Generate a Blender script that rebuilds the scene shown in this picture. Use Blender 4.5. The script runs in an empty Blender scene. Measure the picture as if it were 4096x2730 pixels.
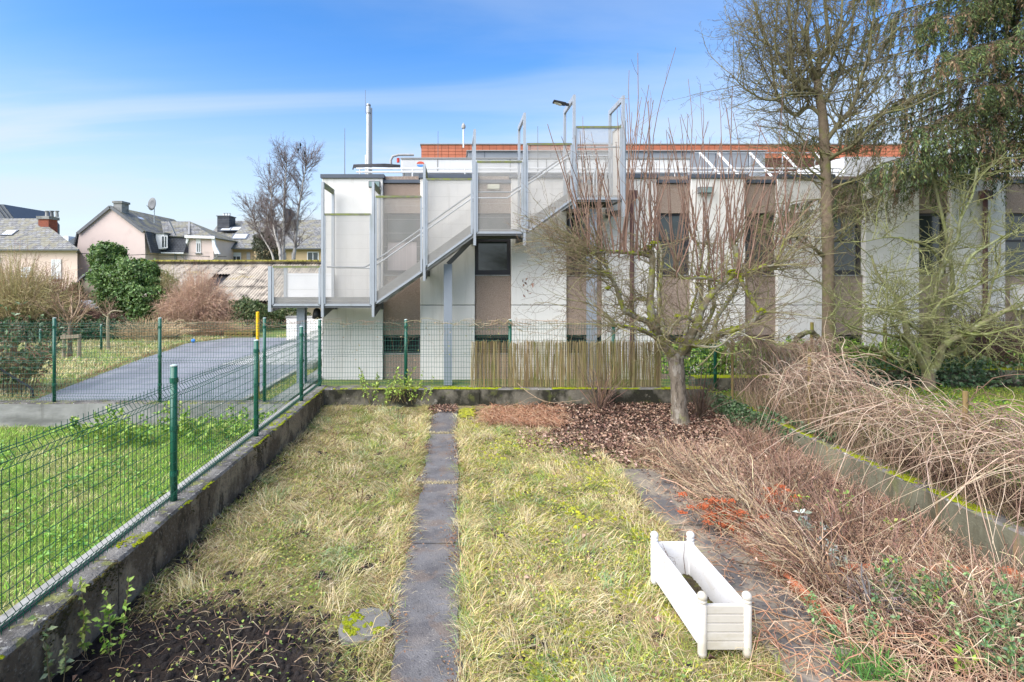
import bpy, bmesh, math, random
import numpy as np
from mathutils import Vector, Matrix

random.seed(7)
rng = np.random.default_rng(11)
SC = bpy.context.scene
COL = SC.collection
R = math.radians

# ------------------------------------------------------------------ camera
cam_d = bpy.data.cameras.new('camera')
cam = bpy.data.objects.new('camera', cam_d)
COL.objects.link(cam)
cam.location = (0, 0, 2.4)
cam.rotation_euler = (R(90), 0, 0)
cam_d.sensor_width = 36.0
cam_d.lens = 36.0 * 2148 / 4096
cam_d.shift_x = (2048 - 1821) / 4096
cam_d.shift_y = -(1365 - 1119) / 4096
cam_d.clip_start = 0.05
cam_d.clip_end = 3000
SC.camera = cam

# ------------------------------------------------------------------ world, sun, exposure
SUN_EL, SUN_AZ = 46.0, 238.0      # azimuth clockwise from +Y: the light comes from the left, a little behind the camera
world = bpy.data.worlds.new('World')
SC.world = world
world.use_nodes = True
nt = world.node_tree
for n in list(nt.nodes):
    nt.nodes.remove(n)
def wn(t, **k):
    n = nt.nodes.new(t)
    for a, b in k.items():
        setattr(n, a, b)
    return n
L = nt.links.new
out = wn('ShaderNodeOutputWorld')
bg = wn('ShaderNodeBackground'); bg.inputs['Strength'].default_value = 0.14
L(bg.outputs[0], out.inputs[0])
sky = wn('ShaderNodeTexSky', sky_type='NISHITA', sun_disc=False)
sky.sun_elevation = R(SUN_EL); sky.sun_rotation = R(SUN_AZ)
sky.air_density = 1.0; sky.dust_density = 0.3; sky.ozone_density = 3.0
hsv = wn('ShaderNodeHueSaturation'); hsv.inputs['Hue'].default_value = 0.505; hsv.inputs['Saturation'].default_value = 1.3; hsv.inputs['Value'].default_value = 0.84
L(sky.outputs[0], hsv.inputs['Color'])
tc = wn('ShaderNodeTexCoord')
sep = wn('ShaderNodeSeparateXYZ'); L(tc.outputs['Generated'], sep.inputs[0])
def wmath(op, a, b=None, clamp=False):
    n = wn('ShaderNodeMath', operation=op); n.use_clamp = clamp
    for i, v in enumerate((a, b)):
        if v is None: continue
        if isinstance(v, (int, float)): n.inputs[i].default_value = v
        else: L(v, n.inputs[i])
    return n.outputs[0]
zc = wmath('MAXIMUM', sep.outputs[2], 0.0)
den = wmath('ADD', zc, 0.12)
px = wmath('DIVIDE', sep.outputs[0], den)
py = wmath('DIVIDE', sep.outputs[1], den)
comb = wn('ShaderNodeCombineXYZ'); L(px, comb.inputs[0]); L(py, comb.inputs[1])
mp = wn('ShaderNodeMapping'); L(comb.outputs[0], mp.inputs[0])
mp.inputs['Rotation'].default_value = (0, 0, R(-14)); mp.inputs['Scale'].default_value = (0.34, 0.95, 1); mp.inputs['Location'].default_value = (4.4, 0.1, 0)
no = wn('ShaderNodeTexNoise'); L(mp.outputs[0], no.inputs['Vector'])
no.inputs['Scale'].default_value = 1.15; no.inputs['Detail'].default_value = 7; no.inputs['Roughness'].default_value = 0.52; no.inputs['Distortion'].default_value = 0.6
def wramp(v, a, b, c0=0.0, c1=1.0):
    n = wn('ShaderNodeMapRange', interpolation_type='SMOOTHSTEP'); L(v, n.inputs[0])
    n.inputs[1].default_value = a; n.inputs[2].default_value = b; n.inputs[3].default_value = c0; n.inputs[4].default_value = c1
    return n.outputs[0]
cloud = wramp(no.outputs['Fac'], 0.38, 0.66, 0.0, 0.8)
thick = wramp(zc, 0.14, 0.40, 1.0, 0.30)        # cirrus thins towards the zenith
cloud = wmath('MULTIPLY', cloud, thick)
haze = wramp(zc, 0.0, 0.42, 0.88, 0.0)
veil = wmath('SUBTRACT', 1.0, wmath('MULTIPLY', wmath('SUBTRACT', 1.0, cloud), wmath('SUBTRACT', 1.0, haze)))
mix = wn('ShaderNodeMix', data_type='RGBA')
L(veil, mix.inputs[0]); L(hsv.outputs[0], mix.inputs[6])
mix.inputs[7].default_value = (2.5, 2.78, 3.05, 1)
L(mix.outputs[2], bg.inputs['Color'])

sun_d = bpy.data.lights.new('sun', 'SUN')
sun = bpy.data.objects.new('sun', sun_d); COL.objects.link(sun)
sun_d.energy = 4.2; sun_d.angle = R(80); sun_d.color = (1.0, 0.95, 0.88)
el, az = R(SUN_EL), R(SUN_AZ)
sdir = Vector((math.sin(az) * math.cos(el), math.cos(az) * math.cos(el), math.sin(el)))   # towards the sun
sun.rotation_euler = sdir.to_track_quat('Z', 'Y').to_euler()
sun.location = (-30, -20, 40)
SC.view_settings.view_transform = 'Standard'
SC.view_settings.look = 'None'
SC.view_settings.exposure = 1.2
SC.view_settings.gamma = 1.0
SC.view_settings.use_curve_mapping = False
SC.cycles.max_bounces = 4
SC.cycles.diffuse_bounces = 2
SC.cycles.glossy_bounces = 2
SC.cycles.transparent_max_bounces = 12

# ------------------------------------------------------------------ helpers
F, CX, CY, CH = 2148.0, 1821.0, 1119.0, 2.4
def at(u, v, Y):
    """a surveyed point: bearing (u, v) of the photograph taken out to distance Y"""
    return ((u - CX) / F * Y, Y, CH - (v - CY) / F * Y)

def tag(o, label=None, cat=None, group=None, kind=None):
    if label: o['label'] = label
    if cat: o['category'] = cat
    if group: o['group'] = group
    if kind: o['kind'] = kind
    return o
def attach(o, parent):
    o.parent = parent
    top = parent
    while top.parent: top = top.parent
    if parent.parent is None:
        o.matrix_parent_inverse = Matrix.Translation(-Vector(parent.location))
    return o
def thing(name, label, cat, loc=(0, 0, 0), group=None):
    o = bpy.data.objects.new(name, None); COL.objects.link(o)
    o.location = loc; o.empty_display_size = 0.1
    return tag(o, label, cat, group)
def link(name, me, m, parent=None, kind=None):
    o = bpy.data.objects.new(name, me); COL.objects.link(o)
    if m is not None:
        if len(me.materials) == 0: me.materials.append(m)
    if parent is not None: attach(o, parent)
    if kind: o['kind'] = kind
    return o

class MB:
    def __init__(s): s.v = []; s.f = []
    def add(s, vs, fs):
        b = len(s.v); s.v += [tuple(p) for p in vs]; s.f += [tuple(b + i for i in f) for f in fs]; return s
    def box(s, x0, x1, y0, y1, z0, z1):
        return s.add([(x0,y0,z0),(x1,y0,z0),(x1,y1,z0),(x0,y1,z0),(x0,y0,z1),(x1,y0,z1),(x1,y1,z1),(x0,y1,z1)],
                     [(0,3,2,1),(4,5,6,7),(0,1,5,4),(1,2,6,5),(2,3,7,6),(3,0,4,7)])
    def bar(s, a, b, w, h=None, up=(0,0,1)):
        """rectangular bar from a to b, w wide, h along up"""
        h = w if h is None else h
        a, b = Vector(a), Vector(b); d = (b - a).normalized(); u = Vector(up)
        if abs(d.dot(u)) > 0.98: u = Vector((0,1,0))
        r = d.cross(u).normalized(); u = r.cross(d).normalized()
        vs = []
        for p in (a, b):
            for i, j in ((-1,-1),(1,-1),(1,1),(-1,1)): vs.append(p + r*(i*w/2) + u*(j*h/2))
        return s.add(vs, [(3,2,1,0),(4,5,6,7),(0,1,5,4),(1,2,6,5),(2,3,7,6),(3,0,4,7)])
    def cyl(s, a, b, r0, r1=None, n=12, cap=True):
        r1 = r0 if r1 is None else r1
        a, b = Vector(a), Vector(b); d = (b - a).normalized()
        u = Vector((1,0,0)) if abs(d.x) < 0.9 else Vector((0,1,0))
        p = d.cross(u).normalized(); q = d.cross(p)
        vs = []
        for c, r in ((a, r0), (b, r1)):
            for i in range(n):
                t = 2*math.pi*i/n; vs.append(c + p*(r*math.cos(t)) + q*(r*math.sin(t)))
        fs = [(i, (i+1) % n, n + (i+1) % n, n + i) for i in range(n)]
        if cap: fs += [tuple(range(n-1, -1, -1)), tuple(range(n, 2*n))]
        return s.add(vs, fs)
    def lathe(s, c, prof, n=16):
        c = Vector(c); vs = []
        for r, z in prof:
            for i in range(n):
                t = 2*math.pi*i/n; vs.append(c + Vector((r*math.cos(t), r*math.sin(t), z)))
        m = len(prof); fs = []
        for k in range(m-1):
            for i in range(n): fs.append((k*n+i, k*n+(i+1)%n, (k+1)*n+(i+1)%n, (k+1)*n+i))
        fs += [tuple(range(n-1, -1, -1)), tuple(range((m-1)*n, m*n))]
        return s.add(vs, fs)
    def slab(s, poly, d):
        """a flat polygon given thickness along vector d"""
        d = Vector(d); n = len(poly); p = [Vector(q) for q in poly]
        vs = p + [q + d for q in p]
        return s.add(vs, [tuple(range(n)), tuple(range(2*n-1, n-1, -1))] + [(i, n+i, n+(i+1)%n, (i+1)%n) for i in range(n)])
    def build(s, name, m, parent=None, smooth=False, bevel=0, kind=None):
        me = bpy.data.meshes.new(name); me.from_pydata(s.v, [], s.f)
        bm = bmesh.new(); bm.from_mesh(me)
        bmesh.ops.recalc_face_normals(bm, faces=bm.faces)
        if bevel:
            bmesh.ops.bevel(bm, geom=list(bm.edges), offset=bevel, segments=1, affect='EDGES', clamp_overlap=True)
        bm.to_mesh(me); bm.free()
        if smooth:
            for p in me.polygons: p.use_smooth = True
        return link(name, me, m, parent, kind)

def npmesh(name, V, quads=None, tris=None, m=None, parent=None, col=None, smooth=False, kind=None):
    V = np.asarray(V, np.float32); parts = []; starts = []; s = 0
    if quads is not None and len(quads):
        q = np.asarray(quads, np.int32); parts.append(q.ravel()); starts.append(s + 4*np.arange(len(q))); s += 4*len(q)
    if tris is not None and len(tris):
        t = np.asarray(tris, np.int32); parts.append(t.ravel()); starts.append(s + 3*np.arange(len(t))); s += 3*len(t)
    me = bpy.data.meshes.new(name)
    li = np.concatenate(parts); ps = np.concatenate(starts)
    me.vertices.add(len(V)); me.vertices.foreach_set('co', V.ravel())
    me.loops.add(len(li)); me.loops.foreach_set('vertex_index', li)
    me.polygons.add(len(ps)); me.polygons.foreach_set('loop_start', ps.astype(np.int32))
    if smooth: me.polygons.foreach_set('use_smooth', np.ones(len(ps), bool))
    if col is not None:
        a = me.attributes.new('Col', 'FLOAT_COLOR', 'POINT')
        c = np.ones((len(V), 4), np.float32); c[:, :3] = col
        a.data.foreach_set('color', c.ravel())
    me.update(calc_edges=True)
    return link(name, me, m, parent, kind)

class Tubes:
    """many tapering tubes in one mesh, each its own polyline"""
    def __init__(s): s.d = {}
    def add(s, P, r0, r1=None, k=4, col=(0.2,0.15,0.1)):
        P = np.asarray(P, float); n = len(P)
        rr = np.asarray(r0, float) if np.ndim(r0) else np.linspace(r0, r0*0.5 if r1 is None else r1, n)
        s.d.setdefault((n, k), []).append((P, rr, col)); return s
    def batch(s, P, RR, k, C):
        for p, r, c in zip(P, RR, C): s.d.setdefault((P.shape[1], k), []).append((p, r, c))
    def build(s, name, m, parent=None, smooth=True, kind=None):
        Vs, Qs, Cs, b = [], [], [], 0
        for (n, k), lst in s.d.items():
            P = np.stack([a[0] for a in lst]); RR = np.stack([a[1] for a in lst]); C = np.array([a[2] for a in lst], float)
            M = len(P)
            T = np.gradient(P, axis=1); T /= (np.linalg.norm(T, axis=2, keepdims=True) + 1e-9)
            mt = np.abs(T.mean(axis=1)); ref = np.zeros((M, 3)); ref[np.arange(M), mt.argmin(axis=1)] = 1
            U = np.cross(T, ref[:, None, :]); U /= (np.linalg.norm(U, axis=2, keepdims=True) + 1e-9)
            W = np.cross(T, U)
            ang = 2*np.pi*np.arange(k)/k
            V = P[:, :, None, :] + RR[:, :, None, None]*(U[:, :, None, :]*np.cos(ang)[None, None, :, None] + W[:, :, None, :]*np.sin(ang)[None, None, :, None])
            idx = b + np.arange(M*n*k).reshape(M, n, k)
            a0 = idx[:, :-1, :]; a1 = np.roll(a0, -1, axis=2); b0 = idx[:, 1:, :]; b1 = np.roll(b0, -1, axis=2)
            Qs.append(np.stack([a0, a1, b1, b0], axis=-1).reshape(-1, 4))
            Vs.append(V.reshape(-1, 3)); b += M*n*k
            Cs.append(np.broadcast_to(C[:, None, None, :], (M, n, k, 3)).reshape(-1, 3))
        return npmesh(name, np.concatenate(Vs), quads=np.concatenate(Qs), m=m, parent=parent, col=np.concatenate(Cs), smooth=smooth, kind=kind)

def unit(v): return v / (np.linalg.norm(v, axis=-1, keepdims=True) + 1e-9)
def rand_dirs(n):
    v = rng.normal(size=(n, 3)); return unit(v)

def blades(name, base, height, width, m, col, lean=0.5, bend=0.5, parent=None, kind='stuff', leandir=None):
    """grass: one tapering bent blade per base point (quad + tip triangle)"""
    n = len(base); a = rng.uniform(0, 2*np.pi, n)
    side = np.stack([np.cos(a), np.sin(a), np.zeros(n)], 1)
    a2 = rng.uniform(0, 2*np.pi, n)
    ld = np.stack([np.cos(a2), np.sin(a2), np.zeros(n)], 1)
    if leandir is not None: ld = unit(ld*0.6 + np.asarray(leandir))
    h = height[:, None]; w = width[:, None]
    l = (np.abs(rng.normal(lean, 0.35, n)).clip(0, 1.6))[:, None]
    up = np.array([0, 0, 1.0])
    d1 = unit(up + ld*l); d2 = unit(up*(1-bend*rng.uniform(0.3, 1.5, (n, 1))) + ld*(l + bend))
    p1 = base + d1*h*0.55; p2 = p1 + d2*h*0.5
    V = np.empty((n, 5, 3)); V[:, 0] = base - side*w*.5; V[:, 1] = base + side*w*.5; V[:, 2] = p1 + side*w*.4; V[:, 3] = p1 - side*w*.4; V[:, 4] = p2
    i = 5*np.arange(n)[:, None]
    C = np.repeat(col[:, None, :], 5, 1)
    return npmesh(name, V.reshape(-1, 3), quads=i + np.array([[0,1,2,3]]), tris=i + np.array([[3,2,4]]), m=m, parent=parent, col=C.reshape(-1, 3), kind=kind)

def leaf_arrays(pos, d, nrm, length, width, fold=0.25):
    """folded leaf: two triangles pairs, base - sides - tip"""
    n = len(pos); d = unit(d); s = unit(np.cross(d, nrm)); nn = np.cross(s, d)
    l = np.asarray(length).reshape(-1, 1)*np.ones((n, 1)); w = np.asarray(width).reshape(-1, 1)*np.ones((n, 1))
    V = np.empty((n, 4, 3))
    V[:, 0] = pos; V[:, 1] = pos + d*l*.45 + s*w*.5 + nn*w*fold; V[:, 2] = pos + d*l - nn*w*fold*.6; V[:, 3] = pos + d*l*.45 - s*w*.5 + nn*w*fold
    return V
def leaves(name, pos, d, nrm, length, width, m, col, parent=None, kind=None, fold=0.25):
    n = len(pos); V = leaf_arrays(pos, d, nrm, length, width, fold)
    i = 4*np.arange(n)[:, None]
    tr = np.concatenate([i + np.array([[0,1,2]]), i + np.array([[0,2,3]])])
    C = np.repeat(np.asarray(col)[:, None, :], 4, 1)
    return npmesh(name, V.reshape(-1, 3), tris=tr, m=m, parent=parent, col=C.reshape(-1, 3), kind=kind)

def wob(x, y, s=1.0, seed=0.0):
    """smooth pseudo noise about -1..1"""
    x = x*s + seed*3.7; y = y*s - seed*2.3
    return (np.sin(x*1.7+1.3*np.sin(y*1.1+seed)) + np.sin(y*2.1+1.7*np.sin(x*0.9-seed)) + 0.6*np.sin((x+y)*3.7+seed) + 0.5*np.sin((x-y)*4.9+2*seed))/3.1

def pick(n, cols, p=None, var=0.15):
    """n colours out of a palette with some variation"""
    cols = np.array(cols, float); k = rng.choice(len(cols), n, p=p)
    return (cols[k]*rng.uniform(1-var, 1+var, (n, 1))*rng.uniform(1-var*.4, 1+var*.4, (n, 3))).clip(0, 1)

# ------------------------------------------------------------------ materials
def mat(name, c, rough=0.8, layers=(), bump=0.0, bscale=40.0, metal=0.0, spec=0.3, coat=0.0, tone=0.12, tscale=2.0, vcol=False, trans=0.0, brick=None):
    """Principled material; colour c broken by a broad noise (tone) and by layers (colour, scale xyz, lo, hi, amount)"""
    m = bpy.data.materials.new(name); m.use_nodes = True
    t = m.node_tree; N = t.nodes; lk = t.links.new
    b = N['Principled BSDF']
    b.inputs['Roughness'].default_value = rough; b.inputs['Metallic'].default_value = metal
    b.inputs['Specular IOR Level'].default_value = spec
    geo = N.new('ShaderNodeNewGeometry')
    def noise(scale, detail=4, rg=0.62):
        mp = N.new('ShaderNodeMapping'); lk(geo.outputs['Position'], mp.inputs[0])
        mp.inputs['Scale'].default_value = scale if isinstance(scale, tuple) else (scale,)*3
        n = N.new('ShaderNodeTexNoise'); lk(mp.outputs[0], n.inputs['Vector'])
        n.inputs['Scale'].default_value = 1.0; n.inputs['Detail'].default_value = detail; n.inputs['Roughness'].default_value = rg
        return n.outputs['Fac']
    def ramp(v, a, bb, lo=0.0, hi=1.0):
        r = N.new('ShaderNodeMapRange'); lk(v, r.inputs[0])
        for i, q in enumerate((a, bb, lo, hi)): r.inputs[i+1].default_value = q
        return r.outputs[0]
    if vcol:
        at_ = N.new('ShaderNodeAttribute'); at_.attribute_name = 'Col'; cur = at_.outputs['Color']
    else:
        rgb = N.new('ShaderNodeRGB'); rgb.outputs[0].default_value = (*c, 1); cur = rgb.outputs[0]
    if brick:
        bt = N.new('ShaderNodeTexBrick'); bt.offset = 0.5
        cmb = N.new('ShaderNodeCombineXYZ'); sp = N.new('ShaderNodeSeparateXYZ'); lk(geo.outputs['Position'], sp.inputs[0])
        ax = {'x': 0, 'y': 1, 'z': 2}
        lk(sp.outputs[ax[brick[0]]], cmb.inputs[0]); lk(sp.outputs[ax[brick[1]]], cmb.inputs[1])
        lk(cmb.outputs[0], bt.inputs['Vector'])
        bt.inputs['Scale'].default_value = 1.0; bt.inputs['Brick Width'].default_value = brick[2]; bt.inputs['Row Height'].default_value = brick[3]
        bt.inputs['Mortar Size'].default_value = brick[4]; bt.inputs['Mortar Smooth'].default_value = 0.3; bt.inputs['Bias'].default_value = 0.0
        bt.inputs['Color1'].default_value = (*c, 1); bt.inputs['Color2'].default_value = (*brick[5], 1); bt.inputs['Mortar'].default_value = (*brick[6], 1)
        cur = bt.outputs['Color']
    if tone:
        f = ramp(noise(tscale), 0.25, 0.75, 1-tone, 1+tone)
        mu = N.new('ShaderNodeMix'); mu.data_type = 'RGBA'; mu.blend_type = 'MULTIPLY'; mu.inputs[0].default_value = 1
        lk(cur, mu.inputs[6]); cc = N.new('ShaderNodeCombineColor')
        for i in range(3): lk(f, cc.inputs[i])
        lk(cc.outputs[0], mu.inputs[7]); cur = mu.outputs[2]
    for (lc, sc_, lo, hi, amt) in layers:
        f = ramp(noise(sc_), lo, hi, 0, amt)
        mx = N.new('ShaderNodeMix'); mx.data_type = 'RGBA'; lk(f, mx.inputs[0]); lk(cur, mx.inputs[6]); mx.inputs[7].default_value = (*lc, 1); cur = mx.outputs[2]
    lk(cur, b.inputs['Base Color'])
    if bump:
        bp = N.new('ShaderNodeBump'); bp.inputs['Strength'].default_value = bump; bp.inputs['Distance'].default_value = 0.02
        lk(noise(bscale, 3, 0.65), bp.inputs['Height']); lk(bp.outputs[0], b.inputs['Normal'])
    if coat: b.inputs['Coat Weight'].default_value = coat
    if trans:
        tr = N.new('ShaderNodeBsdfTranslucent'); lk(cur, tr.inputs['Color'])
        ms = N.new('ShaderNodeMixShader'); ms.inputs[0].default_value = trans
        lk(b.outputs[0], ms.inputs[1]); lk(tr.outputs[0], ms.inputs[2]); lk(ms.outputs[0], N['Material Output'].inputs[0])
    return m

M = {}
M['grass'] = mat('grass', (0,0,0), 0.7, vcol=True, trans=0.25, tone=0.22, tscale=2.2, spec=0.15)
M['leaf'] = mat('leaf', (0,0,0), 0.45, vcol=True, trans=0.2, tone=0.12, tscale=6, spec=0.35)
M['stem'] = mat('stem', (0,0,0), 0.8, vcol=True, tone=0.2, tscale=12, spec=0.2)
M['dryleaf'] = mat('dryleaf', (0,0,0), 0.75, vcol=True, trans=0.1, tone=0.15, tscale=20, spec=0.2)
MOSS = (0.20, 0.24, 0.018); LICHEN = (0.30, 0.31, 0.24)
M['bark_apple'] = mat('bark_apple', (0,0,0), 0.9, vcol=True, tone=0.25, tscale=14, bump=0.9, bscale=55,
                      layers=[((0.33,0.32,0.25), 9, 0.50, 0.60, 0.7), ((0.27,0.29,0.045), 6, 0.51, 0.58, 0.85), ((0.03,0.025,0.02), 22, 0.6, 0.75, 0.6)])
M['bark_trunk'] = mat('bark_trunk', (0,0,0), 0.9, vcol=True, tone=0.3, tscale=(16,16,5), bump=1.0, bscale=50, layers=[((0.34,0.31,0.26), (14,14,4), 0.52, 0.60, 0.7), ((0.07,0.055,0.04), (20,20,6), 0.52, 0.60, 0.75), ((0.20,0.21,0.06), 4, 0.58, 0.66, 0.6)])
M['bark_dark'] = mat('bark_dark', (0,0,0), 0.9, vcol=True, tone=0.25, tscale=14, bump=0.8, bscale=50,
                     layers=[((0.17,0.18,0.05), 5, 0.5, 0.66, 0.7)])
M['bark_green'] = mat('bark_green', (0,0,0), 0.9, vcol=True, tone=0.25, tscale=14, bump=0.7, bscale=50,
                      layers=[((0.24,0.27,0.09), 7, 0.47, 0.62, 0.75), ((0.38,0.40,0.30), 12, 0.58, 0.7, 0.7)])
M['bark_birch'] = mat('bark_birch', (0,0,0), 0.8, vcol=True, tone=0.1, tscale=3, layers=[((0.05,0.045,0.04), (4,4,1.6), 0.6, 0.68, 0.75)])
M['green_metal'] = mat('green_metal', (0.006,0.085,0.052), 0.38, tone=0.1, tscale=3, spec=0.5)
M['post_cap'] = mat('post_cap', (0.42,0.50,0.47), 0.5)
M['concrete_wall'] = mat('concrete_wall', (0.27,0.215,0.15), 0.9, bump=0.8, bscale=45, tone=0.3, tscale=3.0,
    layers=[((0.36,0.30,0.20), (1.6,1.6,4.0), 0.48, 0.60, 0.7), ((0.10,0.075,0.05), (2.2,2.2,1.6), 0.47, 0.57, 0.85), ((0.045,0.035,0.022), (5,5,2.2), 0.53, 0.60, 0.85), ((0.30,0.27,0.22), 38, 0.56, 0.64, 0.45), ((0.05,0.04,0.03), 30, 0.56, 0.63, 0.6)])
M['concrete_mossy'] = mat('concrete_mossy', (0.16,0.145,0.11), 0.95, bump=0.6, bscale=30, tone=0.3, tscale=2,
    layers=[((0.025,0.024,0.015), (2.2,2.2,1.6), 0.42, 0.55, 0.95), ((0.10,0.11,0.03), 5, 0.55, 0.68, 0.8), ((0.36,0.33,0.26), 7, 0.63, 0.72, 0.8)])
M['concrete_green'] = mat('concrete_green', (0.15,0.145,0.10), 0.9, bump=0.4, bscale=30, tone=0.25, tscale=2,
    layers=[((0.07,0.06,0.035), (3,3,0.9), 0.45, 0.60, 0.9), ((0.15,0.16,0.05), (4,4,2), 0.55, 0.7, 0.7), ((0.33,0.17,0.07), (7,7,0.6), 0.62, 0.72, 0.6)])
M['concrete_grey'] = mat('concrete_grey', (0.29,0.285,0.27), 0.9, bump=0.3, bscale=25, tone=0.25, tscale=1.2, layers=[((0.12,0.12,0.11), (0.8,0.8,3.0), 0.46, 0.66, 0.8), ((0.09,0.085,0.07), (5,5,1.0), 0.56, 0.7, 0.6)])
M['coping'] = mat('coping', (0.17,0.16,0.145), 0.95, bump=0.8, bscale=50, tone=0.3, tscale=5, layers=[((0.065,0.06,0.055), 3.5, 0.45, 0.55, 0.85), ((0.42,0.41,0.37), 26, 0.60, 0.64, 0.75), ((0.20,0.21,0.06), 7, 0.54, 0.61, 0.75)])
M['moss'] = mat('moss', (0.27,0.31,0.015), 1.0, bump=1.0, bscale=120, tone=0.4, tscale=14, layers=[((0.12,0.10,0.03), 9, 0.55, 0.7, 0.7)], spec=0.1)
M['soil'] = mat('soil', (0,0,0), 0.95, vcol=True, tone=0.35, tscale=9, bump=1.0, bscale=60, layers=[((0.03,0.022,0.016), 14, 0.55, 0.7, 0.7)], spec=0.15)
M['slab_path'] = mat('slab_path', (0.13,0.125,0.125), 0.7, bump=0.6, bscale=75, tone=0.3, tscale=4,
    layers=[((0.19,0.165,0.145), 2.6, 0.48, 0.62, 0.55), ((0.075,0.07,0.074), 3.7, 0.50, 0.60, 0.6), ((0.15,0.105,0.075), 4.3, 0.55, 0.62, 0.5), ((0.36,0.33,0.28), 40, 0.64, 0.67, 0.8), ((0.04,0.038,0.038), 60, 0.58, 0.64, 0.6)], spec=0.4)
M['slab_brown'] = mat('slab_brown', (0.20,0.17,0.135), 0.7, bump=0.5, bscale=60, tone=0.3, tscale=3, layers=[((0.095,0.09,0.09), 2.5, 0.47, 0.55, 0.9), ((0.30,0.25,0.18), 3.4, 0.52, 0.6, 0.6), ((0.06,0.055,0.05), 40, 0.57, 0.63, 0.6)], spec=0.4)
M['asphalt'] = mat('asphalt', (0.20,0.205,0.222), 0.5, bump=0.3, bscale=160, tone=0.14, tscale=0.7, layers=[((0.13,0.134,0.145), (0.5,0.25,1), 0.49, 0.58, 0.7), ((0.26,0.26,0.265), (2,0.6,1), 0.54, 0.62, 0.4), ((0.10,0.10,0.105), 50, 0.56, 0.66, 0.5)], spec=0.5)
M['earth'] = mat('earth', (0.13,0.14,0.06), 1.0, tone=0.3, tscale=0.4, bump=0.6, bscale=8, layers=[((0.24,0.20,0.11), 0.8, 0.5, 0.62, 0.8)])
M['turf'] = mat('turf', (0.13,0.18,0.05), 1.0, tone=0.3, tscale=0.7, bump=0.8, bscale=30, layers=[((0.24,0.22,0.10), 1.6, 0.5, 0.62, 0.7), ((0.10,0.075,0.045), 3, 0.58, 0.7, 0.6)])
M['gravel'] = mat('gravel', (0.34,0.34,0.34), 0.9, bump=1.0, bscale=60, tone=0.3, tscale=25)
M['white_wall'] = mat('white_wall', (0.71,0.69,0.65), 0.9, bump=0.35, bscale=120, tone=0.06, tscale=1.2, layers=[((0.50,0.47,0.42), (7,7,0.45), 0.54, 0.72, 0.55), ((0.50,0.48,0.45), 60, 0.58, 0.68, 0.4)])
M['pebble'] = mat('pebble', (0.30,0.225,0.18), 0.9, bump=1.0, bscale=70, tone=0.14, tscale=1, layers=[((0.50,0.42,0.35), 75, 0.52, 0.60, 0.9), ((0.10,0.07,0.055), 55, 0.56, 0.66, 0.75)])
M['slate_metal'] = mat('slate_metal', (0.07,0.085,0.11), 0.5, tone=0.1, spec=0.5)
M['joint'] = mat('joint', (0.08,0.08,0.075), 0.9)
M['dark_frame'] = mat('dark_frame', (0.022,0.02,0.024), 0.4, spec=0.5)
M['glass'] = mat('glass', (0.035,0.045,0.045), 0.06, tone=0, spec=0.9)
M['curtain'] = mat('curtain', (0.42,0.36,0.35), 0.9, tone=0.15, tscale=(18,1,0.2))
M['louvre'] = mat('louvre', (0.035,0.035,0.038), 0.5)
M['galv'] = mat('galv', (0.37,0.395,0.42), 0.45, metal=0.35, tone=0.10, tscale=4, layers=[((0.24,0.26,0.22), (5,5,1.2), 0.56, 0.7, 0.5)], spec=0.5)
M['galv_green'] = mat('galv_green', (0.17,0.175,0.12), 0.7, tone=0.3, tscale=8, layers=[((0.19,0.22,0.05), 10, 0.45, 0.6, 0.8)])
M['steel_dark'] = mat('steel_dark', (0.14,0.145,0.15), 0.6, metal=0.2, tone=0.15)
M['steel_plate'] = mat('steel_plate', (0.30,0.295,0.28), 0.6, metal=0.2, tone=0.12, tscale=3)
M['blue_steel'] = mat('blue_steel', (0.29,0.32,0.36), 0.5, metal=0.3, tone=0.08)
M['downpipe'] = mat('downpipe', (0.10,0.05,0.05), 0.5)
M['hvac'] = mat('hvac', (0.62,0.62,0.60), 0.5, tone=0.06, tscale=1.5, layers=[((0.45,0.45,0.43), (6,6,0.8), 0.58, 0.72, 0.4)])
M['pipe_white'] = mat('pipe_white', (0.66,0.66,0.64), 0.4)
M['black'] = mat('black', (0.015,0.015,0.016), 0.5)
M['chimney_steel'] = mat('chimney_steel', (0.45,0.44,0.42), 0.4, metal=0.6, tone=0.15, tscale=(10,10,0.6))
M['roof_block'] = mat('roof_block', (0.24,0.26,0.28), 0.6, tone=0.05)
M['terracotta'] = mat('terracotta', (0.46,0.155,0.085), 0.7, tone=0.12, tscale=3)
M['tile_joint'] = mat('tile_joint', (0.10,0.045,0.035), 0.9)
M['white_paint'] = mat('white_paint', (0.74,0.74,0.73), 0.45, tone=0.03)
M['pink_render'] = mat('pink_render', (0.68,0.55,0.49), 0.95, tone=0.06, tscale=0.4, layers=[((0.48,0.38,0.34), (0.5,0.5,0.35), 0.56, 0.72, 0.45)])
M['cream_render'] = mat('cream_render', (0.70,0.545,0.455), 0.95, tone=0.06, tscale=0.4)
M['tan_render'] = mat('tan_render', (0.50,0.37,0.22), 0.95, tone=0.08, tscale=0.5)
M['old_render'] = mat('old_render', (0.36,0.30,0.22), 0.95, tone=0.15, tscale=0.7, bump=0.4, bscale=12, layers=[((0.18,0.15,0.12), (2,2,0.4), 0.52, 0.68, 0.7)])
M['slate'] = mat('slate', (0.12,0.122,0.125), 0.75, tone=0.3, tscale=1.5, brick=('x','z',0.42,0.2,0.025,(0.22,0.22,0.22),(0.03,0.03,0.03)), layers=[((0.19,0.175,0.11), 1.3, 0.47, 0.58, 0.7), ((0.26,0.26,0.24), 4, 0.54, 0.62, 0.5)], bump=0.5, bscale=5)
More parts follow.
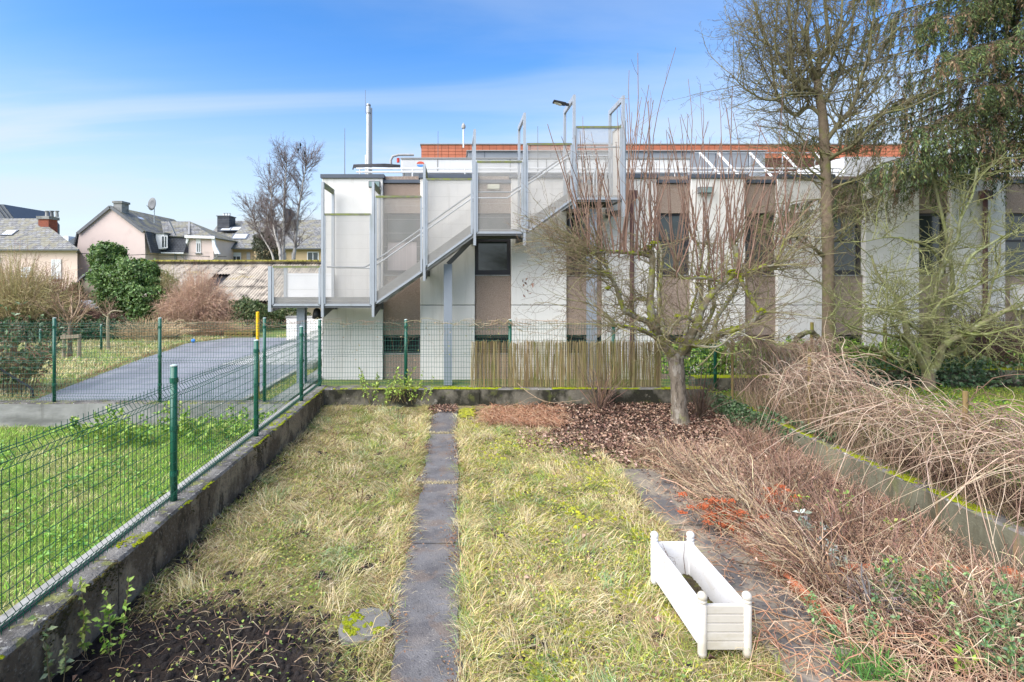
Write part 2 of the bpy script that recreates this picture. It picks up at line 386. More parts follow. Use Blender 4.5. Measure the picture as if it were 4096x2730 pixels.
M['slate_side'] = mat('slate_side', (0.11,0.11,0.105), 0.7, tone=0.3, tscale=0.9, brick=('y','z',0.42,0.2,0.02,(0.18,0.18,0.165),(0.03,0.03,0.03)), layers=[((0.21,0.19,0.10), 1.1, 0.46, 0.58, 0.75), ((0.25,0.24,0.2), 4, 0.54, 0.62, 0.5)], bump=0.5, bscale=5)
M['slate_dark'] = mat('slate_dark', (0.055,0.06,0.07), 0.65, tone=0.25, tscale=1.5, brick=('y','z',0.34,0.22,0.02,(0.085,0.09,0.10),(0.015,0.015,0.018)), layers=[((0.13,0.11,0.06), 1.5, 0.58, 0.7, 0.5)])
M['corrugated'] = mat('corrugated', (0.46,0.40,0.32), 0.95, tone=0.3, tscale=1.2, layers=[((0.12,0.105,0.085), 2.0, 0.5, 0.66, 0.75), ((0.36,0.27,0.05), (0.5,1.5,1.5), 0.60, 0.72, 0.7)])
M['brick_red'] = mat('brick_red', (0.34,0.09,0.045), 0.9, tone=0.2, tscale=3, brick=('x','z',0.24,0.09,0.012,(0.27,0.07,0.04),(0.16,0.10,0.08)))
M['yellow_paint'] = mat('yellow_paint', (0.80,0.47,0.012), 0.5, tone=0.08, layers=[((0.35,0.22,0.06), 8, 0.66, 0.72, 0.7)])
M['wood_grey'] = mat('wood_grey', (0.27,0.22,0.16), 0.9, tone=0.25, tscale=(20,20,2), bump=0.4, bscale=30)
M['wood_moss'] = mat('wood_moss', (0.20,0.14,0.06), 0.95, tone=0.25, tscale=(15,15,2), layers=[((0.19,0.20,0.03), 6, 0.5, 0.62, 0.8)])
M['pvc'] = mat('pvc', (0.66,0.65,0.635), 0.45, tone=0.05, tscale=5, layers=[((0.50,0.46,0.37), (4,4,9), 0.50, 0.62, 0.35), ((0.28,0.26,0.18), 55, 0.62, 0.67, 0.5)], spec=0.45)
M['pvc_shaded_dirty'] = mat('pvc_shaded_dirty', (0.54,0.50,0.435), 0.45, tone=0.05, tscale=4, layers=[((0.42,0.37,0.27), (4,4,9), 0.48, 0.60, 0.5), ((0.25,0.22,0.17), 40, 0.7, 0.74, 0.5)], spec=0.4)  # planter front: shade put into the beige base colour, dirt in the layers
M['edging'] = mat('edging', (0.42,0.135,0.065), 0.85, tone=0.2, tscale=6, bump=0.4, bscale=40, layers=[((0.19,0.10,0.06), 7, 0.56, 0.68, 0.6)])
M['stone'] = mat('stone', (0.15,0.145,0.135), 0.9, tone=0.2, bump=0.4, bscale=40, layers=[((0.24,0.22,0.19), 5, 0.55, 0.7, 0.5)])
M['blue_ball'] = mat('blue_ball', (0.05,0.22,0.65), 0.4)
M['grid_wire'] = mat('grid_wire', (0.13,0.12,0.11), 0.6, metal=0.3)
M['reed'] = mat('reed', (0,0,0), 0.85, vcol=True, tone=0.3, tscale=(40,40,3), layers=[((0.16,0.18,0.04), (3,3,2), 0.55, 0.68, 0.6)])
# ================================================================== SETTING: ground, road, paths
def grid_mesh(name, x0, x1, y0, y1, step, zf, m, colf=None, kind='structure', smooth=True):
    nx = max(2, int(round((x1-x0)/step))+1); ny = max(2, int(round((y1-y0)/step))+1)
    X, Y = np.meshgrid(np.linspace(x0, x1, nx), np.linspace(y0, y1, ny), indexing='ij')
    Z = zf(X, Y); V = np.stack([X, Y, Z], -1).reshape(-1, 3)
    i = np.arange(nx*ny).reshape(nx, ny)
    q = np.stack([i[:-1,:-1], i[1:,:-1], i[1:,1:], i[:-1,1:]], -1).reshape(-1, 4)
    c = None if colf is None else colf(X, Y).reshape(-1, 3)
    return npmesh(name, V, quads=q, m=m, col=c, smooth=smooth, kind=kind)

MB().add([(-900,-300,-0.62),(900,-300,-0.62),(900,2500,-0.62),(-900,2500,-0.62)], [(0,1,2,3)]).build('ground', M['earth'], kind='structure')
# the higher ground behind the gardens: road level
MB().box(-140, 140, 10.34, 260, -0.6, -0.012).build('yard_ground', M['turf'], kind='structure')

# --- bare soil / turf of the garden, with height
def soilmask(x, y):
    """1 where the soil lies bare and dark"""
    s = np.zeros_like(x)
    s = np.maximum(s, np.exp(-(((x+1.75)/0.95)**2 + ((y-3.1)/0.85)**2))*2.4)          # dug corner at lower left
    s = np.maximum(s, np.exp(-(((x+0.95)/0.5)**2 + ((y-2.9)/0.6)**2))*1.8)
    s = np.maximum(s, np.exp(-((x+2.4)/0.30)**2)*(0.9 - 0.045*y)*(y < 9))            # along the wall foot
    s = np.maximum(s, np.clip((x-0.9)/0.9, 0, 1)*np.clip((y-7.0)/0.7, 0, 1)*1.3)      # leaf-strewn bed at the back
    s = np.maximum(s, np.clip((x-2.45)/0.25, 0, 1)*1.1)                               # planting bed on the right
    s = s + 0.42*wob(x, y, 2.6, 1.0) - 0.22
    s = s + np.clip((wob(x, y, 3.9, 11.0) + 0.6*wob(x, y, 10.0, 2.0) - 0.60)*3, 0, 0.9)
    return np.clip(s, 0, 1)
def gz(x, y):
    z = 0.03*wob(x, y, 1.1, 2.0) + 0.012*wob(x, y, 6.0, 5.0)
    z = z + 0.10*np.clip((y-8.6)/1.2, 0, 1)
    z = z - 0.10*np.clip((x-3.4)/1.0, 0, 1)*np.clip((7.5-y)/3, 0, 1)
    onp = ((x > -0.42) & (x < -0.01)) | ((x > 2.05) & (x < 2.54) & (y < 6.7))
    z = z + soilmask(x, y)*0.03*np.abs(wob(x, y, 13.0, 3.0) + 0.7*wob(x, y, 29.0, 4.0))
    return np.where(onp, -0.03 + 0.10*np.clip((y-8.6)/1.2, 0, 1)*(x < 1), z)
def gcol(x, y):
    s = soilmask(x, y)[..., None]
    t = np.clip(0.5 + 0.6*wob(x, y, 3.3, 7.0), 0, 1)[..., None]
    turf = np.array([0.27,0.22,0.12])*t + np.array([0.17,0.165,0.055])*(1-t)
    soil = np.where((y > 6.6)[..., None], np.array([0.075,0.052,0.04]), np.array([0.026,0.020,0.017]))
    return turf*(1-s) + soil*s
grid_mesh('garden_ground', -2.41, 4.62, -1.0, 9.82, 0.045, gz, M['soil'], gcol)

def lz(x, y): return -0.36 + 0.05*wob(x, y, 0.7, 4.0) + 0.012*wob(x, y, 4.0, 1.0)
def lcol(x, y):
    t = np.clip(0.5 + 0.6*wob(x, y, 1.6, 9.0), 0, 1)[..., None]
    return np.array([0.12,0.18,0.035])*t + np.array([0.18,0.17,0.07])*(1-t)
grid_mesh('neighbour_lawn_ground', -16.0, -2.64, -1.0, 10.12, 0.12, lz, M['soil'], lcol)
def rz(x, y): return 0.22 + 0.10*np.clip((x-5)/3, 0, 1) + 0.04*wob(x, y, 0.9, 6.0)
def rcol(x, y):
    t = np.clip(0.5 + 0.6*wob(x, y, 1.3, 3.0), 0, 1)[..., None]
    return np.array([0.13,0.19,0.03])*t + np.array([0.16,0.15,0.05])*(1-t)
grid_mesh('right_garden_ground', 4.70, 16.0, -1.0, 10.34, 0.12, rz, M['soil'], rcol)

# --- road with its curved verge edge
road = [(-4.05,10.40),(-4.05,14.9),(-3.3,14.9),(-3.3,22.2),(-9.2,22.2),(-10.1,20.1),(-9.75,18.2),(-9.45,16.0),(-9.0,13.6),(-8.55,11.4),(-8.3,10.40)]
bm_ = MB().add([(x, y, 0.0) for x, y in road], [tuple(range(len(road)))])
bm_.build('road', M['asphalt'], kind='structure')
MB().box(-4.17, -4.05, 10.42, 14.9, -0.05, 0.07).build('kerb', M['concrete_grey'], kind='structure')
MB().add([(-6.6,15.1,0.006),(-3.35,15.1,0.006),(-3.35,20.4,0.006),(-6.3,20.4,0.006)], [(0,1,2,3)]).build('gravel_patch', M['gravel'], kind='structure')
MB().box(-3.62, -3.25, 10.42, 14.9, -0.05, 0.05).build('pavement', M['concrete_grey'], kind='structure')

# --- concrete slab paths: each slab a piece of its path
def slab(parent, name, x0, x1, y0, y1, z, m, jag=0.02, tilt=0.0):
    n = 14; pts = []
    ys = np.linspace(y0, y1, n)
    jl = x0 + jag*(wob(ys, ys*0, 2.4, x0+y0) + 0.5*wob(ys, ys*0, 9, y1)); jr = x1 + 0.35*jag*wob(ys, ys*0, 5.0, x1+y0)
    poly = [(jl[i], ys[i]) for i in range(n)] + [(jr[i], ys[i]) for i in range(n-1, -1, -1)]
    p3 = [(x, y, z + tilt*(y-y0)/(y1-y0) + 0.10*min(1, max(0, (y-8.6)/1.2))*(x < 1)) for x, y in poly]
    b = MB().slab(p3, (0, 0, -0.06))
    return b.build(name, m, parent)
path = bpy.data.objects.new('garden_path', None); COL.objects.link(path); path['kind'] = 'structure'; path.location = (-0.22, 3, 0)
yj = [0.6, 2.6, 4.84, 6.26, 8.30, 9.70]
for i in range(5):
    x0 = [-0.47,-0.47,-0.455,-0.44,-0.40][i]
    slab(path, 'slab', x0+0.03, 0.03, yj[i]+0.012, yj[i+1]-0.012, 0.022 + 0.006*(i % 2), M['slab_path'], 0.085, 0.006*(-1)**i)
path2 = bpy.data.objects.new('side_path', None); COL.objects.link(path2); path2['kind'] = 'structure'; path2.location = (2.25, 3, 0)
yk = [0.4, 2.2, 3.75, 5.2, 6.75]
for i in range(4):
    slab(path2, 'slab', 2.0, 2.56, yk[i]+0.012, yk[i+1]-0.012, 0.02 + 0.005*(i % 2), M['slab_brown'], 0.03)

# ================================================================== GARDEN WALLS
def rough_wall(name, label, x0, x1, y0, y1, z0, z1, m, mtop, axis, seed, joints=(), cope=None):
    """a cast concrete wall: front body with slightly uneven faces and a weathered top; split at the joints"""
    t = thing(name, label, 'wall', ((x0+x1)/2, (y0+y1)/2, z0))
    a0, a1 = (x0, x1) if axis == 'x' else (y0, y1)
    cuts = [a0] + list(joints) + [a1]
    for k in range(len(cuts)-1):
        s0, s1 = cuts[k] + (0.006 if k else 0), cuts[k+1] - (0.006 if k < len(cuts)-2 else 0)
        n = max(3, int((s1-s0)/0.22)); S = np.linspace(s0, s1, n)
        hz = 10
        rows = []
        for s in S:
            w = 0.010*wob(np.array([s]), np.array([0.]), 2.2, seed)[0]; tp = 0.012*wob(np.array([s]), np.array([1.]), 1.6, seed+3)[0]
            c0, c1 = (y0, y1) if axis == 'x' else (x0, x1)
            prof = [(c0+w, z0), (c0+w*0.6, (z0+z1)/2), (c0+w, z1-0.02+tp), (c0+0.018+w, z1+tp), (c1-0.018, z1+tp), (c1, z1-0.02+tp), (c1, z0)]
            rows.append([(s, c, z) if axis == 'x' else (c, s, z) for c, z in prof])
        b = MB(); V = [p for r in rows for p in r]; q = 7; fs = []; top = []
        for i in range(n-1):
            for j in range(q-1): (top if j in (2,3,4) else fs).append((i*q+j, (i+1)*q+j, (i+1)*q+j+1, i*q+j+1))
        fs += [tuple(range(q)), tuple((n-1)*q + j for j in range(q-1, -1, -1))]
        b.add(V, fs + top); nf = len(fs)
        me = bpy.data.meshes.new('wall_body'); me.from_pydata(b.v, [], b.f)
        me.materials.append(m); me.materials.append(mtop)
        for i_, p in enumerate(me.polygons): p.material_index = 1 if i_ >= nf else 0
        bmn = bmesh.new(); bmn.from_mesh(me); bmesh.ops.recalc_face_normals(bmn, faces=bmn.faces); bmn.to_mesh(me); bmn.free()
        link('wall_body', me, None, t)
    return t
def moss_pads(name, pts, rad, parent=None, m=None, hgt=0.4):
    """low bumpy cushions of moss"""
    n = len(pts); k = 7; ang = 2*np.pi*np.arange(k)/k
    pts = np.asarray(pts, float); rad = np.asarray(rad).reshape(-1, 1)
    V = np.empty((n, 2*k+1, 3))
    j1 = rng.uniform(0.7, 1.3, (n, k)); j2 = rng.uniform(0.5, 0.8, (n, k))
    for r, (jj, zz) in enumerate(((j1, -0.05), (j2, 0.75))):
        V[:, r*k:(r+1)*k, 0] = pts[:, :1] + rad*jj*np.cos(ang); V[:, r*k:(r+1)*k, 1] = pts[:, 1:2] + rad*jj*np.sin(ang)
        V[:, r*k:(r+1)*k, 2] = pts[:, 2:3] + rad*hgt*zz*rng.uniform(0.7, 1.2, (n, k))
    V[:, 2*k] = pts + np.concatenate([np.zeros((n, 2)), rad*hgt], 1)
    i = (2*k+1)*np.arange(n)[:, None]
    q = np.concatenate([i + np.array([[a, (a+1) % k, k+(a+1) % k, k+a]]) for a in range(k)])
    t = np.concatenate([i + np.array([[k+a, k+(a+1) % k, 2*k]]) for a in range(k)])
    return npmesh(name, V.reshape(-1, 3), quads=q, tris=t, m=m or M['moss'], parent=parent, smooth=True, kind='stuff')

WT = 0.405     # top of the garden walls
wl = rough_wall('garden_wall', 'long weathered concrete garden wall under the green mesh fence on the left', -2.66, -2.40, -0.5, 10.14, -0.6, WT, M['concrete_wall'], M['coping'], 'y', 1.0, [3.83, 7.4])
n = 4200
yy = rng.uniform(1.5, 10.1, n); edge = rng.random(n)
keep = (wob(yy, yy*0, 3.0, 2.0) + 0.8*wob(yy, yy*0, 11.0, 6.0) + (yy-6)*0.12 > 0.15 + 0.4*rng.random(n))
xx = np.where(edge < 0.5, -2.41 + 0.012*rng.normal(size=n), -2.53 + 0.035*rng.normal(size=n))
moss_pads('moss', np.stack([xx, yy, np.full(n, WT-0.003)], 1)[keep], rng.uniform(0.005, 0.015, n)[keep], wl)
# moss and dark streaks hanging down the garden face
n = 5000; yy = rng.uniform(1.8, 10, n); zz = WT - np.abs(rng.normal(0, 0.10, n))
keep = (wob(yy, zz, 2.3, 3.0) + wob(yy, zz, 7.0, 1.0)*0.6 > 0.45)
moss_pads('moss', np.stack([np.full(n, -2.402), yy, zz], 1)[keep], rng.uniform(0.005, 0.012, n)[keep], wl, mat('moss_dark', (0.075,0.062,0.018), 1.0, bump=1, bscale=120, tone=0.4, tscale=20, layers=[((0.16,0.16,0.02), 9, 0.58, 0.68, 0.8)]), 0.5)
MB().box(-2.66, -2.585, 0, 10.1, WT+0.004, WT+0.028).build('coping_strip', M['concrete_grey'], wl)

wf = rough_wall('garden_wall', 'low moss-topped concrete wall across the far end of the garden', -2.398, 4.60, 9.80, 10.10, -0.5, WT, M['concrete_mossy'], M['coping'], 'x', 4.0, [0.45, 2.9])
n = 5200; xx = rng.uniform(-2.4, 4.6, n); yy = 9.81 + np.abs(rng.normal(0, 0.09, n)).clip(0, 0.25)
keep = wob(xx, yy, 1.9, 5.0) + 0.6*wob(xx, yy, 7.0, 2.0) > -0.15
moss_pads('moss', np.stack([xx, yy, np.full(n, WT-0.004)], 1)[keep], rng.uniform(0.010, 0.030, n)[keep], wf)
wr = rough_wall('garden_wall', 'stained concrete wall along the right bed below the dead vines', 4.58, 4.78, -0.5, 9.797, -0.6, 0.36, M['concrete_green'], M['coping'], 'y', 7.0, [8.3, 5.6])
n = 1600; yy = rng.uniform(2.5, 9.8, n); xx = 4.60 + np.abs(rng.normal(0, 0.06, n)).clip(0, .17)
keep = wob(xx, yy, 2.5, 5.0) + 0.5*wob(xx, yy, 8.0, 2.0) > 0.0
moss_pads('moss', np.stack([xx, yy, np.full(n, 0.357)], 1)[keep], rng.uniform(0.012, 0.032, n)[keep], wr)
wg = rough_wall('retaining_wall', 'plain grey retaining wall behind the bright green lawn on the left', -16.0, -2.68, 10.10, 10.36, -0.6, 0.075, M['concrete_grey'], M['coping'], 'x', 9.0, [-9.0])
n = 700; xx = rng.uniform(-9, -2.7, n)
moss_pads('moss', np.stack([xx, 10.12 + rng.random(n)*0.2, np.full(n, 0.07)], 1), rng.uniform(0.008, 0.022, n), wg, mat('moss_pale', (0.26,0.29,0.08), 1.0, tone=0.3, tscale=20, bump=1, bscale=120))
wb = rough_wall('low_wall', 'yellow-green mossy wall stub behind the gnarled apple tree', 4.62, 6.35, 10.36, 10.62, -0.2, 0.52, M['concrete_mossy'], M['moss'], 'x', 12.0)
wm = rough_wall('low_wall', 'ivy-edged dark mossy wall at the foot of the laurel hedge', 6.6, 15.0, 10.7, 10.95, -0.2, 0.62, M['concrete_mossy'], M['moss'], 'x', 15.0)
ww = thing('white_wall', 'low white wall beyond the gravel at the far end of the road', 'wall', (-5.9, 21.5, 0))
MB().box(-6.75, -3.3, 21.45, 21.7, -0.05, 0.86).build('wall_body', M['white_wall'], ww)
MB().box(-6.78, -3.28, 21.42, 21.73, 0.862, 0.93).build('coping', M['concrete_grey'], ww)

# ================================================================== GREEN MESH FENCES
def mesh_panel(parent, p0, p1, z0, h, folds, bulge):
    """welded wire panel 50 x 100 mm between two posts; folds are heights where the wires bend outwards along bulge"""
    p0 = np.array(p0, float); p1 = np.array(p1, float); Ln = np.linalg.norm(p1-p0); d = (p1-p0)/Ln; bl = np.array(bulge, float)
    t = Tubes(); hz = []
    zs = [0.0]; off = [0.0]
    for f in folds:
        zs += [f-0.05, f, f+0.05]; off += [0, 1, 0]
    zs.append(h); off.append(0.0)
    sag = lambda s: 0.0
    for i in range(int(Ln/0.05)+1):
        s = i*0.05 + 0.01
        if s > Ln: break
        jx = 0.0012*rng.normal()
        P = np.array([[*(p0[:2] + d[:2]*(s+jx) + bl[:2]*0.036*o), z0+z] for z, o in zip(zs, off)])
        t.add(P, 0.0026, 0.0026, 4, (0.006,0.085,0.052))
    hs = []
    z = 0.03
    while z < h-0.02:
        if all(abs(z-f) > 0.06 for f in folds): hs.append((z, 0))
        z += 0.1
    for f in folds: hs += [(f-0.05, 0), (f, 0.036), (f+0.05, 0)]
    for z, o in hs:
        a = np.array([*(p0[:2]+bl[:2]*(o+0.004)), z0+z]); b = np.array([*(p1[:2]+bl[:2]*(o+0.004)), z0+z])
        P = np.linspace(a, b, 9); P[:, 2] += 0.003*rng.normal(size=9)
        t.add(P, 0.0028, 0.0028, 4, (0.006,0.085,0.052))
    return t.build('mesh_panel', M['green_metal'], parent, smooth=True)
def fence_post(parent, x, y, z0, z1, r, dirx):
    b = MB()
    n = 12
    prof = [(r, 0), (r, z1-z0)]
    b.lathe((x, y, z0), prof, n)
    p = b.build('post', M['green_metal'], parent, smooth=False)
    for q in p.data.polygons: q.use_smooth = len(q.vertices) == 4
    MB().lathe((x, y, z1), [(r+0.002, 0.001), (r+0.002, 0.010), (r*0.5, 0.016)], n).build('cap', M['post_cap'], p)
    for f in (0.22, 0.55, 0.9):
        zc_ = z0 + (z1-z0)*f
        MB().lathe((x, y, zc_), [(r+0.006, -0.022), (r+0.006, 0.022)], n).build('clamp', M['green_metal'], p)
    return p
fs = thing('mesh_fence', 'green wire mesh fence on the wall between the garden and the bright lawn', 'fence', (-2.53, 5, WT))
ys = [0.83, 2.83, 4.83, 6.83, 8.83]
for y in ys[1:]: fence_post(fs, -2.53, y, WT-0.02, WT+1.215, 0.030, 0)
for a, b in zip(ys, ys[1:] + [10.12]):
    mesh_panel(fs, (-2.50, a+0.02), (-2.50, b-0.02), WT+0.035, 1.06, [0.10, 0.96], (1, 0))
fl = thing('mesh_fence', 'tall green wire mesh fence on the grey retaining wall along the road', 'fence', (-7, 10.22, 0.07))
xs = [-9.63, -7.63, -5.62, -3.62+0.43-0.02, -2.60]
xs = [-11.64, -9.64, -7.63, -5.62, -2.93]
for x in (-11.64, -9.64, -7.63, -5.62, -3.63): fence_post(fl, x, 10.22, 0.05, 1.66, 0.030, 0)
for a, b in ((-11.64,-9.64), (-9.64,-7.63), (-7.63,-5.62), (-5.62,-3.63), (-3.63,-2.58)):
    mesh_panel(fl, (a+0.02, 10.195), (b-0.02, 10.195), 0.09, 1.53, [0.10, 0.78, 1.43], (0, -1))
fr = thing('mesh_fence', 'green wire mesh fence on the mossy far wall in front of the pale building', 'fence', (1, 10.0, WT))
for x in (-2.53, -0.92, 1.02, 2.95, 4.85): fence_post(fr, x, 10.02, WT-0.02, WT+1.24, 0.030, 0)
for a, b in ((-2.53,-0.92), (-0.92,1.02), (1.02,2.95), (2.95,4.85)):
    mesh_panel(fr, (a+0.02, 9.995), (b-0.02, 9.995), WT+0.03, 1.2, [0.10, 0.62, 1.10], (0, -1))
# the small green fence in front of the far hedge
fd = thing('mesh_fence', 'low green wire fence in front of the ivy hedge beyond the road', 'fence', (-12, 17, 0))
pp = [(-15.6, 15.2), (-12.75, 16.5), (-12.0, 18.2), (-11.2, 20.4)]
for x, y in pp: fence_post(fd, x, y, -0.02, 0.86, 0.03, 0)
for a, b in zip(pp, pp[1:]): mesh_panel(fd, a, b, 0.05, 0.74, [0.1, 0.64], (0.5, -0.8))

# reed screen tied to the fence
rs = thing('reed_screen', 'weathered brown reed screen tied to the mesh fence behind the apple tree', 'screen', (2.6, 9.93, WT))
t = Tubes(); n = 980
xr = np.sort(np.concatenate([rng.uniform(0.28, 3.80, n-260), rng.uniform(1.0, 3.8, 260)]))
for i, x in enumerate(xr):
    if rng.random() < 0.10: continue
    h = 0.83 + 0.025*wob(np.array([x]), np.array([0.]), 3, 1)[0] + rng.normal(0, 0.02)
    ln = rng.normal(0, 0.012) + (0.06 if x < 0.45 else 0)*rng.random(); z0 = WT + 0.02*rng.random(); ym = 9.925 + rng.normal(0, 0.008)
    c = pick(1, [(0.30,0.23,0.11), (0.22,0.17,0.09), (0.36,0.30,0.16), (0.24,0.23,0.07), (0.13,0.10,0.06)], [.3,.25,.2,.15,.1])[0]
    t.add(np.array([[x, ym, z0], [x+ln*.5+rng.normal(0,.004), ym-0.004, z0+h*.5], [x+ln, ym+rng.normal(0,.006), z0+h]]), 0.0038, 0.0030, 4, c)
t.build('reeds', M['reed'], rs, kind='stuff')
for z in (0.12, 0.42, 0.72):
    Tubes().add(np.array([[x, 9.917 + 0.004*math.sin(x*9), WT+z+0.01*math.sin(x*3)] for x in np.linspace(0.28, 3.8, 30)]), 0.0016, 0.0016, 4, (0.2,0.2,0.17)).build('binding_wire', M['stem'], rs)
# ================================================================== THE PALE BUILDING
YB = 12.95; SB = F/YB
def bx(u): return (u-CX)/SB
def bz(v): return CH-(v-CY)/SB
BL = thing('office_building', 'pale concrete office building with brown pebble bays across the picture', 'building', (3, YB, 0))
white = [(1288,1532), (1680,1900), (2045,2267), (2410,2628), (2765,2982), (3110,3331), (3461,3678), (3804,4023), (4155,4375)]
brown = [(1532,1680), (1900,2045), (2267,2410), (2628,2765), (2982,3110), (3331,3461), (3678,3804), (4023,4155)]
XR = bx(4375); XL = bx(1288)
MB().box(XL+0.02, XR, YB+0.26, YB+11, -0.3, 4.80).build('core', M['white_wall'], BL)
zc0, zc1 = bz(714), bz(702)
for a, b in white:
    x0, x1 = bx(a), bx(b)
    MB().box(x0+0.004, x1-0.004, YB, YB+0.25, 1.79, zc0).build('wall_panel', M['white_wall'], BL, bevel=0.008)
    MB().box(x0+0.004, x1-0.004, YB, YB+0.25, -0.3, 1.774).build('wall_panel', M['white_wall'], BL, bevel=0.008)
    MB().box(x0+0.01, x1-0.01, YB+0.02, YB+0.2, 1.774, 1.79).build('joint', M['joint'], BL)
    MB().box(x0-0.03, x1+0.03, YB-0.05, YB+0.32, zc0+0.002, zc1+0.02).build('cornice', M['slate_metal'], BL)
for k, (a, b) in enumerate(brown):
    x0, x1 = bx(a)+0.003, bx(b)-0.003; yb = YB+0.09
    wt, wb_, bt, bb = bz(852), bz(1100), bz(1342), bz(1416)
    MB().box(x0, x1, yb, YB+0.25, wt+0.002, bz(733)).build('pebble_panel', M['pebble'], BL)
    MB().box(x0-0.03, x1+0.03, yb-0.05, YB+0.3, bz(731), bz(718)).build('cornice', M['slate_metal'], BL)
    MB().box(x0+0.04, x1-0.04, yb+0.01, YB+0.25, bz(717), bz(703)).build('pebble_panel', M['pebble'], BL)
    MB().box(x0, x1, yb, YB+0.25, bt+0.002, wb_-0.002).build('pebble_panel', M['pebble'], BL)
    MB().box(x0, x1, yb, YB+0.25, -0.3, bb-0.03).build('pebble_panel', M['pebble'], BL)
    # window with transom
    fw = 0.055; wy0, wy1 = yb+0.05, yb+0.11
    f = MB()
    f.box(x0, x0+fw+0.03, wy0, wy1, wb_, wt); f.box(x1-fw-0.03, x1, wy0, wy1, wb_, wt)
    f.box(x0+fw+0.03, x1-fw-0.03, wy0, wy1, wt-fw, wt); f.box(x0+fw+0.03, x1-fw-0.03, wy0, wy1, wb_, wb_+0.11)
    zt = bz(962); f.box(x0+fw+0.03, x1-fw-0.03, wy0, wy1, zt-0.025, zt+0.025)
    w = f.build('window_frame', M['dark_frame'], BL)
    MB().box(x0+fw+0.03, x1-fw-0.03, wy0+0.03, wy0+0.036, wb_+0.11, zt-0.025).build('pane', M['curtain'] if k == 0 else M['glass'], w)
    MB().box(x0+fw+0.03, x1-fw-0.03, wy0+0.03, wy0+0.036, zt+0.025, wt-fw).build('pane', M['glass'], w)
    MB().box(x0, x1, yb-0.03, yb+0.06, wb_-0.03, wb_-0.002).build('sill', M['concrete_grey'], w)
    # basement light
    f = MB(); f.box(x0, x1, yb+0.03, yb+0.09, bt-0.04, bt); f.box(x0, x1, yb+0.03, yb+0.09, bb, bb+0.05); f.box(x0, x0+0.04, yb+0.03, yb+0.09, bb+0.05, bt-0.04); f.box(x1-0.04, x1, yb+0.03, yb+0.09, bb+0.05, bt-0.04)
    w = f.build('basement_window_frame', M['dark_frame'], BL)
    for i in range(7):
        z = bb+0.06 + i*0.045
        MB().add([(x0+0.04,yb+0.07,z),(x1-0.04,yb+0.07,z),(x1-0.04,yb+0.10,z+0.04),(x0+0.04,yb+0.10,z+0.04)], [(0,1,2,3)]).slab([(x0+0.04,yb+0.07,z),(x1-0.04,yb+0.07,z),(x1-0.04,yb+0.10,z+0.04),(x0+0.04,yb+0.10,z+0.04)], (0,0.004,-0.004)).build('louvre', M['louvre'], w)
    MB().box(x0, x1, yb-0.02, yb+0.06, bb-0.028, bb-0.002).build('sill', M['concrete_grey'], w)
MB().box(XL-0.02, XR, YB+0.9, YB+0.96, 4.82, 5.02).build('roof_upstand', M['slate_metal'], BL)
MB().box(XL, XR, YB+0.32, YB+11, 4.80, 4.84).build('roof_deck', M['roof_block'], BL)
for i in range(9):
    x = XL + 2.3*i + 0.8
    MB().bar((x, YB+0.4, 4.95), (x+0.14, YB+0.9, 5.06), 0.06, 0.07).build('roof_bracket', M['steel_plate'], BL)
for u in (2524, 3930):
    b = MB(); b.cyl((bx(u), YB-0.07, 0.0), (bx(u), YB-0.07, bz(800)), 0.05)
    p = b.build('downpipe', M['downpipe'], BL)
    MB().box(bx(u)-0.10, bx(u)+0.10, YB-0.16, YB-0.003, bz(800), bz(766)).build('hopper_head', M['downpipe'], p)
# lamps on the facade
def floodlight(u0, u1, v0, v1, label):
    t = thing('floodlight', label, 'lamp', (bx((u0+u1)/2), YB-0.1, bz(v1)))
    MB().box(bx(u0), bx(u1), YB-0.16, YB-0.06, bz(v1), bz(v0)).build('housing', M['steel_dark'], t, bevel=0.01)
    MB().box(bx(u0)+0.02, bx(u1)-0.02, YB-0.166, YB-0.161, bz(v1)+0.02, bz(v0)-0.02).build('lens', M['lamp_glass'], t)
    MB().box(bx((u0+u1)/2)-0.02, bx((u0+u1)/2)+0.02, YB-0.06, YB+0.001, bz(v1)+0.03, bz(v1)+0.08).build('bracket', M['steel_dark'], t)
M['lamp_glass'] = mat('lamp_glass', (0.20,0.27,0.26), 0.2, spec=0.6)
M['lamp_pale'] = mat('lamp_pale', (0.58,0.56,0.42), 0.4)
floodlight(1478, 1524, 729, 755, 'square floodlight on the wall beside the first staircase frame')
floodlight(2784, 2838, 752, 778, 'floodlight on the white wall behind the apple tree shoots')
t = thing('wall_lamp', 'long pale bulkhead lamp on the pebble wall behind the stair landing', 'lamp', (bx(1975), YB+0.04, bz(758)))
MB().box(bx(1951), bx(1999), YB-0.02, YB+0.088, bz(758), bz(739)).build('lamp_body', M['lamp_pale'], t, bevel=0.015)
# air unit
t = thing('air_conditioner', 'white louvred air conditioner on the brown wall at the far right', 'air conditioner', (bx(4085), YB, 1.2))
b = MB(); b.box(bx(4052), bx(4130), YB-0.28, YB+0.085, bz(1240), bz(1140)); b.build('casing', M['white_paint'], t, bevel=0.01)
for i in range(10): MB().box(bx(4056), bx(4126), YB-0.295, YB-0.282, bz(1232)+i*0.055, bz(1232)+i*0.055+0.03).build('louvre', M['white_paint'], t)

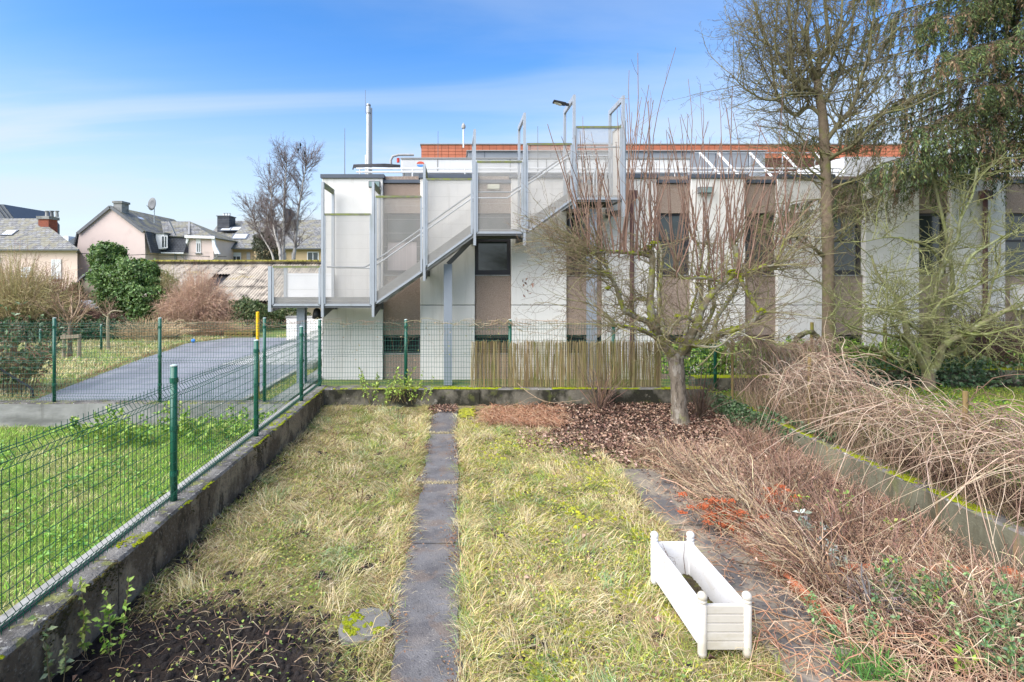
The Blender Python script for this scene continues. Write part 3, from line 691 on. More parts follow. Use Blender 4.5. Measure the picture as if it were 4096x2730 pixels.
# ------------------------------------------------ plant on the roof
YH = 14.9; SH = F/YH
def hx(u): return (u-CX)/SH
def hz_(v): return CH-(v-CY)/SH
def hvac_unit(u0, u1, label, logo):
    t = thing('cooling_unit', label, 'cooling unit', (hx((u0+u1)/2), YH+0.8, 4.84), 'long white cooling units on the roof')
    MB().box(hx(u0), hx(u1), YH, YH+1.5, hz_(688), hz_(637)).build('casing', M['hvac'], t, bevel=0.015)
    MB().box(hx(u0)-0.02, hx(u1)+0.02, YH-0.03, YH+1.53, hz_(637)+0.002, hz_(632)).build('lid', M['steel_plate'], t)
    for u in np.linspace(u0, u1, 6)[1:-1]: MB().box(hx(u)-0.012, hx(u)+0.012, YH-0.012, YH-0.002, hz_(687), hz_(638)).build('seam', M['steel_plate'], t)
    n = int((u1-u0)/155)
    for i in range(n):
        c = (hx(u0 + (i+0.5)*(u1-u0)/n), YH+0.75, hz_(632))
        f = MB().lathe(c, [(0.30, 0.0), (0.27, 0.10), (0.24, 0.10), (0.24, 0.03)], 20).build('fan_shroud', M['hvac'], t)
        MB().lathe((c[0], c[1], c[2]+0.10), [(0.28, 0.002), (0.26, 0.022), (0.10, 0.045), (0.02, 0.05)], 20).build('fan_guard', M['black'], f)
        MB().box(c[0]-0.36, c[0]-0.26, c[1]-0.32, c[1]-0.22, c[2]+0.002, c[2]+0.10).build('motor_box', M['steel_plate'], f)
    for u in (u0+8, u1-8):
        MB().box(hx(u)-0.03, hx(u)+0.03, YH+0.1, YH+0.16, 4.84, hz_(688)-0.002).build('leg', M['steel_plate'], t)
    if logo:
        cx, cz = hx(1682), hz_(658)
        for col, sg in ((mat('logo_red', (0.62,0.10,0.06), 0.5), 1), (mat('logo_blue', (0.12,0.30,0.62), 0.5), -1)):
            pts = [(cx + 0.105*math.cos(a), YH-0.006, cz + sg*0.012 + 0.066*math.sin(a)*1) for a in np.linspace(0, math.pi*sg, 10)]
            MB().slab(pts, (0, 0.004, 0)).build('emblem', col, t)
    return t
hvac_unit(1605, 2330, 'long white cooling unit with a red and blue emblem on the roof', True)
hvac_unit(2345, 2760, 'white rooftop cooling unit behind the top stair landing and shoots', False)
t = thing('roof_railing', 'thin pipe handrail running along the roof edge', 'railing', (2, YB+1.2, 4.84))
for v in (675, 690):
    MB().cyl(((1425-CX)/F*14.1, 14.1, CH-(v-CY)/F*14.1), ((3500-CX)/F*14.1, 14.1, CH-(v-CY)/F*14.1), 0.022, n=8).build('rail', M['pipe_white'], t)
for u in range(1440, 3500, 210):
    x = (u-CX)/F*14.1; MB().cyl((x, 14.1, 4.84), (x, 14.1, 5.32), 0.018, n=8).build('post', M['pipe_white'], t)
t = thing('roof_pipework', 'bent grey pipes beside the white cooling unit on the roof', 'pipes', (hx(1500), 14.4, 4.84))
tb = Tubes()
tb.add(np.array([[hx(1572), 14.5, hz_(690)], [hx(1570), 14.5, hz_(655)], [hx(1578), 14.5, hz_(640)], [hx(1600), 14.5, hz_(634)], [hx(1660), 14.5, hz_(634)]]), 0.035, 0.035, 8, (0.3,0.3,0.3))
for k, v in enumerate((676, 681, 686)):
    tb.add(np.array([[hx(1425), 14.4, hz_(694)], [hx(1428), 14.4, hz_(v)], [hx(1500), 14.4-0.05*k, hz_(v-2)], [hx(1550), 14.4, hz_(v-3)], [hx(1608), 14.45, hz_(v)]]), 0.018, 0.018, 6, (0.07,0.07,0.075))
tb.build('pipe_run', M['stem'], t)
MB().cyl((hx(1598), 14.55, hz_(662)), (hx(1598), 14.55, hz_(645)), 0.04).build('valve', mat('red_paint', (0.55,0.05,0.04), 0.5), t)
# tall flue
t = thing('flue_pipe', 'tall steel flue pipe rising from the left of the flat roof', 'chimney', at(1473, 690, 15.5))
x, _, zt = at(1474, 418, 15.5); _, _, zb = at(1474, 690, 15.5)
MB().cyl((x, 15.5, 4.84), (x, 15.5, zt), 0.062, n=16).build('flue', M['chimney_steel'], t, smooth=False)
MB().cyl((x+0.055, 15.56, 4.84), (x+0.055, 15.56, zt-0.09), 0.045, n=14).build('flue', M['chimney_steel'], t)
MB().cyl((x-0.075, 15.5, 4.84), (x-0.075, 15.5, 4.84+1.15), 0.03, n=10).build('side_pipe', M['chimney_steel'], t)
for v in (424, 455): 
    z = at(0, v, 15.5)[2]; MB().lathe((x, 15.5, z), [(0.067, -0.015), (0.067, 0.015)], 16).build('clamp', M['steel_dark'], t)
MB().cyl((x-0.085, 15.46, at(0,455,15.5)[2]), (x-0.085, 15.46, at(0,362,15.5)[2]), 0.006, n=6).build('rod', M['steel_dark'], t)
for u, v0, v1, Y, nm in ((1379,700,514,13.9,'left of the flue pipe'), (1752,640,525,15.6,'above the cooling unit left of the stairs'), (2151,690,506,14.6,'seen between the two upper stair frames'), (2598,650,545,15.6,'rising among the apple tree shoots')):
    a = at(u, v0, Y); b = at(u, v1, Y)
    t = thing('lightning_rod', 'thin lightning rod ' + nm, 'rod', (a[0], Y, 4.84), 'lightning rods on the roof')
    MB().cyl((a[0], Y, 4.84), b, 0.012, 0.006, n=8).build('rod', M['steel_dark'], t); MB().box(a[0]-0.05, a[0]+0.05, Y-0.05, Y+0.05, 4.842, 4.90).build('foot', M['concrete_grey'], t)
# grey roof block, terracotta building beyond
t = thing('roof_block', 'grey metal-clad plant room on the roof behind the cooling units', 'plant room', (6, 19, 4.8))
a = at(1872, 607, 18.5); b = at(3060, 690, 18.5)
MB().box(a[0], b[0], 18.5, 22, 4.0, a[2]).build('cladding', M['roof_block'], t)
MB().box(a[0]-0.05, b[0]+0.05, 18.42, 22.05, a[2]+0.002, a[2]+0.03).build('coping', M['steel_plate'], t)
for i in range(9): 
    x = a[0] + (i+0.5)*(b[0]-a[0])/9; MB().box(x-0.01, x+0.01, 18.488, 18.498, 4.9, a[2]-0.01).build('seam', M['slate_metal'], t)
YT = 27.0
t = thing('tiled_building', 'orange-red tiled building rising behind the flat roof', 'building', (at(2600,0,YT)[0], YT, 0))
x0 = at(1685, 0, YT)[0]; x1 = at(3640, 0, YT)[0]; zt = at(0, 580, YT)[2]; zb = at(0, 690, YT)[2]
MB().box(x0, x1, YT+0.03, YT+9, 0, zt).build('wall', M['tile_joint'], t)
MB().box(x0-0.06, x1+0.06, YT-0.06, YT+9, zt+0.004, zt+0.05).build('coping', M['steel_plate'], t)
tw, th = 27.3/F*YT, 13.4/F*YT
tm = bpy.data.meshes.new('tile'); tmb = MB().box(0.008, tw-0.008, 0, 0.029, 0.008, th-0.008); tm.from_pydata(tmb.v, [], tmb.f); tm.materials.append(M['terracotta'])
for i in range(int((x1-x0)/tw)):
    for j in range(4):
        o = link('tile', tm, None, t); o.location = (x0 + i*tw, YT - 0.002*((i*7+j*3) % 3), zt - (j+1)*th)
MB().cyl((at(1854,0,26)[0], 26, zt-0.4), (at(1854,0,26)[0], 26, zt+0.55), 0.04, n=8).build('vent_pipe', M['pipe_white'], t)
MB().lathe((at(1854,0,26)[0], 26, zt+0.55), [(0.10,0),(0.10,0.12),(0.03,0.25)], 12).build('vent_cowl', M['steel_plate'], t)
t = thing('roof_frame', 'white slanting steel struts on the roof behind the tall bare tree', 'frame', (at(3000,0,16)[0], 16, 4.84))
for u in (2800, 2872, 3000, 3130, 3260):
    a = at(u, 612, 16); b = at(u+95, 715, 15.2); MB().bar(a, b, 0.035, 0.05).build('strut', M['white_paint'], t)
    MB().cyl((a[0], 16, 4.84), a, 0.018, n=8).build('leg', M['galv'], t)
a = at(2780, 612, 16.05); b = at(3300, 612, 16.05); MB().bar(a, b, 0.03, 0.035).build('beam', M['galv'], t)
a = at(3500, 716, 14.0); MB().box(a[0]-0.8, a[0]+5, 14.0, 16.5, 4.84, 5.6).build('housing', M['white_paint'], t)

# ================================================================== EXTERNAL STEEL STAIRCASE
YF, YR = 11.75, 12.84; SF = F/YF
def sx(u): return (u-CX)/SF
def sz(v): return CH-(v-CY)/SF
ST = thing('steel_staircase', 'galvanised outside staircase with mesh panels and tall frames on the pale building', 'staircase', (sx(1700), 12.3, 0))
portals = [(1289,727,1269), (1492,728,1269), (1697,658,1124), (1899,517,982), (2099,451,982), (2298,379,835), (2495,382,868)]
for i, (u, vt, vb) in enumerate(portals):
    x = sx(u); zt, zb = sz(vt), sz(vb); pw = 0.055
    b = MB(); b.box(x-pw/2, x+pw/2, YF, YF+0.09, zb, zt)
    f = b.build('front_post', M['galv'], ST)
    MB().box(x-pw/2, x+pw/2, YR-0.09, YR, zb+0.12, zt).build('rear_post', M['galv'], ST)
    MB().box(x-pw/2+0.001, x+pw/2-0.001, YF+0.092, YR-0.092, zt-0.11, zt-0.001).build('top_beam', M['galv_green'] if i < 3 else M['galv'], ST)
    MB().add([], []).slab([(x-0.03, YF+0.092, zb), (x-0.03, YB-0.005, zb+0.16), (x-0.03, YB-0.005, zb+0.26), (x-0.03, YF+0.092, zb+0.17)], (0.06, 0, 0)).build('bracket', M['steel_dark'], ST)
    MB().box(x-0.07, x+0.07, YB-0.02, YB-0.003, zb+0.1, zb+0.32).build('wall_plate', M['steel_dark'], ST)
    for k in range(3):
        z = zb + 0.35 + k*(zt-zb-0.7)/3
        MB().cyl((x-0.045, YF+0.03, z), (x+0.045, YF+0.03, z), 0.006, n=6).build('bolt', M['steel_dark'], f)
def mesh_infill(u0, u1, vt0, vt1, vb0, vb1, y=YF+0.03, fx=None, mossy=True):
    x0, x1 = sx(u0), sx(u1); p = [(x0, sz(vb0)), (x1, sz(vb1)), (x1, sz(vt1)), (x0, sz(vt0))]
    w = 0.045
    fr = MB()
    for (a, b) in ((0,1), (1,2), (3,0)):
        ax, az = p[a]; bx_, bz_ = p[b]
        fr.bar((ax, y, az), (bx_, y, bz_), 0.03, w, up=(0,0,1) if a == 0 else (1,0,0))
    pf = fr.build('mesh_frame', M['galv'], ST)
    MB().bar((p[3][0], y-0.002, p[3][1]), (p[2][0], y-0.002, p[2][1]), 0.036, w).build('top_bar', M['galv_green'] if mossy else M['galv'], pf)
    n = int((x1-x0)/0.0205); t = Tubes()
    for i in range(1, n):
        f = i/n; x = x0 + f*(x1-x0)
        t.add(np.array([[x, y+0.008, p[0][1]*(1-f)+p[1][1]*f], [x, y+0.008, p[3][1]*(1-f)+p[2][1]*f]]), 0.0048, 0.0048, 4, (0.36,0.36,0.35))
    zlo, zhi = max(sz(vb0), sz(vb1)), min(sz(vt0), sz(vt1)); zz = zlo + 0.03
    lo = min(sz(vb0), sz(vb1)); zz = lo + 0.04
    while zz < zhi:
        f0, f1 = 0.0, 1.0
        if zz < zlo:
            f = (zz - sz(vb0))/(sz(vb1)-sz(vb0)); f1 = f if sz(vb1) > sz(vb0) else 1.0
        t.add(np.array([[x0+f0*(x1-x0), y+0.014, zz], [x0+f1*(x1-x0), y+0.014, zz]]), 0.0024, 0.0024, 4, (0.34,0.34,0.33)); zz += 0.30
    t.build('wire_mesh', M['wiremesh'], pf, smooth=True)
M['wiremesh'] = mat('wiremesh', (0.47,0.45,0.415), 0.6, metal=0.15, tone=0.08, tscale=2)
mesh_infill(1090, 1277, 1068, 1068, 1221, 1221)
mesh_infill(1297, 1482, 858, 858, 1221, 1221)
mesh_infill(1502, 1685, 787, 787, 1214, 1088)
mesh_infill(1706, 1887, 717, 717, 1068, 937)
mesh_infill(1908, 2089, 647, 647, 931, 931)
mesh_infill(2109, 2287, 576, 576, 927, 799)
mesh_infill(2306, 2485, 508, 508, 795, 795)
# end post of the low landing, landings, flights
x = sx(1078); MB().box(x-0.035, x+0.035, YF, YF+0.09, sz(1248), sz(1066)).build('front_post', M['galv'], ST)
MB().box(x-0.035, x+0.035, YR, YR+0.09, sz(1248)+0.1, sz(1068)).build('rear_post', M['galv'], ST)
MB().box(x+0.05, sx(1284), YR+0.02, YR+0.05, sz(1200), sz(1092)).build('guard_board', M['white_paint'], ST)
MB().add([], []).slab([(x-0.03, YF+0.092, sz(1248)), (x-0.03, YR, sz(1238)), (x-0.03, YR, sz(1226)), (x-0.03, YF+0.092, sz(1226))], (0.06, 0, 0)).build('bracket', M['steel_dark'], ST)
def landing(u0, u1, v, name='landing'):
    z = sz(v)
    MB().box(sx(u0), sx(u1), YF+0.10, YR-0.01, z-0.035, z).build(name, M['steel_plate'], ST)
    for y in (YF+0.06, YR-0.06): MB().box(sx(u0), sx(u1), y-0.02, y+0.02, z-0.15, z-0.037).build('edge_beam', M['steel_dark'], ST)
landing(1078, 1500, 1205); landing(1895, 2102, 915); landing(2295, 2500, 779)
MB().box(sx(1090), sx(1480), YF+0.10, YF+0.106, sz(1204), sz(1190)).build('kick_plate', M['steel_plate'], ST)
def flight(u0, v0, u1, v1, n):
    x0, x1, z0, z1 = sx(u0), sx(u1), sz(v0), sz(v1)
    for y in (YF+0.06, YR-0.08):
        MB().bar((x0, y, z0), (x1, y, z1), 0.012, 0.26).build('stringer', M['steel_plate'], ST)
    for i in range(n):
        f = (i+0.5)/n; x = x0 + f*(x1-x0); z = z0 + (z1-z0)*(i+1)/n - 0.03
        MB().box(x-0.14, x+0.14, YF+0.072, YR-0.092, z-0.03, z).build('tread', M['steel_plate'], ST)
flight(1500, 1200, 1895, 920, 9); flight(2102, 912, 2297, 785, 4)
def rail(pts, y):
    Tubes().add(np.array([[sx(u), y, sz(v)] for u, v in pts]), 0.019, 0.019, 8, (0.36,0.37,0.38)).build('handrail', M['galv'], ST)
for y in (YF+0.12, YR-0.12):
    rail([(1303,1068), (1380,1068), (1452,1070), (1478,1057), (1590,980), (1699,903), (1795,836), (1892,768), (1900,766), (1980,766), (2046,766), (2100,730), (2200,663), (2292,600), (2320,584), (2485,584)], y)
# end screen of the top landing and hoops behind it
xq = sx(2497)
fr = MB()
for a, b in (((YF+0.1, sz(795)), (YR-0.1, sz(795))), ((YF+0.1, sz(480)), (YR-0.1, sz(480))), ((YF+0.1, sz(795)), (YF+0.1, sz(480))), ((YR-0.1, sz(795)), (YR-0.1, sz(480)))):
    fr.bar((xq+0.045, a[0], a[1]), (xq+0.045, b[0], b[1]), 0.04, 0.03)
pf = fr.build('mesh_frame', M['galv'], ST)
t = Tubes()
for i in range(1, 44): 
    y = YF+0.1 + i*(YR-YF-0.2)/44; t.add(np.array([[xq+0.045, y, sz(795)], [xq+0.045, y, sz(480)]]), 0.0048, 0.0048, 4, (0.36,0.36,0.35))
t.build('wire_mesh', M['wiremesh'], pf)
for dx in (0, 0.22):
    x = sx(2400)+dx
    Tubes().add(np.array([[x-0.1, YR-0.05, 4.25], [x-0.08, YR-0.05, 4.9], [x+0.02, YR-0.05, 5.2], [x+0.2, YR-0.05, 5.32], [x+0.2, YR-0.05, 4.3]]), 0.02, 0.02, 6, (0.36,0.36,0.35)).build('hoop', M['galv'], ST)
# supporting columns
def hcol(x, y, z1, w=0.2):
    c = MB(); c.box(x-w/2, x+w/2, y-0.10, y-0.085, 0, z1); c.box(x-w/2, x+w/2, y+0.085, y+0.10, 0, z1); c.box(x-0.006, x+0.006, y-0.0845, y+0.0845, 0, z1)
    c.build('column', M['blue_steel'], ST)
hcol(-3.50, 12.25, sz(1205)-0.16, 0.18); hcol((1792-CX)/F*12.3, 12.3, 2.75, 0.19); hcol((2366-CX)/F*12.3, 12.3, 4.0, 0.19)
MB().bar((-0.166, 12.3, 2.75), (sx(1895), 12.3, sz(931)-0.1), 0.12, 0.1).build('support_beam', M['steel_dark'], ST)
# street-lamp head clamped to the frame
t = thing('lamp_head', 'flat black lamp head clamped to the tall stair frame', 'lamp', at(2255, 425, 12.2))
a = at(2212, 407, 12.2); b = at(2262, 418, 12.2); c = at(2278, 421, 12.2)
MB().bar(a, b, 0.16, 0.045).build('lamp_body', M['black'], t, bevel=0.008)
MB().bar((a[0]+0.03, a[1], a[2]-0.027), (b[0]-0.1, b[1], b[2]-0.022), 0.12, 0.008).build('lens', M['lamp_pale'], t)
MB().bar(b, c, 0.05, 0.05).build('arm', M['black'], t)
t = thing('feed_bag', 'dark shaggy bundle hanging under the first stair landing', 'bundle', at(1268, 1240, 12.1))
b = MB(); a = at(1268, 1278, 12.1); b.lathe((a[0], a[1], a[2]), [(0.04,0.0),(0.11,0.02),(0.10,0.12),(0.075,0.22),(0.03,0.25)], 10); b.build('bundle', M['black'], t, smooth=True)
# ================================================================== HOUSES BEYOND THE ROAD
def z1(x, y): return (x/1.81, 650+y/1.81)
def q(x, y, Y): return at(*z1(x, y), Y)
def wall_poly(name, pts, th, m, parent): return MB().slab(pts, (0, th, 0)).build(name, m, parent)
def roof_poly(name, pts, m, parent, th=0.12):
    a, b, c = Vector(pts[0]), Vector(pts[1]), Vector(pts[2]); n = (b-a).cross(c-a).normalized()
    if n.z < 0: n = -n
    return MB().slab(pts, -n*th).build(name, m, parent)
def win(parent, x0, y0, x1, y1, Y, m='glass', blind=0.0, sill=True):
    """a window cut into a wall that stands at distance Y"""
    a = q(x0, y1, Y); b = q(x1, y0, Y); w = 0.09
    f = MB(); f.box(a[0], b[0], Y-0.09, Y-0.004, b[2]-w, b[2]); f.box(a[0], b[0], Y-0.09, Y-0.004, a[2], a[2]+w)
    f.box(a[0], a[0]+w, Y-0.09, Y-0.004, a[2]+w, b[2]-w); f.box(b[0]-w, b[0], Y-0.09, Y-0.004, a[2]+w, b[2]-w)
    o = f.build('window_frame', M['white_paint'], parent)
    zb = b[2]-w - blind*(b[2]-a[2]-2*w)
    if blind < 1: MB().box(a[0]+w, b[0]-w, Y-0.05, Y-0.045, a[2]+w, zb-0.002).build('pane', M[m], o)
    if 0 < blind < 1 or blind == 0:
        xm = (a[0]+b[0])/2; MB().box(xm-0.04, xm+0.04, Y-0.085, Y-0.052, a[2]+w, zb-0.004).build('mullion', M['white_paint'], o)
    if blind:
        n = max(3, int((b[2]-w-zb)/0.12))
        for i in range(n):
            z = zb + i*(b[2]-w-zb)/n; MB().box(a[0]+w, b[0]-w, Y-0.07, Y-0.055, z+0.006, z+(b[2]-w-zb)/n).build('shutter_slat', M['white_paint'], o)
    if sill: MB().box(a[0]-0.1, b[0]+0.1, Y-0.16, Y-0.004, a[2]-0.14, a[2]-0.004).build('sill', M['concrete_grey'], o)
    return o
def rooflight(parent, c, du, dv, w, h):
    """skylight lying on a roof plane spanned by du (along) and dv (up the slope)"""
    c, du, dv = Vector(c), Vector(du).normalized(), Vector(dv).normalized(); n = du.cross(dv).normalized()
    if n.y > 0: n = -n
    p = [c - du*w/2 - dv*h/2, c + du*w/2 - dv*h/2, c + du*w/2 + dv*h/2, c - du*w/2 + dv*h/2]
    o = MB().slab([v - n*0.02 for v in p], n*0.10).build('skylight', M['slate_metal'], parent)
    p2 = [c + (v-c)*0.8 + n*0.082 for v in p]
    MB().slab(p2, n*0.02).build('pane', M['sky_pane'], o)
M['sky_pane'] = mat('sky_pane', (0.55,0.57,0.58), 0.15, spec=0.8, tone=0)

# --- cream house at the left edge
Y0 = 50.0
h = thing('house', 'cream house with slate roof and red brick chimney at the left edge', 'house', (at(150,0,Y0)[0], Y0, 0))
xl, xr = at(-500, 0, Y0)[0], q(560, 0, Y0)[0]; ze = q(0, 628, Y0)[2]
SK = -0.72        # the house stands at an angle: its side runs along the line of sight
MB().slab([(xl, Y0, -0.3), (xr, Y0, -0.3), (xr+9*SK, Y0+9, -0.3), (xl+9*SK, Y0+9, -0.3)], (0, 0, ze+0.3)).build('wall', M['cream_render'], h)
zr = q(0, 405, Y0+4.2)[2]; xh = q(262, 0, Y0+4.2)[0]
roof_poly('roof', [(xl, Y0-0.4, ze-0.02), (xr+0.4, Y0-0.4, ze-0.02), (xh, Y0+4.4, zr), (xl, Y0+4.4, zr)], M['slate'], h)
roof_poly('roof', [(xr+0.4, Y0-0.4, ze-0.02), (xr+0.4+9*SK, Y0+9.4, ze-0.02), (xh, Y0+4.4, zr)], M['slate_side'], h)
roof_poly('roof', [(xr+0.4+9*SK, Y0+9.4, ze-0.02), (xl, Y0+9.4, ze-0.02), (xl, Y0+4.4, zr), (xh, Y0+4.4, zr)], M['slate'], h)
MB().box(xl, xr+0.45, Y0-0.52, Y0-0.38, ze-0.16, ze-0.03).build('gutter', M['steel_dark'], h)
a, b = q(277, 0, Y0+3.0), q(352, 0, Y0+3.0); zc_ = q(0, 412, Y0+3.0)[2]
c = MB().box(a[0], b[0], Y0+3.0, Y0+4.2, zr-2.4, zc_).build('chimney', M['brick_red'], h)
MB().box(a[0]-0.12, b[0]+0.12, Y0+2.88, Y0+4.32, zc_+0.002, zc_+0.3).build('chimney_cap', M['concrete_grey'], c)
for i in range(3): MB().lathe((a[0]+0.4+i*0.5, Y0+3.6, zc_+0.3), [(0.16,0.002),(0.13,0.5),(0.2,0.52),(0.2,0.6)], 10).build('chimney_pot', M['steel_dark'] if i == 1 else M['steel_plate'], c)
MB().bar((a[0]-0.1, Y0+2.94, zr-0.9), (b[0]+0.1, Y0+2.94, zr-1.7), 0.1, 0.25).build('flashing', M['steel_plate'], c)
dv = (0, 4.8, zr-ze)
for (x, y) in ((70, 513), (277, 530)): rooflight(h, Vector(q(x, y, Y0+2.0)) + Vector((0,-0.0,0)), (1,0,0), dv, 1.15, 1.0)
win(h, 375, 703, 446, 842, Y0, blind=1.0); win(h, 158, 758, 234, 832, Y0, blind=0.85); win(h, -20, 690, 6, 800, Y0, blind=0.0)
win(h, 425, 965, 505, 1040, Y0, blind=0.5)
t = thing('slate_roof_house', 'dark zinc roof slope at the far left edge behind the cream house', 'house', (at(-100,0,70)[0], 70, 0))
a = q(-160, 300, 70); b = q(28, 305, 70); c_ = q(105, 408, 70)
MB().slab([a, b, c_, (c_[0], 70, 2), (a[0], 70, 2)], (0, 8, 0)).build('wall', M['slate_metal'], t)
for x in (-40, -10, 20): 
    p0 = q(x, 306, 69.9); p1 = q(x+75, 405, 69.9); MB().bar(p0, p1, 0.08, 0.08).build('seam', M['steel_dark'], t)

# --- pink gabled house
Y0 = 58.0
h = thing('house', 'pink gabled house with mossy slate mansard roof and satellite dish', 'house', (q(800,0,Y0)[0], Y0, 0))
g = [q(560, 1150, Y0), q(560, 610, Y0), q(572, 518, Y0), q(805, 326, Y0), q(1046, 508, Y0), q(1052, 655, Y0), q(1052, 1150, Y0)]
g = [(x, y, max(z, -0.3)) for x, y, z in g]
Ln = 13.0
MB().slab([g[0], g[1], g[2], g[3], g[4], g[5], g[6]], (0, Ln, 0)).build('wall', M['pink_render'], h)
def ext(p, d, dx=0, dz=0): return (p[0]+dx, p[1]+d, p[2]+dz)
roof_poly('roof', [ext(g[3], -0.15, 0, 0.15), ext(g[4], -0.15, 0.25, 0.12), ext(g[4], Ln, 0.25, 0.12), ext(g[3], Ln, 0, 0.15)], M['slate_side'], h)
roof_poly('roof', [ext(g[3], -0.15, 0, 0.15), ext(g[2], -0.15, -0.25, 0.12), ext(g[2], Ln, -0.25, 0.12), ext(g[3], Ln, 0, 0.15)], M['slate_side'], h)
MB().slab([ext(g[4], -0.12, 0.22, 0.1), ext(g[5], -0.12, 0.75, 0.0), ext(g[5], Ln, 0.75, 0.0), ext(g[4], Ln, 0.22, 0.1)], (-0.15, 0, 0)).build('mansard', M['slate_dark'], h)
MB().slab([ext(g[2], -0.12, -0.2, 0.1), ext(g[1], -0.12, -0.4, 0.0), ext(g[1], Ln, -0.4, 0.0), ext(g[2], Ln, -0.2, 0.1)], (0.15, 0, 0)).build('mansard', M['slate_dark'], h)
for i, j in ((2,3), (3,4)):
    MB().bar(ext(g[i], -0.2, 0, 0.05), ext(g[j], -0.2, 0, 0.05), 0.12, 0.3).build('verge_trim', M['steel_dark'], h)
a = q(808, 0, Y0)[0]; b = q(868, 0, Y0)[0]; zt = q(0, 292, Y0)[2]
c = MB().box(a, b, Y0+0.3, Y0+1.6, g[3][2]-1.2, zt).build('chimney', M['concrete_grey'], h)
MB().box(a-0.1, b+0.1, Y0+0.2, Y0+1.7, zt+0.002, zt+0.22).build('chimney_cap', M['concrete_grey'], c)
# side wing to the right
Yw = 60.5
w0, w1 = q(1365, 0, Yw)[0], q(1546, 0, Yw)[0]; ze = q(0, 540, Yw)[2]
wg_ = MB().box(g[5][0]-0.5, w1, Yw, Yw+8, -0.3, q(0, 655, Yw)[2]).build('wing_wall', M['pink_render'], h)
MB().box(w0, w1, Yw-0.02, Yw+7.9, q(0, 655, Yw)[2]+0.002, ze).build('wing_wall', M['pink_render'], h)
ap = (q(1372, 428, Yw+3.5)[0], Yw+3.5, q(1372, 428, Yw+3.5)[2]); ap0 = (g[4][0]-1.5, Yw+3.5, ap[2])
roof_poly('roof', [(w0-2.6, Yw-0.35, ze+0.1), (w1+0.3, Yw-0.35, ze-0.1), ap, ap0], M['slate'], h)
roof_poly('roof', [(w1+0.3, Yw-0.35, ze-0.1), (w1+0.3, Yw+7.5, ze-0.1), ap], M['slate_side'], h)
MB().bar((w0-0.2, Yw-0.45, ze+0.0), (w1+0.35, Yw-0.45, ze-0.1), 0.14, 0.3).build('fascia', M['white_paint'], h)
for xx, s in ((w0, -1), (w1, 1)):
    za, zb = ze-0.15, q(0, 665, Yw)[2]
    MB().slab([(xx-0.12, Yw-0.30, za), (xx+0.18*1, Yw-0.30, za), (xx+s*0.25+0.12, Yw-0.30, (za+zb)/2), (xx+s*0.75+0.1, Yw-0.30, zb), (xx+s*0.75-0.5, Yw-0.30, zb), (xx+s*0.1-0.1, Yw-0.30, (za+zb)/2)], (0, 0.27, 0)).build('bargeboard', M['white_paint'], h)
ms0, ms1 = q(1052, 0, Yw)[0], w0
MB().slab([(g[5][0]+0.3, Yw-0.6, q(0,655,Yw)[2]), (w0-0.2, Yw-0.6, q(0,655,Yw)[2]), (w0+0.05, Yw-0.1, ze-0.05), (g[5][0]+0.1, Yw-0.1, q(0,515,Yw)[2])], (0, 0.2, 0)).build('mansard', mat('slate_front', (0.05,0.055,0.065), 0.65, tone=0.25, tscale=1.5, brick=('x','z',0.34,0.22,0.02,(0.08,0.085,0.095),(0.015,0.015,0.018)), layers=[((0.13,0.11,0.06), 1.5, 0.58, 0.7, 0.5)]), h)
MB().bar((g[5][0]+0.2, Yw-0.7, q(0,657,Yw)[2]), (w0-0.2, Yw-0.7, q(0,660,Yw)[2]), 0.14, 0.14).build('gutter', M['pipe_white'], h)
d = MB().box(q(1163,0,Yw)[0], q(1222,0,Yw)[0], Yw-1.0, Yw+1.0, q(0,632,Yw)[2], q(0,522,Yw)[2]).build('dormer', M['white_paint'], h)
MB().box(q(1163,0,Yw)[0]-0.15, q(1222,0,Yw)[0]+0.15, Yw-1.15, Yw+1.0, q(0,522,Yw)[2]+0.002, q(0,514,Yw)[2]).build('dormer_roof', M['steel_dark'], h)
win(d, 1170, 532, 1215, 622, Yw-1.0, sill=False)
win(h, 1422, 556, 1455, 655, Yw-0.02, blind=0.3)
rooflight(h, q(1028, 418, Y0+3.2), (0,1,0), Vector(g[3])-Vector(g[4]), 1.2, 1.1)
MB().cyl((q(1270,0,Yw-0.1)[0], Yw-0.1, -0.3), (q(1270,0,Yw-0.1)[0], Yw-0.1, q(0,662,Yw)[2]), 0.09).build('downpipe', M['steel_plate'], h)
for x0_, x1_ in ((1310,1350), (1570,1530)):
    Tubes().add(np.array([q(x0_, 662, Yw-0.5), q(x0_+4, 680, Yw-0.4), q(x1_, 715, Yw-0.1), q(x1_, 760, Yw-0.1)]), 0.06, 0.06, 8, (0.28,0.28,0.28)).build('downpipe', M['stem'], h)
MB().bar(q(1228, 430, Yw-0.5), q(1270, 525, Yw-0.6), 0.25, 0.06).build('valley_flashing', M['steel_plate'], h)
MB().bar((ap[0], ap[1]-0.1, ap[2]), q(1366, 522, Yw-0.42), 0.2, 0.06).build('ridge_flashing', M['steel_plate'], h)
t = thing('satellite_dish', 'grey satellite dish on a mast above the pink house roof', 'satellite dish', q(1117, 420, 59))
p0, p1 = q(1117, 440, 59), q(1117, 320, 59)
MB().cyl(p0, p1, 0.045, n=8).build('mast', M['galv'], t)
cd = q(1107, 304, 58.8); b = MB(); dn = Vector((-0.35, -0.93, 0.1)).normalized(); up = Vector((0,0,1)); rr = dn.cross(up).normalized(); uu = rr.cross(dn)
vs = [Vector(cd) + dn*-0.02]; 
for k_, rad in enumerate((0.35, 0.72)):
    for i in range(18):
        a_ = 2*math.pi*i/18; vs.append(Vector(cd) + rr*math.cos(a_)*rad*0.82 + uu*math.sin(a_)*rad + dn*(rad*rad*0.22))
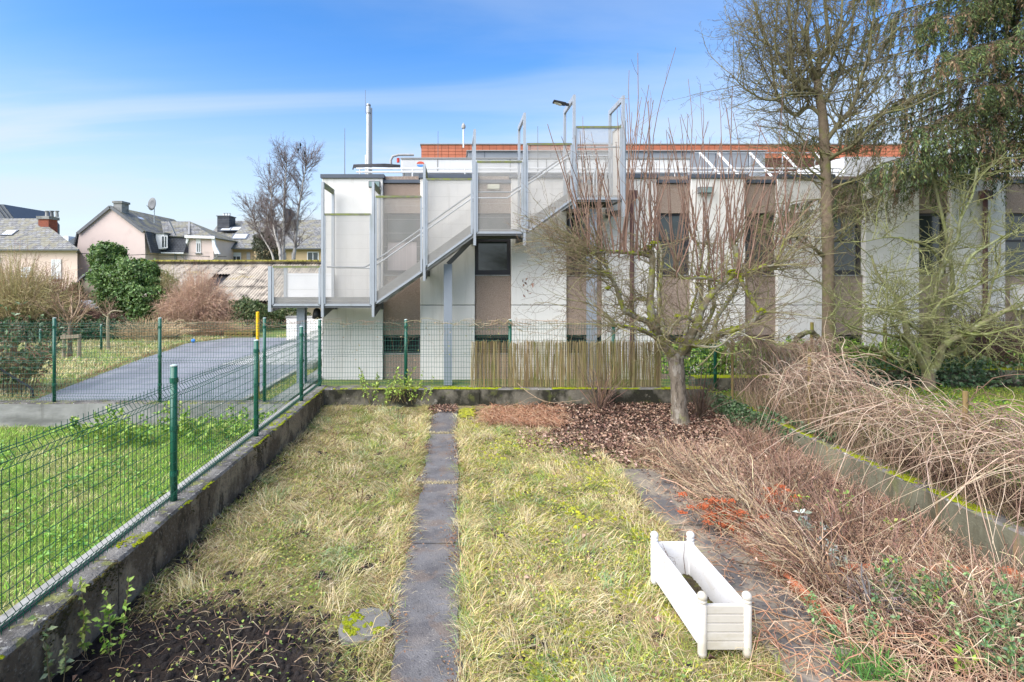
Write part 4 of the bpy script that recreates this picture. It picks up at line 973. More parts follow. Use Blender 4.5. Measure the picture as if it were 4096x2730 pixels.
fs_ = [(0, 1+i, 1+(i+1) % 18) for i in range(18)] + [(1+i, 19+i, 19+(i+1) % 18, 1+(i+1) % 18) for i in range(18)]
dd = b.add(vs, fs_).build('dish', M['steel_dark'], t, smooth=True)
sm = dd.modifiers.new('thick', 'SOLIDIFY'); sm.thickness = 0.03
MB().cyl(Vector(cd) - uu*0.65, Vector(cd) - uu*0.3 + dn*0.75, 0.03, n=6).build('feed_arm', M['steel_dark'], t)

# --- tan terrace with long slate roof
Y0 = 66.0
h = thing('terrace_house', 'tan terrace house with long grey slate roof behind the birch', 'house', (q(2000,0,Y0)[0], Y0, 0))
xl, xr = q(1640, 0, Y0)[0], q(2900, 0, Y0)[0]; ze = q(0, 620, Y0)[2]; zr = q(0, 428, Y0+5)[2]
MB().box(xl, xr, Y0, Y0+10, -0.3, ze).build('wall', M['tan_render'], h)
roof_poly('roof', [(xl-0.5, Y0-0.6, ze-0.03), (xr, Y0-0.6, ze-0.03), (xr, Y0+5, zr+0.5), (q(1790,0,Y0+5)[0], Y0+5, zr)], M['slate'], h)
roof_poly('roof', [(xl-0.5, Y0-0.6, ze-0.03), (q(1790,0,Y0+5)[0], Y0+5, zr), (xl-0.5, Y0+10, ze)], M['slate_side'], h)
MB().box(xl-0.5, xr, Y0-0.75, Y0-0.6, ze-0.2, ze-0.04).build('gutter', M['steel_dark'], h)
# lower left neighbour part
yl = Y0+2
MB().box(q(1500,0,yl)[0], xl-0.02, yl, yl+9, -0.3, q(0,600,yl)[2]).build('wall', M['pink_render'], h)
MB().box(q(1550,0,yl)[0], xl-0.02, yl-0.3, yl+0.5, q(0,625,yl)[2], q(0,580,yl)[2]).build('dormer_band', M['slate_metal'], h)
roof_poly('roof', [(q(1490,0,yl)[0], yl-0.5, q(0,582,yl)[2]), (xl+3.5, yl-0.5, q(0,582,yl)[2]), (xl+3.5, yl+5, zr+0.3), (q(1600,0,yl+5)[0], yl+5, zr+0.3)], M['slate'], h)
c = MB().box(q(1597,0,yl+3)[0], q(1682,0,yl+3)[0], yl+2, yl+4, zr-2.5, q(0,398,yl+3)[2]).build('chimney', M['slate_dark'], h)
MB().box(q(1592,0,yl+3)[0], q(1687,0,yl+3)[0], yl+1.9, yl+4.1, q(0,398,yl+3)[2]+0.002, q(0,392,yl+3)[2]).build('chimney_cap', M['steel_dark'], c)
for i in range(3): MB().lathe((q(1622+i*20,0,yl+3)[0], yl+3, q(0,392,yl+3)[2]), [(0.14,0.002),(0.14,0.4),(0.2,0.42)], 10).build('chimney_pot', M['pipe_white'], c)
c = MB().box(q(2060,0,Y0+5)[0], q(2100,0,Y0+5)[0], Y0+4.4, Y0+5.6, zr-1, zr+1.6).build('chimney', M['slate_dark'], h)
dv = (0, 5.6, zr-ze)
def onroof(x, y):
    u, v = z1(x, y); n = Vector((1,0,0)).cross(Vector(dv).normalized()); p = Vector((0, Y0-0.6, ze)); o = Vector((0,0,CH)); d_ = Vector(((u-CX)/F, 1, -(v-CY)/F)); s = (p-o).dot(n)/d_.dot(n)
    return o + d_*s
for x, y, w in ((1740,540,2.0), (2063,530,1.4), (2300,520,1.5), (1985,532,1.0)): rooflight(h, onroof(x, y), (1,0,0), dv, w, 1.3)
for x, y in ((1710,484), (1640,485)): 
    p = q(x, y, yl+2.0); rooflight(h, p, (1,0,0), (0,5.5,zr-q(0,582,yl)[2]), 1.4, 1.2)
win(h, 1678, 654, 1746, 716, Y0, blind=0.45); win(h, 2045, 655, 2072, 708, Y0); win(h, 2225, 648, 2308, 716, Y0); win(h, 2223, 716, 2250, 775, Y0, blind=1.0, sill=False); win(h, 1588, 722, 1633, 760, yl, sill=False)
for x in (1800, 2125):
    a = q(x-13, 735, Y0); b = q(x+13, 652, Y0); o = MB().box(a[0], b[0], Y0-0.05, Y0-0.003, a[2], b[2]).build('glass_block_panel', M['steel_plate'], h)
    for i in range(3):
        for j in range(8):
            w_ = (b[0]-a[0])/3; h_ = (b[2]-a[2])/8; MB().box(a[0]+i*w_+0.03, a[0]+(i+1)*w_-0.03, Y0-0.075, Y0-0.052, a[2]+j*h_+0.03, a[2]+(j+1)*h_-0.03).build('glass_block', M['sky_pane'], o)
MB().box(q(1865,0,Y0)[0], q(2010,0,Y0)[0], Y0-1.2, Y0-0.002, -0.3, ze-0.2).build('wall', M['tan_render'], h)
Tubes().add(np.array([q(1630, 622, Y0-0.4), q(1650, 650, Y0-0.1), q(1652, 760, Y0-0.1)]), 0.08, 0.08, 8, (0.2,0.2,0.2)).build('downpipe', M['stem'], h)
# distant roof between the two houses
t = thing('distant_house', 'small blue-grey roof with white chimney glimpsed between two houses', 'house', q(525, 560, 95))
a = q(455, 560, 95); b = q(495, 535, 95); MB().box(a[0], b[0], 95, 97, 0, b[2]).build('chimney', M['white_paint'], t)
MB().slab([q(490, 575, 94), q(560, 532, 94), q(600, 532, 94), q(600, 700, 94), q(490, 700, 94)], (0, 6, 0)).build('gable', M['slate_metal'], t)

# --- old barn with corrugated roof
h = thing('barn', 'old low barn with mossy corrugated roof and stained end wall', 'barn', (q(1400,0,33)[0], 33, 0))
Ye, Yr = 30.0, 35.5
xa, xb = at(380, 0, 33)[0], at(1230, 0, 33)[0]
ze_, zr_ = at(0, 1205, Ye)[2], at(0, 1056, Yr)[2]
# corrugated sheets: rows of separate sheets, wavy cross-section
sheetw, rows = 1.06, 3
def sheet_mesh(w, ln, waves=6):
    n = waves*6+1; V = []; fs_ = []
    for i in range(n):
        x = w*i/(n-1); z = 0.035*math.cos(2*math.pi*waves*i/(n-1))
        V += [(x, 0, z), (x, ln, z)]
    for i in range(n-1): fs_.append((2*i, 2*i+2, 2*i+3, 2*i+1))
    me = bpy.data.meshes.new('roof_sheet'); me.from_pydata(V, [], fs_); me.materials.append(M['corrugated'])
    for p in me.polygons: p.use_smooth = True
    return me
sl = math.hypot(Yr-Ye, zr_-ze_); ang = math.atan2(zr_-ze_, Yr-Ye); sm_ = sheet_mesh(sheetw, sl/rows+0.15)
k = int((xb-xa)/(sheetw-0.05)) + 6
for r in range(rows):
    for i in range(k):
        if r == 1 and i in (k-11,): continue          # the hole where a sheet has slipped
        o = link('roof_sheet', sm_, None, h)
        f = r/rows
        o.location = (xa + i*(sheetw-0.05) + rng.normal(0, .01), Ye + (Yr-Ye)*f, ze_ + (zr_-ze_)*f + 0.035*r + rng.normal(0, 0.008))
        o.rotation_euler = (ang + rng.normal(0, 0.006), rng.normal(0, 0.006), 0)
        sol = None
MB().slab([(xa, Ye+0.2, ze_-0.12), (xb+6, Ye+0.2, ze_-0.12), (xb+6, Yr, zr_-0.12), (xa, Yr, zr_-0.12)], (0, 0, -0.05)).build('roof_boards', M['black'], h)
MB().box(xa+0.2, xb+6, Ye+0.5, Ye+0.8, -0.3, ze_-0.08).build('wall', M['old_render'], h)
MB().box(xa+0.2, xb+6, Yr+2.0, Yr+2.3, -0.3, zr_-0.6).build('wall', M['old_render'], h)
MB().bar((xa, Yr, zr_+0.13), (xb+6, Yr, zr_+0.10), 0.5, 0.08).build('ridge_cap', M['corrugated'], h)
n = 2600; xx = rng.uniform(xa, xb+2, n)
moss_pads('ridge_moss', np.stack([xx, Yr-0.1+rng.normal(0, .12, n), np.full(n, zr_+0.15)], 1), rng.uniform(0.05, 0.14, n), h, mat('moss_ridge', (0.20,0.175,0.03), 1.0, tone=0.4, tscale=1.0, bump=1, bscale=20), 0.8)
g_ = [at(283, 1300, 28.5), at(283, 1158, 28.5), at(318, 1115, 28.5), at(367, 1078, 28.5), at(408, 1100, 28.5), at(425, 1170, 28.5), at(425, 1300, 28.5)]
MB().slab([(x, y, max(z, -0.3)) for x, y, z in g_], (0, 0.4, 0)).build('end_wall', M['old_render'], h)
MB().slab([at(280, 1160, 28.3), at(318, 1111, 28.3), at(370, 1073, 28.3), at(370, 1079, 28.3), at(320, 1118, 28.3), at(284, 1163, 28.3)], (0, 0.7, 0)).build('verge', M['steel_dark'], h)
# low outbuilding roof among the bushes at left
t = thing('shed', 'small grey-roofed shed hidden among the bare bushes on the left', 'shed', at(230, 1290, 25))
a = at(165, 1238, 25); b = at(340, 1240, 25); MB().box(a[0], b[0], 25, 27, -0.1, a[2]-0.1).build('wall', mat('shed_wall', (0.30,0.16,0.13), 0.9, tone=0.2), t)
roof_poly('roof', [(a[0]-0.2, 24.7, a[2]-0.12), (b[0]+0.2, 24.7, a[2]-0.12), (b[0]+0.2, 27, a[2]+0.35), (a[0]-0.2, 27, a[2]+0.35)], M['roof_block'], t)

# overhead cable between the houses
t = thing('overhead_cable', 'thin overhead cable slung from house to house', 'cable', q(560, 655, 48))
P = np.array([q(x, y, Y) for x, y, Y in ((550,655,49), (700,668,51), (900,674,54), (1040,668,57), (1300,676,58), (1640,684,62))])
Tubes().add(P, 0.03, 0.03, 4, (0.03,0.03,0.03)).build('cable', M['stem'], t)

# ================================================================== ROADSIDE THINGS
t = thing('marker_post', 'yellow painted marker post standing behind the green fences', 'post', at(1031, 1600, 10.75))
a = at(1031, 1252, 10.75); b_ = MB(); b_.cyl((a[0], 10.75, 0), a, 0.033, n=14); b_.build('pole', M['yellow_paint'], t)
MB().lathe(a, [(0.034,0.001),(0.034,0.012),(0.02,0.02)], 14).build('cap', M['yellow_paint'], t)
def pallet(name, label, c, n, group=None):
    t = thing(name, label, 'pallet', c, group)
    for k in range(n):
        z = c[2] + k*0.14
        for i in range(3): MB().box(c[0]-0.6, c[0]+0.6, c[1]-0.4+i*0.36, c[1]-0.32+i*0.36, z, z+0.09).build('bearer', M['wood_moss'], t)
        for i in range(6): MB().box(c[0]-0.6+i*0.21, c[0]-0.48+i*0.21, c[1]-0.42, c[1]+0.5, z+0.092, z+0.115).build('plank', M['wood_moss'], t)
    return t
pallet('pallet', 'two stacked mossy wooden pallets by the end of the road', (at(968,0,22.8)[0], 22.8, 0.0), 2)
t = thing('stone_bench', 'pale low slab bench in the dry grass behind the verge', 'bench', at(688, 1370, 21.5))
a = at(662, 1343, 21.8); b = at(714, 1343, 21.8)
MB().box(a[0], b[0], 21.6, 22.0, 0.10, 0.17).build('seat', M['concrete_grey'], t)
for x in (a[0]+0.08, b[0]-0.14): MB().box(x, x+0.08, 21.65, 21.95, 0, 0.099).build('leg', M['concrete_grey'], t)
t = thing('ball', 'small blue ball lying at the road edge', 'ball', at(773, 1372, 20.4))
b = MB(); b.lathe((at(773,0,20.4)[0], 20.4, 0.075), [(0.075*math.sin(math.pi*i/8)+1e-4, -0.075*math.cos(math.pi*i/8)) for i in range(9)], 14); o = b.build('ball_body', M['blue_ball'], t, smooth=True)
# black stair railing at the left edge
t = thing('handrail', 'black metal handrail with pickets behind the shrub at the left edge', 'railing', at(60, 1580, 10.9))
P = [at(-60, 1440, 10.9), at(115, 1547, 10.9), at(130, 1560, 10.9), at(133, 1592, 10.9)]
Tubes().add(np.array(P), 0.022, 0.022, 8, (0.03,0.03,0.035)).build('top_rail', M['stem'], t)
for u in range(-40, 125, 18):
    v = 1440 + (u+60)*107/175; a = at(u, v, 10.9); MB().cyl((a[0], 10.9, 0.0), a, 0.007, n=6).build('picket', M['black'], t)
# concrete blocks beside the building
t = thing('concrete_block', 'light concrete beam lying on the gravel by the building corner', 'block', at(1265, 1420, 14.5))
MB().bar((at(1235,0,14.2)[0], 14.2, 0.09), (at(1290,0,15.6)[0], 15.6, 0.09), 0.22, 0.17).build('block', M['concrete_grey'], t, bevel=0.01)
# ================================================================== GROUND COVER
STRAW = [(0.66,0.56,0.31), (0.58,0.50,0.24), (0.46,0.36,0.18), (0.72,0.64,0.42)]
GREEN = [(0.29,0.36,0.07), (0.22,0.30,0.06), (0.40,0.42,0.10), (0.20,0.31,0.12)]
def scatter(n, x0, x1, y0, y1, near=0.0):
    """random ground points, denser towards the camera side"""
    x = rng.uniform(x0, x1, n); u = rng.random(n)
    y = y0 + (y1-y0)*u**(1+near); return x, y
def lawn(name, n, x0, x1, y0, y1, seed, hscale=1.0):
    x, y = scatter(n, x0, x1, y0, y1, 0.35)
    s = soilmask(x, y); keep = rng.random(n) > s*1.0
    edge = np.minimum(np.abs(x+0.49), np.minimum(np.abs(x-0.05), np.abs(x-1.99)))
    t = wob(x, y, 1.5, seed) + 0.6*wob(x, y, 4.6, seed+1) + 0.3*rng.normal(size=n)     # >0 straw tussock, <0 short green
    straw = t + 0.5*(edge < 0.14) > -0.05
    h = np.where(straw, rng.uniform(0.035, 0.115, n)*(1 + 0.9*(edge < 0.14) + 0.9*(wob(x, y, 2.7, seed+9) > 0.72)), rng.uniform(0.02, 0.055, n))*hscale
    c = np.where(straw[:, None], pick(n, STRAW + GREEN + [(0.30,0.20,0.11), (0.20,0.13,0.075)], [.18,.17,.14,.09,.09,.08,.08,.06,.07,.04], 0.3), pick(n, GREEN + [(0.36,0.36,0.07), (0.40,0.34,0.15), (0.14,0.20,0.05)], [.18,.16,.14,.12,.15,.13,.12], 0.3))
    a = wob(x, y, 0.9, seed+5)*2.6 + wob(x, y, 3.1, seed)*1.4
    a = a + rng.normal(0, 0.9, n); ld = np.stack([np.cos(a), np.sin(a), np.zeros(n)], 1)*0.8
    pt = np.clip(1.05 + 0.14*wob(x, y, 0.8, seed+2) + 0.18*wob(x, y, 5.5, seed+7), 0.75, 1.35)[:, None]; c = c*pt*np.array([0.93, 0.90, 0.85])
    z = gz(x, y)
    b = np.stack([x, y, z-0.005], 1)[keep]
    blades(name, b, h[keep], rng.uniform(0.0022, 0.0048, n)[keep]*(1+0.06*y[keep]), M['grass'], c[keep], lean=1.25, bend=0.85, leandir=ld[keep])['label'] = 'rough straw-coloured winter grass'
lawn('garden_grass', 78000, -2.38, -0.46, 2.3, 9.75, 3.0)
lawn('garden_grass', 66000, 0.03, 2.0, 2.3, 8.9, 8.0)
# matted tufts of pale straw, each combed one way
def tufts(n, x0, x1, y0, y1, per=95, edgex=None):
    B, H, C, D = [], [], [], []
    for i in range(n):
        cx = rng.uniform(x0, x1) if edgex is None else rng.choice(edgex) + rng.normal(0, .02); cy = y0 + (y1-y0)*rng.random()**1.3
        if soilmask(np.array(cx), np.array(cy)) > 0.45: continue
        k = int(per*rng.uniform(0.5, 1.3)); a = rng.uniform(0, 2*math.pi); rr = rng.uniform(0.05, 0.15)
        x = cx + rng.normal(0, rr, k)*0.8; y = cy + rng.normal(0, rr, k)
        B.append(np.stack([x, y, gz(x, y)], 1)); H.append(rng.uniform(0.07, 0.20, k)*rng.uniform(0.7, 1.15)); D.append(np.tile([math.cos(a)*1.1, math.sin(a)*1.1, 0], (k, 1)))
        g = rng.random()
        C.append(pick(k, STRAW if g < 0.72 else (GREEN if g < 0.9 else [(0.26,0.38,0.17), (0.20,0.32,0.14), (0.40,0.46,0.24)]), None, 0.2))
    B, H, C, D = map(np.concatenate, (B, H, C, D)); ok = ~((B[:, 0] > -0.36) & (B[:, 0] < -0.06)); B, H, C, D = B[ok], H[ok], C[ok], D[ok]
    blades('grass_tufts', B, H, rng.uniform(0.0025, 0.005, len(B))*(1+0.05*B[:, 1]), M['grass'], C, lean=1.2, bend=0.9, leandir=D)
tufts(190, -2.3, -0.5, 2.5, 9.6); tufts(150, 0.1, 1.98, 2.5, 8.6); tufts(85, 0, 0, 2.5, 9.5, 60, (-0.47, -0.44, 0.05, 0.06, 1.98))
# clover, moss and small weeds between the blades
def weeds(name, n, x0, x1, y0, y1, seed, thr, cols, size, zf=gz, dens=None, up=0.03):
    x, y = scatter(n, x0, x1, y0, y1, 0.35)
    k = wob(x, y, 1.9, seed) + 0.5*wob(x, y, 6.3, seed+2) > thr
    if dens is not None: k &= rng.random(n) < dens(x, y)
    x, y = x[k], y[k]; n = len(x)
    pos = np.stack([x, y, zf(x, y) + rng.uniform(0.0, up, n)], 1)
    a = rng.uniform(0, 2*np.pi, n); d = np.stack([np.cos(a), np.sin(a), rng.uniform(0.0, 0.7, n)], 1)
    nr = unit(np.stack([rng.normal(0, .35, n), rng.normal(0, .35, n), np.ones(n)], 1))
    s = rng.uniform(0.6, 1.3, n)*size
    return leaves(name, pos, d, nr, s, s*0.75, M['leaf'], pick(n, cols, None, 0.25), kind='stuff')
notsoil = lambda x, y: 1.0 - 0.8*soilmask(x, y)
weeds('ground_weeds', 15000, -2.38, -0.48, 2.3, 9.7, 4.0, -0.1, [(0.20,0.29,0.05), (0.30,0.37,0.07), (0.40,0.40,0.08), (0.14,0.22,0.06)], 0.024, dens=notsoil)
weeds('ground_weeds', 21000, 0.05, 2.0, 2.3, 8.6, 5.0, -0.2, [(0.22,0.30,0.05), (0.42,0.44,0.05), (0.50,0.48,0.07), (0.15,0.23,0.06)], 0.024, dens=notsoil)
n = 5200; x = rng.uniform(0.1, 1.98, n); y = 2.6 + 5.4*rng.random(n)**1.3; k = wob(x, y, 2.3, 6.0) + 0.6*wob(x, y, 7.0, 3.0) + 0.25*x > 0.45
moss_pads('ground_moss', np.stack([x, y, gz(x, y)], 1)[k], rng.uniform(0.012, 0.032, n)[k], None, mat('moss_lawn', (0.46,0.46,0.035), 1.0, tone=0.45, tscale=18, bump=1, bscale=150, layers=[((0.20,0.23,0.04), 12, 0.5, 0.62, 0.8)]), 0.6)
n = 420; x = np.concatenate([rng.normal(0.20, 0.075, n//2), rng.normal(0.22, 0.09, n//2)]); y = np.concatenate([rng.normal(9.35, 0.12, n//2), rng.normal(8.72, 0.07, n//2)])
moss_pads('ground_moss', np.stack([x, y, gz(x, y)+0.01], 1)[x > 0.06], rng.uniform(0.012, 0.032, n)[x > 0.06], None, mat('moss_tuft', (0.34,0.34,0.03), 1.0, tone=0.45, tscale=22, bump=1, bscale=150, layers=[((0.24,0.24,0.06), 14, 0.48, 0.58, 0.8)]), 0.7)
# crumbs of dark soil
n = 26000; x, y = scatter(n, -2.38, 4.4, 2.6, 8.0, 0.8); s = soilmask(x, y); k = (rng.random(n) < s) & ~((x > -0.5) & (x < 0.05)) & ~((x > 1.98) & (x < 2.58))
moss_pads('soil_crumbs', np.stack([x, y, gz(x, y)-0.004], 1)[k], (rng.uniform(0.006, 0.03, n)**1.0)[k], None, mat('soil_crumb', (0.024,0.019,0.017), 0.9, tone=0.5, tscale=25, bump=1, bscale=90), 0.9)
# dead straws lying about
def straws(name, n, x0, x1, y0, y1, ln, cols, zf=gz, rad=0.0014, dens=None, lift=0.05):
    x, y = scatter(n, x0, x1, y0, y1, 0.4)
    if dens is not None:
        k = rng.random(n) < dens(x, y); x, y = x[k], y[k]; n = len(x)
    a = rng.uniform(0, 2*np.pi, n); l = rng.uniform(0.4, 1.2, n)*ln
    P = np.zeros((n, 4, 3)); curl = rng.normal(0, 0.7, n)
    for i in range(4):
        f = i/3.0; P[:, i, 0] = x + np.cos(a+curl*f)*l*f; P[:, i, 1] = y + np.sin(a+curl*f)*l*f
        P[:, i, 2] = zf(x, y) + 0.012 + lift*rng.random(n)*np.sin(f*2.6) + rng.random(n)*0.012
    RR = np.repeat((rad*rng.uniform(0.7, 1.5, n))[:, None], 4, 1)
    t = Tubes(); t.batch(P, RR, 3, pick(n, cols)); return t.build(name, M['stem'], kind='stuff')
TAN = [(0.46,0.36,0.23), (0.36,0.24,0.15), (0.54,0.45,0.30), (0.24,0.15,0.10)]
straws('dead_stalks', 3600, -2.3, -0.5, 2.4, 9.6, 0.14, TAN, rad=0.0011, dens=lambda x, y: 1-0.75*soilmask(x, y)); straws('dead_stalks', 3200, 0.05, 2.0, 2.4, 9.0, 0.14, TAN, rad=0.0011)
straws('dead_stalks', 420, -2.3, -0.6, 2.5, 4.2, 0.14, TAN, rad=0.0011, dens=lambda x, y: soilmask(x, y))
# leaf litter
def litter(name, n, x0, x1, y0, y1, dens, cols, size=0.055, zf=gz):
    x, y = scatter(n, x0, x1, y0, y1); k = rng.random(n) < dens(x, y); x, y = x[k], y[k]; n = len(x)
    pos = np.stack([x, y, zf(x, y) + rng.uniform(0.004, 0.035, n)], 1)
    a = rng.uniform(0, 2*np.pi, n); d = np.stack([np.cos(a), np.sin(a), rng.normal(0, 0.28, n)], 1)
    nr = unit(np.stack([rng.normal(0, .5, n), rng.normal(0, .5, n), np.ones(n)], 1)); s = rng.uniform(0.5, 1.35, n)*size
    return leaves(name, pos, d, nr, s, s*rng.uniform(0.5, 0.8, n), M['dryleaf'], pick(n, cols), kind='stuff', fold=0.4)
BROWN = [(0.25,0.145,0.10), (0.34,0.22,0.155), (0.16,0.09,0.065), (0.44,0.31,0.23), (0.10,0.06,0.045)]
litter('leaf_litter', 15000, 0.7, 4.58, 6.6, 9.8, lambda x, y: np.clip((x-0.6)/1.0, 0, 1)*np.clip((y-6.5)/0.9 + (x-2.4)*0.6, 0, 1), BROWN)
litter('leaf_litter', 5000, 2.6, 4.55, 2.8, 7.0, lambda x, y: np.full_like(x, 0.7), BROWN, 0.045)
litter('leaf_litter', 420, -2.3, 2.0, 2.6, 9.6, lambda x, y: np.full_like(x, 0.6), BROWN, 0.045)
# brown crumbs and rootlets invading the path edges
def pathz(x, y): return 0.03 + 0.10*np.clip((y-8.6)/1.2, 0, 1)
litter('path_debris', 6000, -0.50, 0.04, 2.4, 9.6, lambda x, y: np.exp(-((np.minimum(np.abs(x+0.42), np.abs(x-0.02)))/0.09)**2)*np.clip(0.45 + 0.9*wob(x, y, 2.2, 3.0), 0, 1), [(0.19,0.10,0.06), (0.26,0.15,0.09), (0.13,0.07,0.045)], 0.022, pathz)
litter('path_debris', 260, -0.45, 0.02, 9.3, 9.7, lambda x, y: np.ones_like(x), BROWN, 0.05, pathz)
straws('path_debris', 500, -0.47, 0.0, 2.6, 9.0, 0.13, [(0.25,0.16,0.10), (0.4,0.3,0.2)], pathz, 0.0011, lambda x, y: np.exp(-((np.minimum(np.abs(x+0.45), np.abs(x-0.02)))/0.06)**2))
x = rng.uniform(-0.46, 0.03, 700); y = np.repeat([8.30, 6.26], 350) + rng.normal(0, 0.022, 700)
blades('joint_grass', np.stack([x, y, pathz(x, y)-0.01], 1), rng.uniform(0.02, 0.06, 700), np.full(700, 0.004), M['grass'], pick(700, STRAW), 0.8)
# tangle of red-brown stalks raked together at the back
straws('raked_stalks', 1500, 0.55, 1.75, 8.75, 9.55, 0.34, [(0.33,0.16,0.09), (0.42,0.24,0.14), (0.25,0.12,0.07), (0.50,0.33,0.22)], rad=0.0022, lift=0.12)
# side path overgrowth
litter('path_debris', 1500, 2.05, 2.6, 2.8, 6.8, lambda x, y: np.clip((x-2.1)/0.5, 0, 1)*0.8, BROWN, 0.03, lambda x, y: x*0+0.03)

# --- bright lawn next door
n = 95000; x, y = scatter(n, -10.5, -2.68, 2.2, 10.1, 0.25); k = x > -2.66 - 1.05*y*0.93 - 0.3; x, y = x[k], y[k]; n = len(x)
t_ = wob(x, y, 1.1, 2.0) + 0.5*wob(x, y, 3.7, 4.0) + 0.35*rng.normal(size=n)
c = np.where((t_ > 0.35)[:, None], pick(n, [(0.55,0.54,0.24), (0.42,0.48,0.13), (0.60,0.54,0.30)]), pick(n, [(0.22,0.42,0.05), (0.31,0.50,0.07), (0.44,0.58,0.13), (0.16,0.33,0.05)]))
blades('neighbour_grass', np.stack([x, y, lz(x, y)-0.01], 1), rng.uniform(0.05, 0.13, n), rng.uniform(0.004, 0.008, n)*(1+0.04*y), M['grass'], c, lean=0.7, bend=0.6)
weeds('neighbour_weeds', 16000, -9.5, -2.7, 2.4, 10.0, 3.0, 0.25, [(0.15,0.30,0.04), (0.22,0.38,0.06), (0.11,0.24,0.05)], 0.06, lz, up=0.10)
# taller weeds under the fences by the grey wall
def weed_clump(label, cx, cy, cz, h, r, nst, cols, leaf=0.05, group=None, name='weed_clump', per=12, stemcol=(0.20,0.24,0.07), droop=0.0):
    t = thing(name, label, 'plant', (cx, cy, cz), group); tb = Tubes(); PP, DD = [], []
    for i in range(nst):
        a = rng.uniform(0, 2*math.pi); rr = r*math.sqrt(rng.random())*0.5; hh = h*rng.uniform(0.5, 1.05); lean = rng.uniform(0.05, 0.55)
        p0 = np.array([cx + rr*math.cos(a), cy + rr*math.sin(a), cz-0.01]); top = p0 + np.array([math.cos(a)*lean*r, math.sin(a)*lean*r, hh])
        mid = (p0+top)/2 + rng.normal(0, 0.03*h, 3); P = np.array([p0, (p0+mid)/2, mid, (mid+top)/2, top]); P[4, 2] -= droop*hh
        tb.add(P, 0.0032, 0.0014, 4, stemcol)
        f = rng.uniform(0.2, 1.0, per)*4; i0 = np.minimum(f.astype(int), 3); fr_ = (f-i0)[:, None]
        PP.append(P[i0]*(1-fr_)+P[i0+1]*fr_); DD.append(unit(rng.normal(size=(per, 3)) + np.array([0, 0, 0.25])))
    tb.build('stems', M['stem'], t, kind='stuff')
    PP, DD = np.concatenate(PP), np.concatenate(DD); m_ = len(PP); s = rng.uniform(0.6, 1.3, m_)*leaf
    leaves('leaves', PP, DD, unit(rng.normal(0, .4, (m_, 3)) + np.array([0, -0.3, 1])), s, s*0.6, M['leaf'], pick(m_, cols, None, 0.2), t)
    return t
LG = [(0.20,0.34,0.04), (0.28,0.42,0.06), (0.15,0.28,0.04), (0.36,0.44,0.10)]
for i in range(15):
    cx = -6.3 + i*0.25 + rng.normal(0, 0.05); cy = 9.75 - rng.random()*0.9
    if cx > -2.8: cx = -2.85
    weed_clump(['first','second','third','fourth','fifth','sixth','seventh','eighth','ninth','tenth','eleventh','twelfth','thirteenth','fourteenth','fifteenth'][i] + ' bright leafy weed from the left below the grey retaining wall', cx, cy, float(lz(np.array(cx), np.array(cy))), rng.uniform(0.35, 0.62), 0.35, 12, LG, 0.075, 'tall weeds along the retaining wall', per=14)
weed_clump('lowest bright weed clump behind the second fence post', -2.95, 6.9, -0.36, 0.55, 0.4, 16, LG, 0.07)
# --- verge across the road
n = 46000; x = rng.uniform(-22, -8.4, n); y = rng.uniform(10.4, 22.5, n)
edge = np.interp(y, [10.4,11.4,13.6,16,18.2,20.1,22.2], [-8.3,-8.55,-9.0,-9.45,-9.75,-10.1,-9.2])
k = (x < edge + rng.normal(0, 0.08, n)); x, y, edge = x[k], y[k], edge[k]; n = len(x)
dist = edge-x; t_ = wob(x, y, 0.8, 1.0) + 0.4*rng.normal(size=n) - 0.35*np.clip((dist-1.2)/1.0, 0, 1) + 0.6
c = np.where((t_ > 0)[:, None], pick(n, STRAW + [(0.30,0.20,0.10)]), pick(n, [(0.24,0.38,0.08), (0.34,0.46,0.11), (0.46,0.50,0.18)]))
c = np.where((dist < 0.25)[:, None], pick(n, [(0.27,0.16,0.09), (0.36,0.25,0.13), (0.20,0.12,0.07)]), c)
blades('verge_grass', np.stack([x, y, np.full(n, -0.02)], 1), rng.uniform(0.06, 0.22, n), rng.uniform(0.010, 0.022, n), M['grass'], c, lean=0.8, bend=0.7)
n = 9000; x = rng.uniform(-7.5, -3.3, n); y = rng.uniform(22.2, 34, n)
blades('verge_grass', np.stack([x, y, np.full(n, -0.02)], 1), rng.uniform(0.08, 0.2, n), rng.uniform(0.015, 0.03, n), M['grass'], pick(n, STRAW + GREEN), lean=0.8)
n = 4500; x = rng.uniform(-4.05, -3.62, n); y = rng.uniform(10.4, 14.9, n)
blades('verge_grass', np.stack([x, y, np.full(n, -0.02)], 1), rng.uniform(0.04, 0.12, n), rng.uniform(0.006, 0.012, n), M['grass'], pick(n, GREEN + STRAW[:2]), lean=0.8)
# --- mossy lawn of the garden on the right
n = 42000; x = rng.uniform(4.8, 14, n); y = rng.uniform(3.0, 10.3, n); k = x < 4.6 + 1.05*y; x, y = x[k], y[k]; n = len(x)
blades('right_garden_grass', np.stack([x, y, rz(x, y)-0.01], 1), rng.uniform(0.03, 0.10, n), rng.uniform(0.006, 0.012, n), M['grass'], pick(n, [(0.24,0.32,0.03), (0.16,0.26,0.03), (0.32,0.36,0.05), (0.30,0.26,0.12)]), lean=0.8)
weeds('right_garden_weeds', 9000, 4.9, 12, 5.0, 10.3, 2.0, -0.1, [(0.10,0.22,0.03), (0.20,0.32,0.04), (0.06,0.13,0.03)], 0.05, rz, up=0.06)
n = 30000; xw = np.sort(rng.uniform(4.9, 6.3, 5)); 
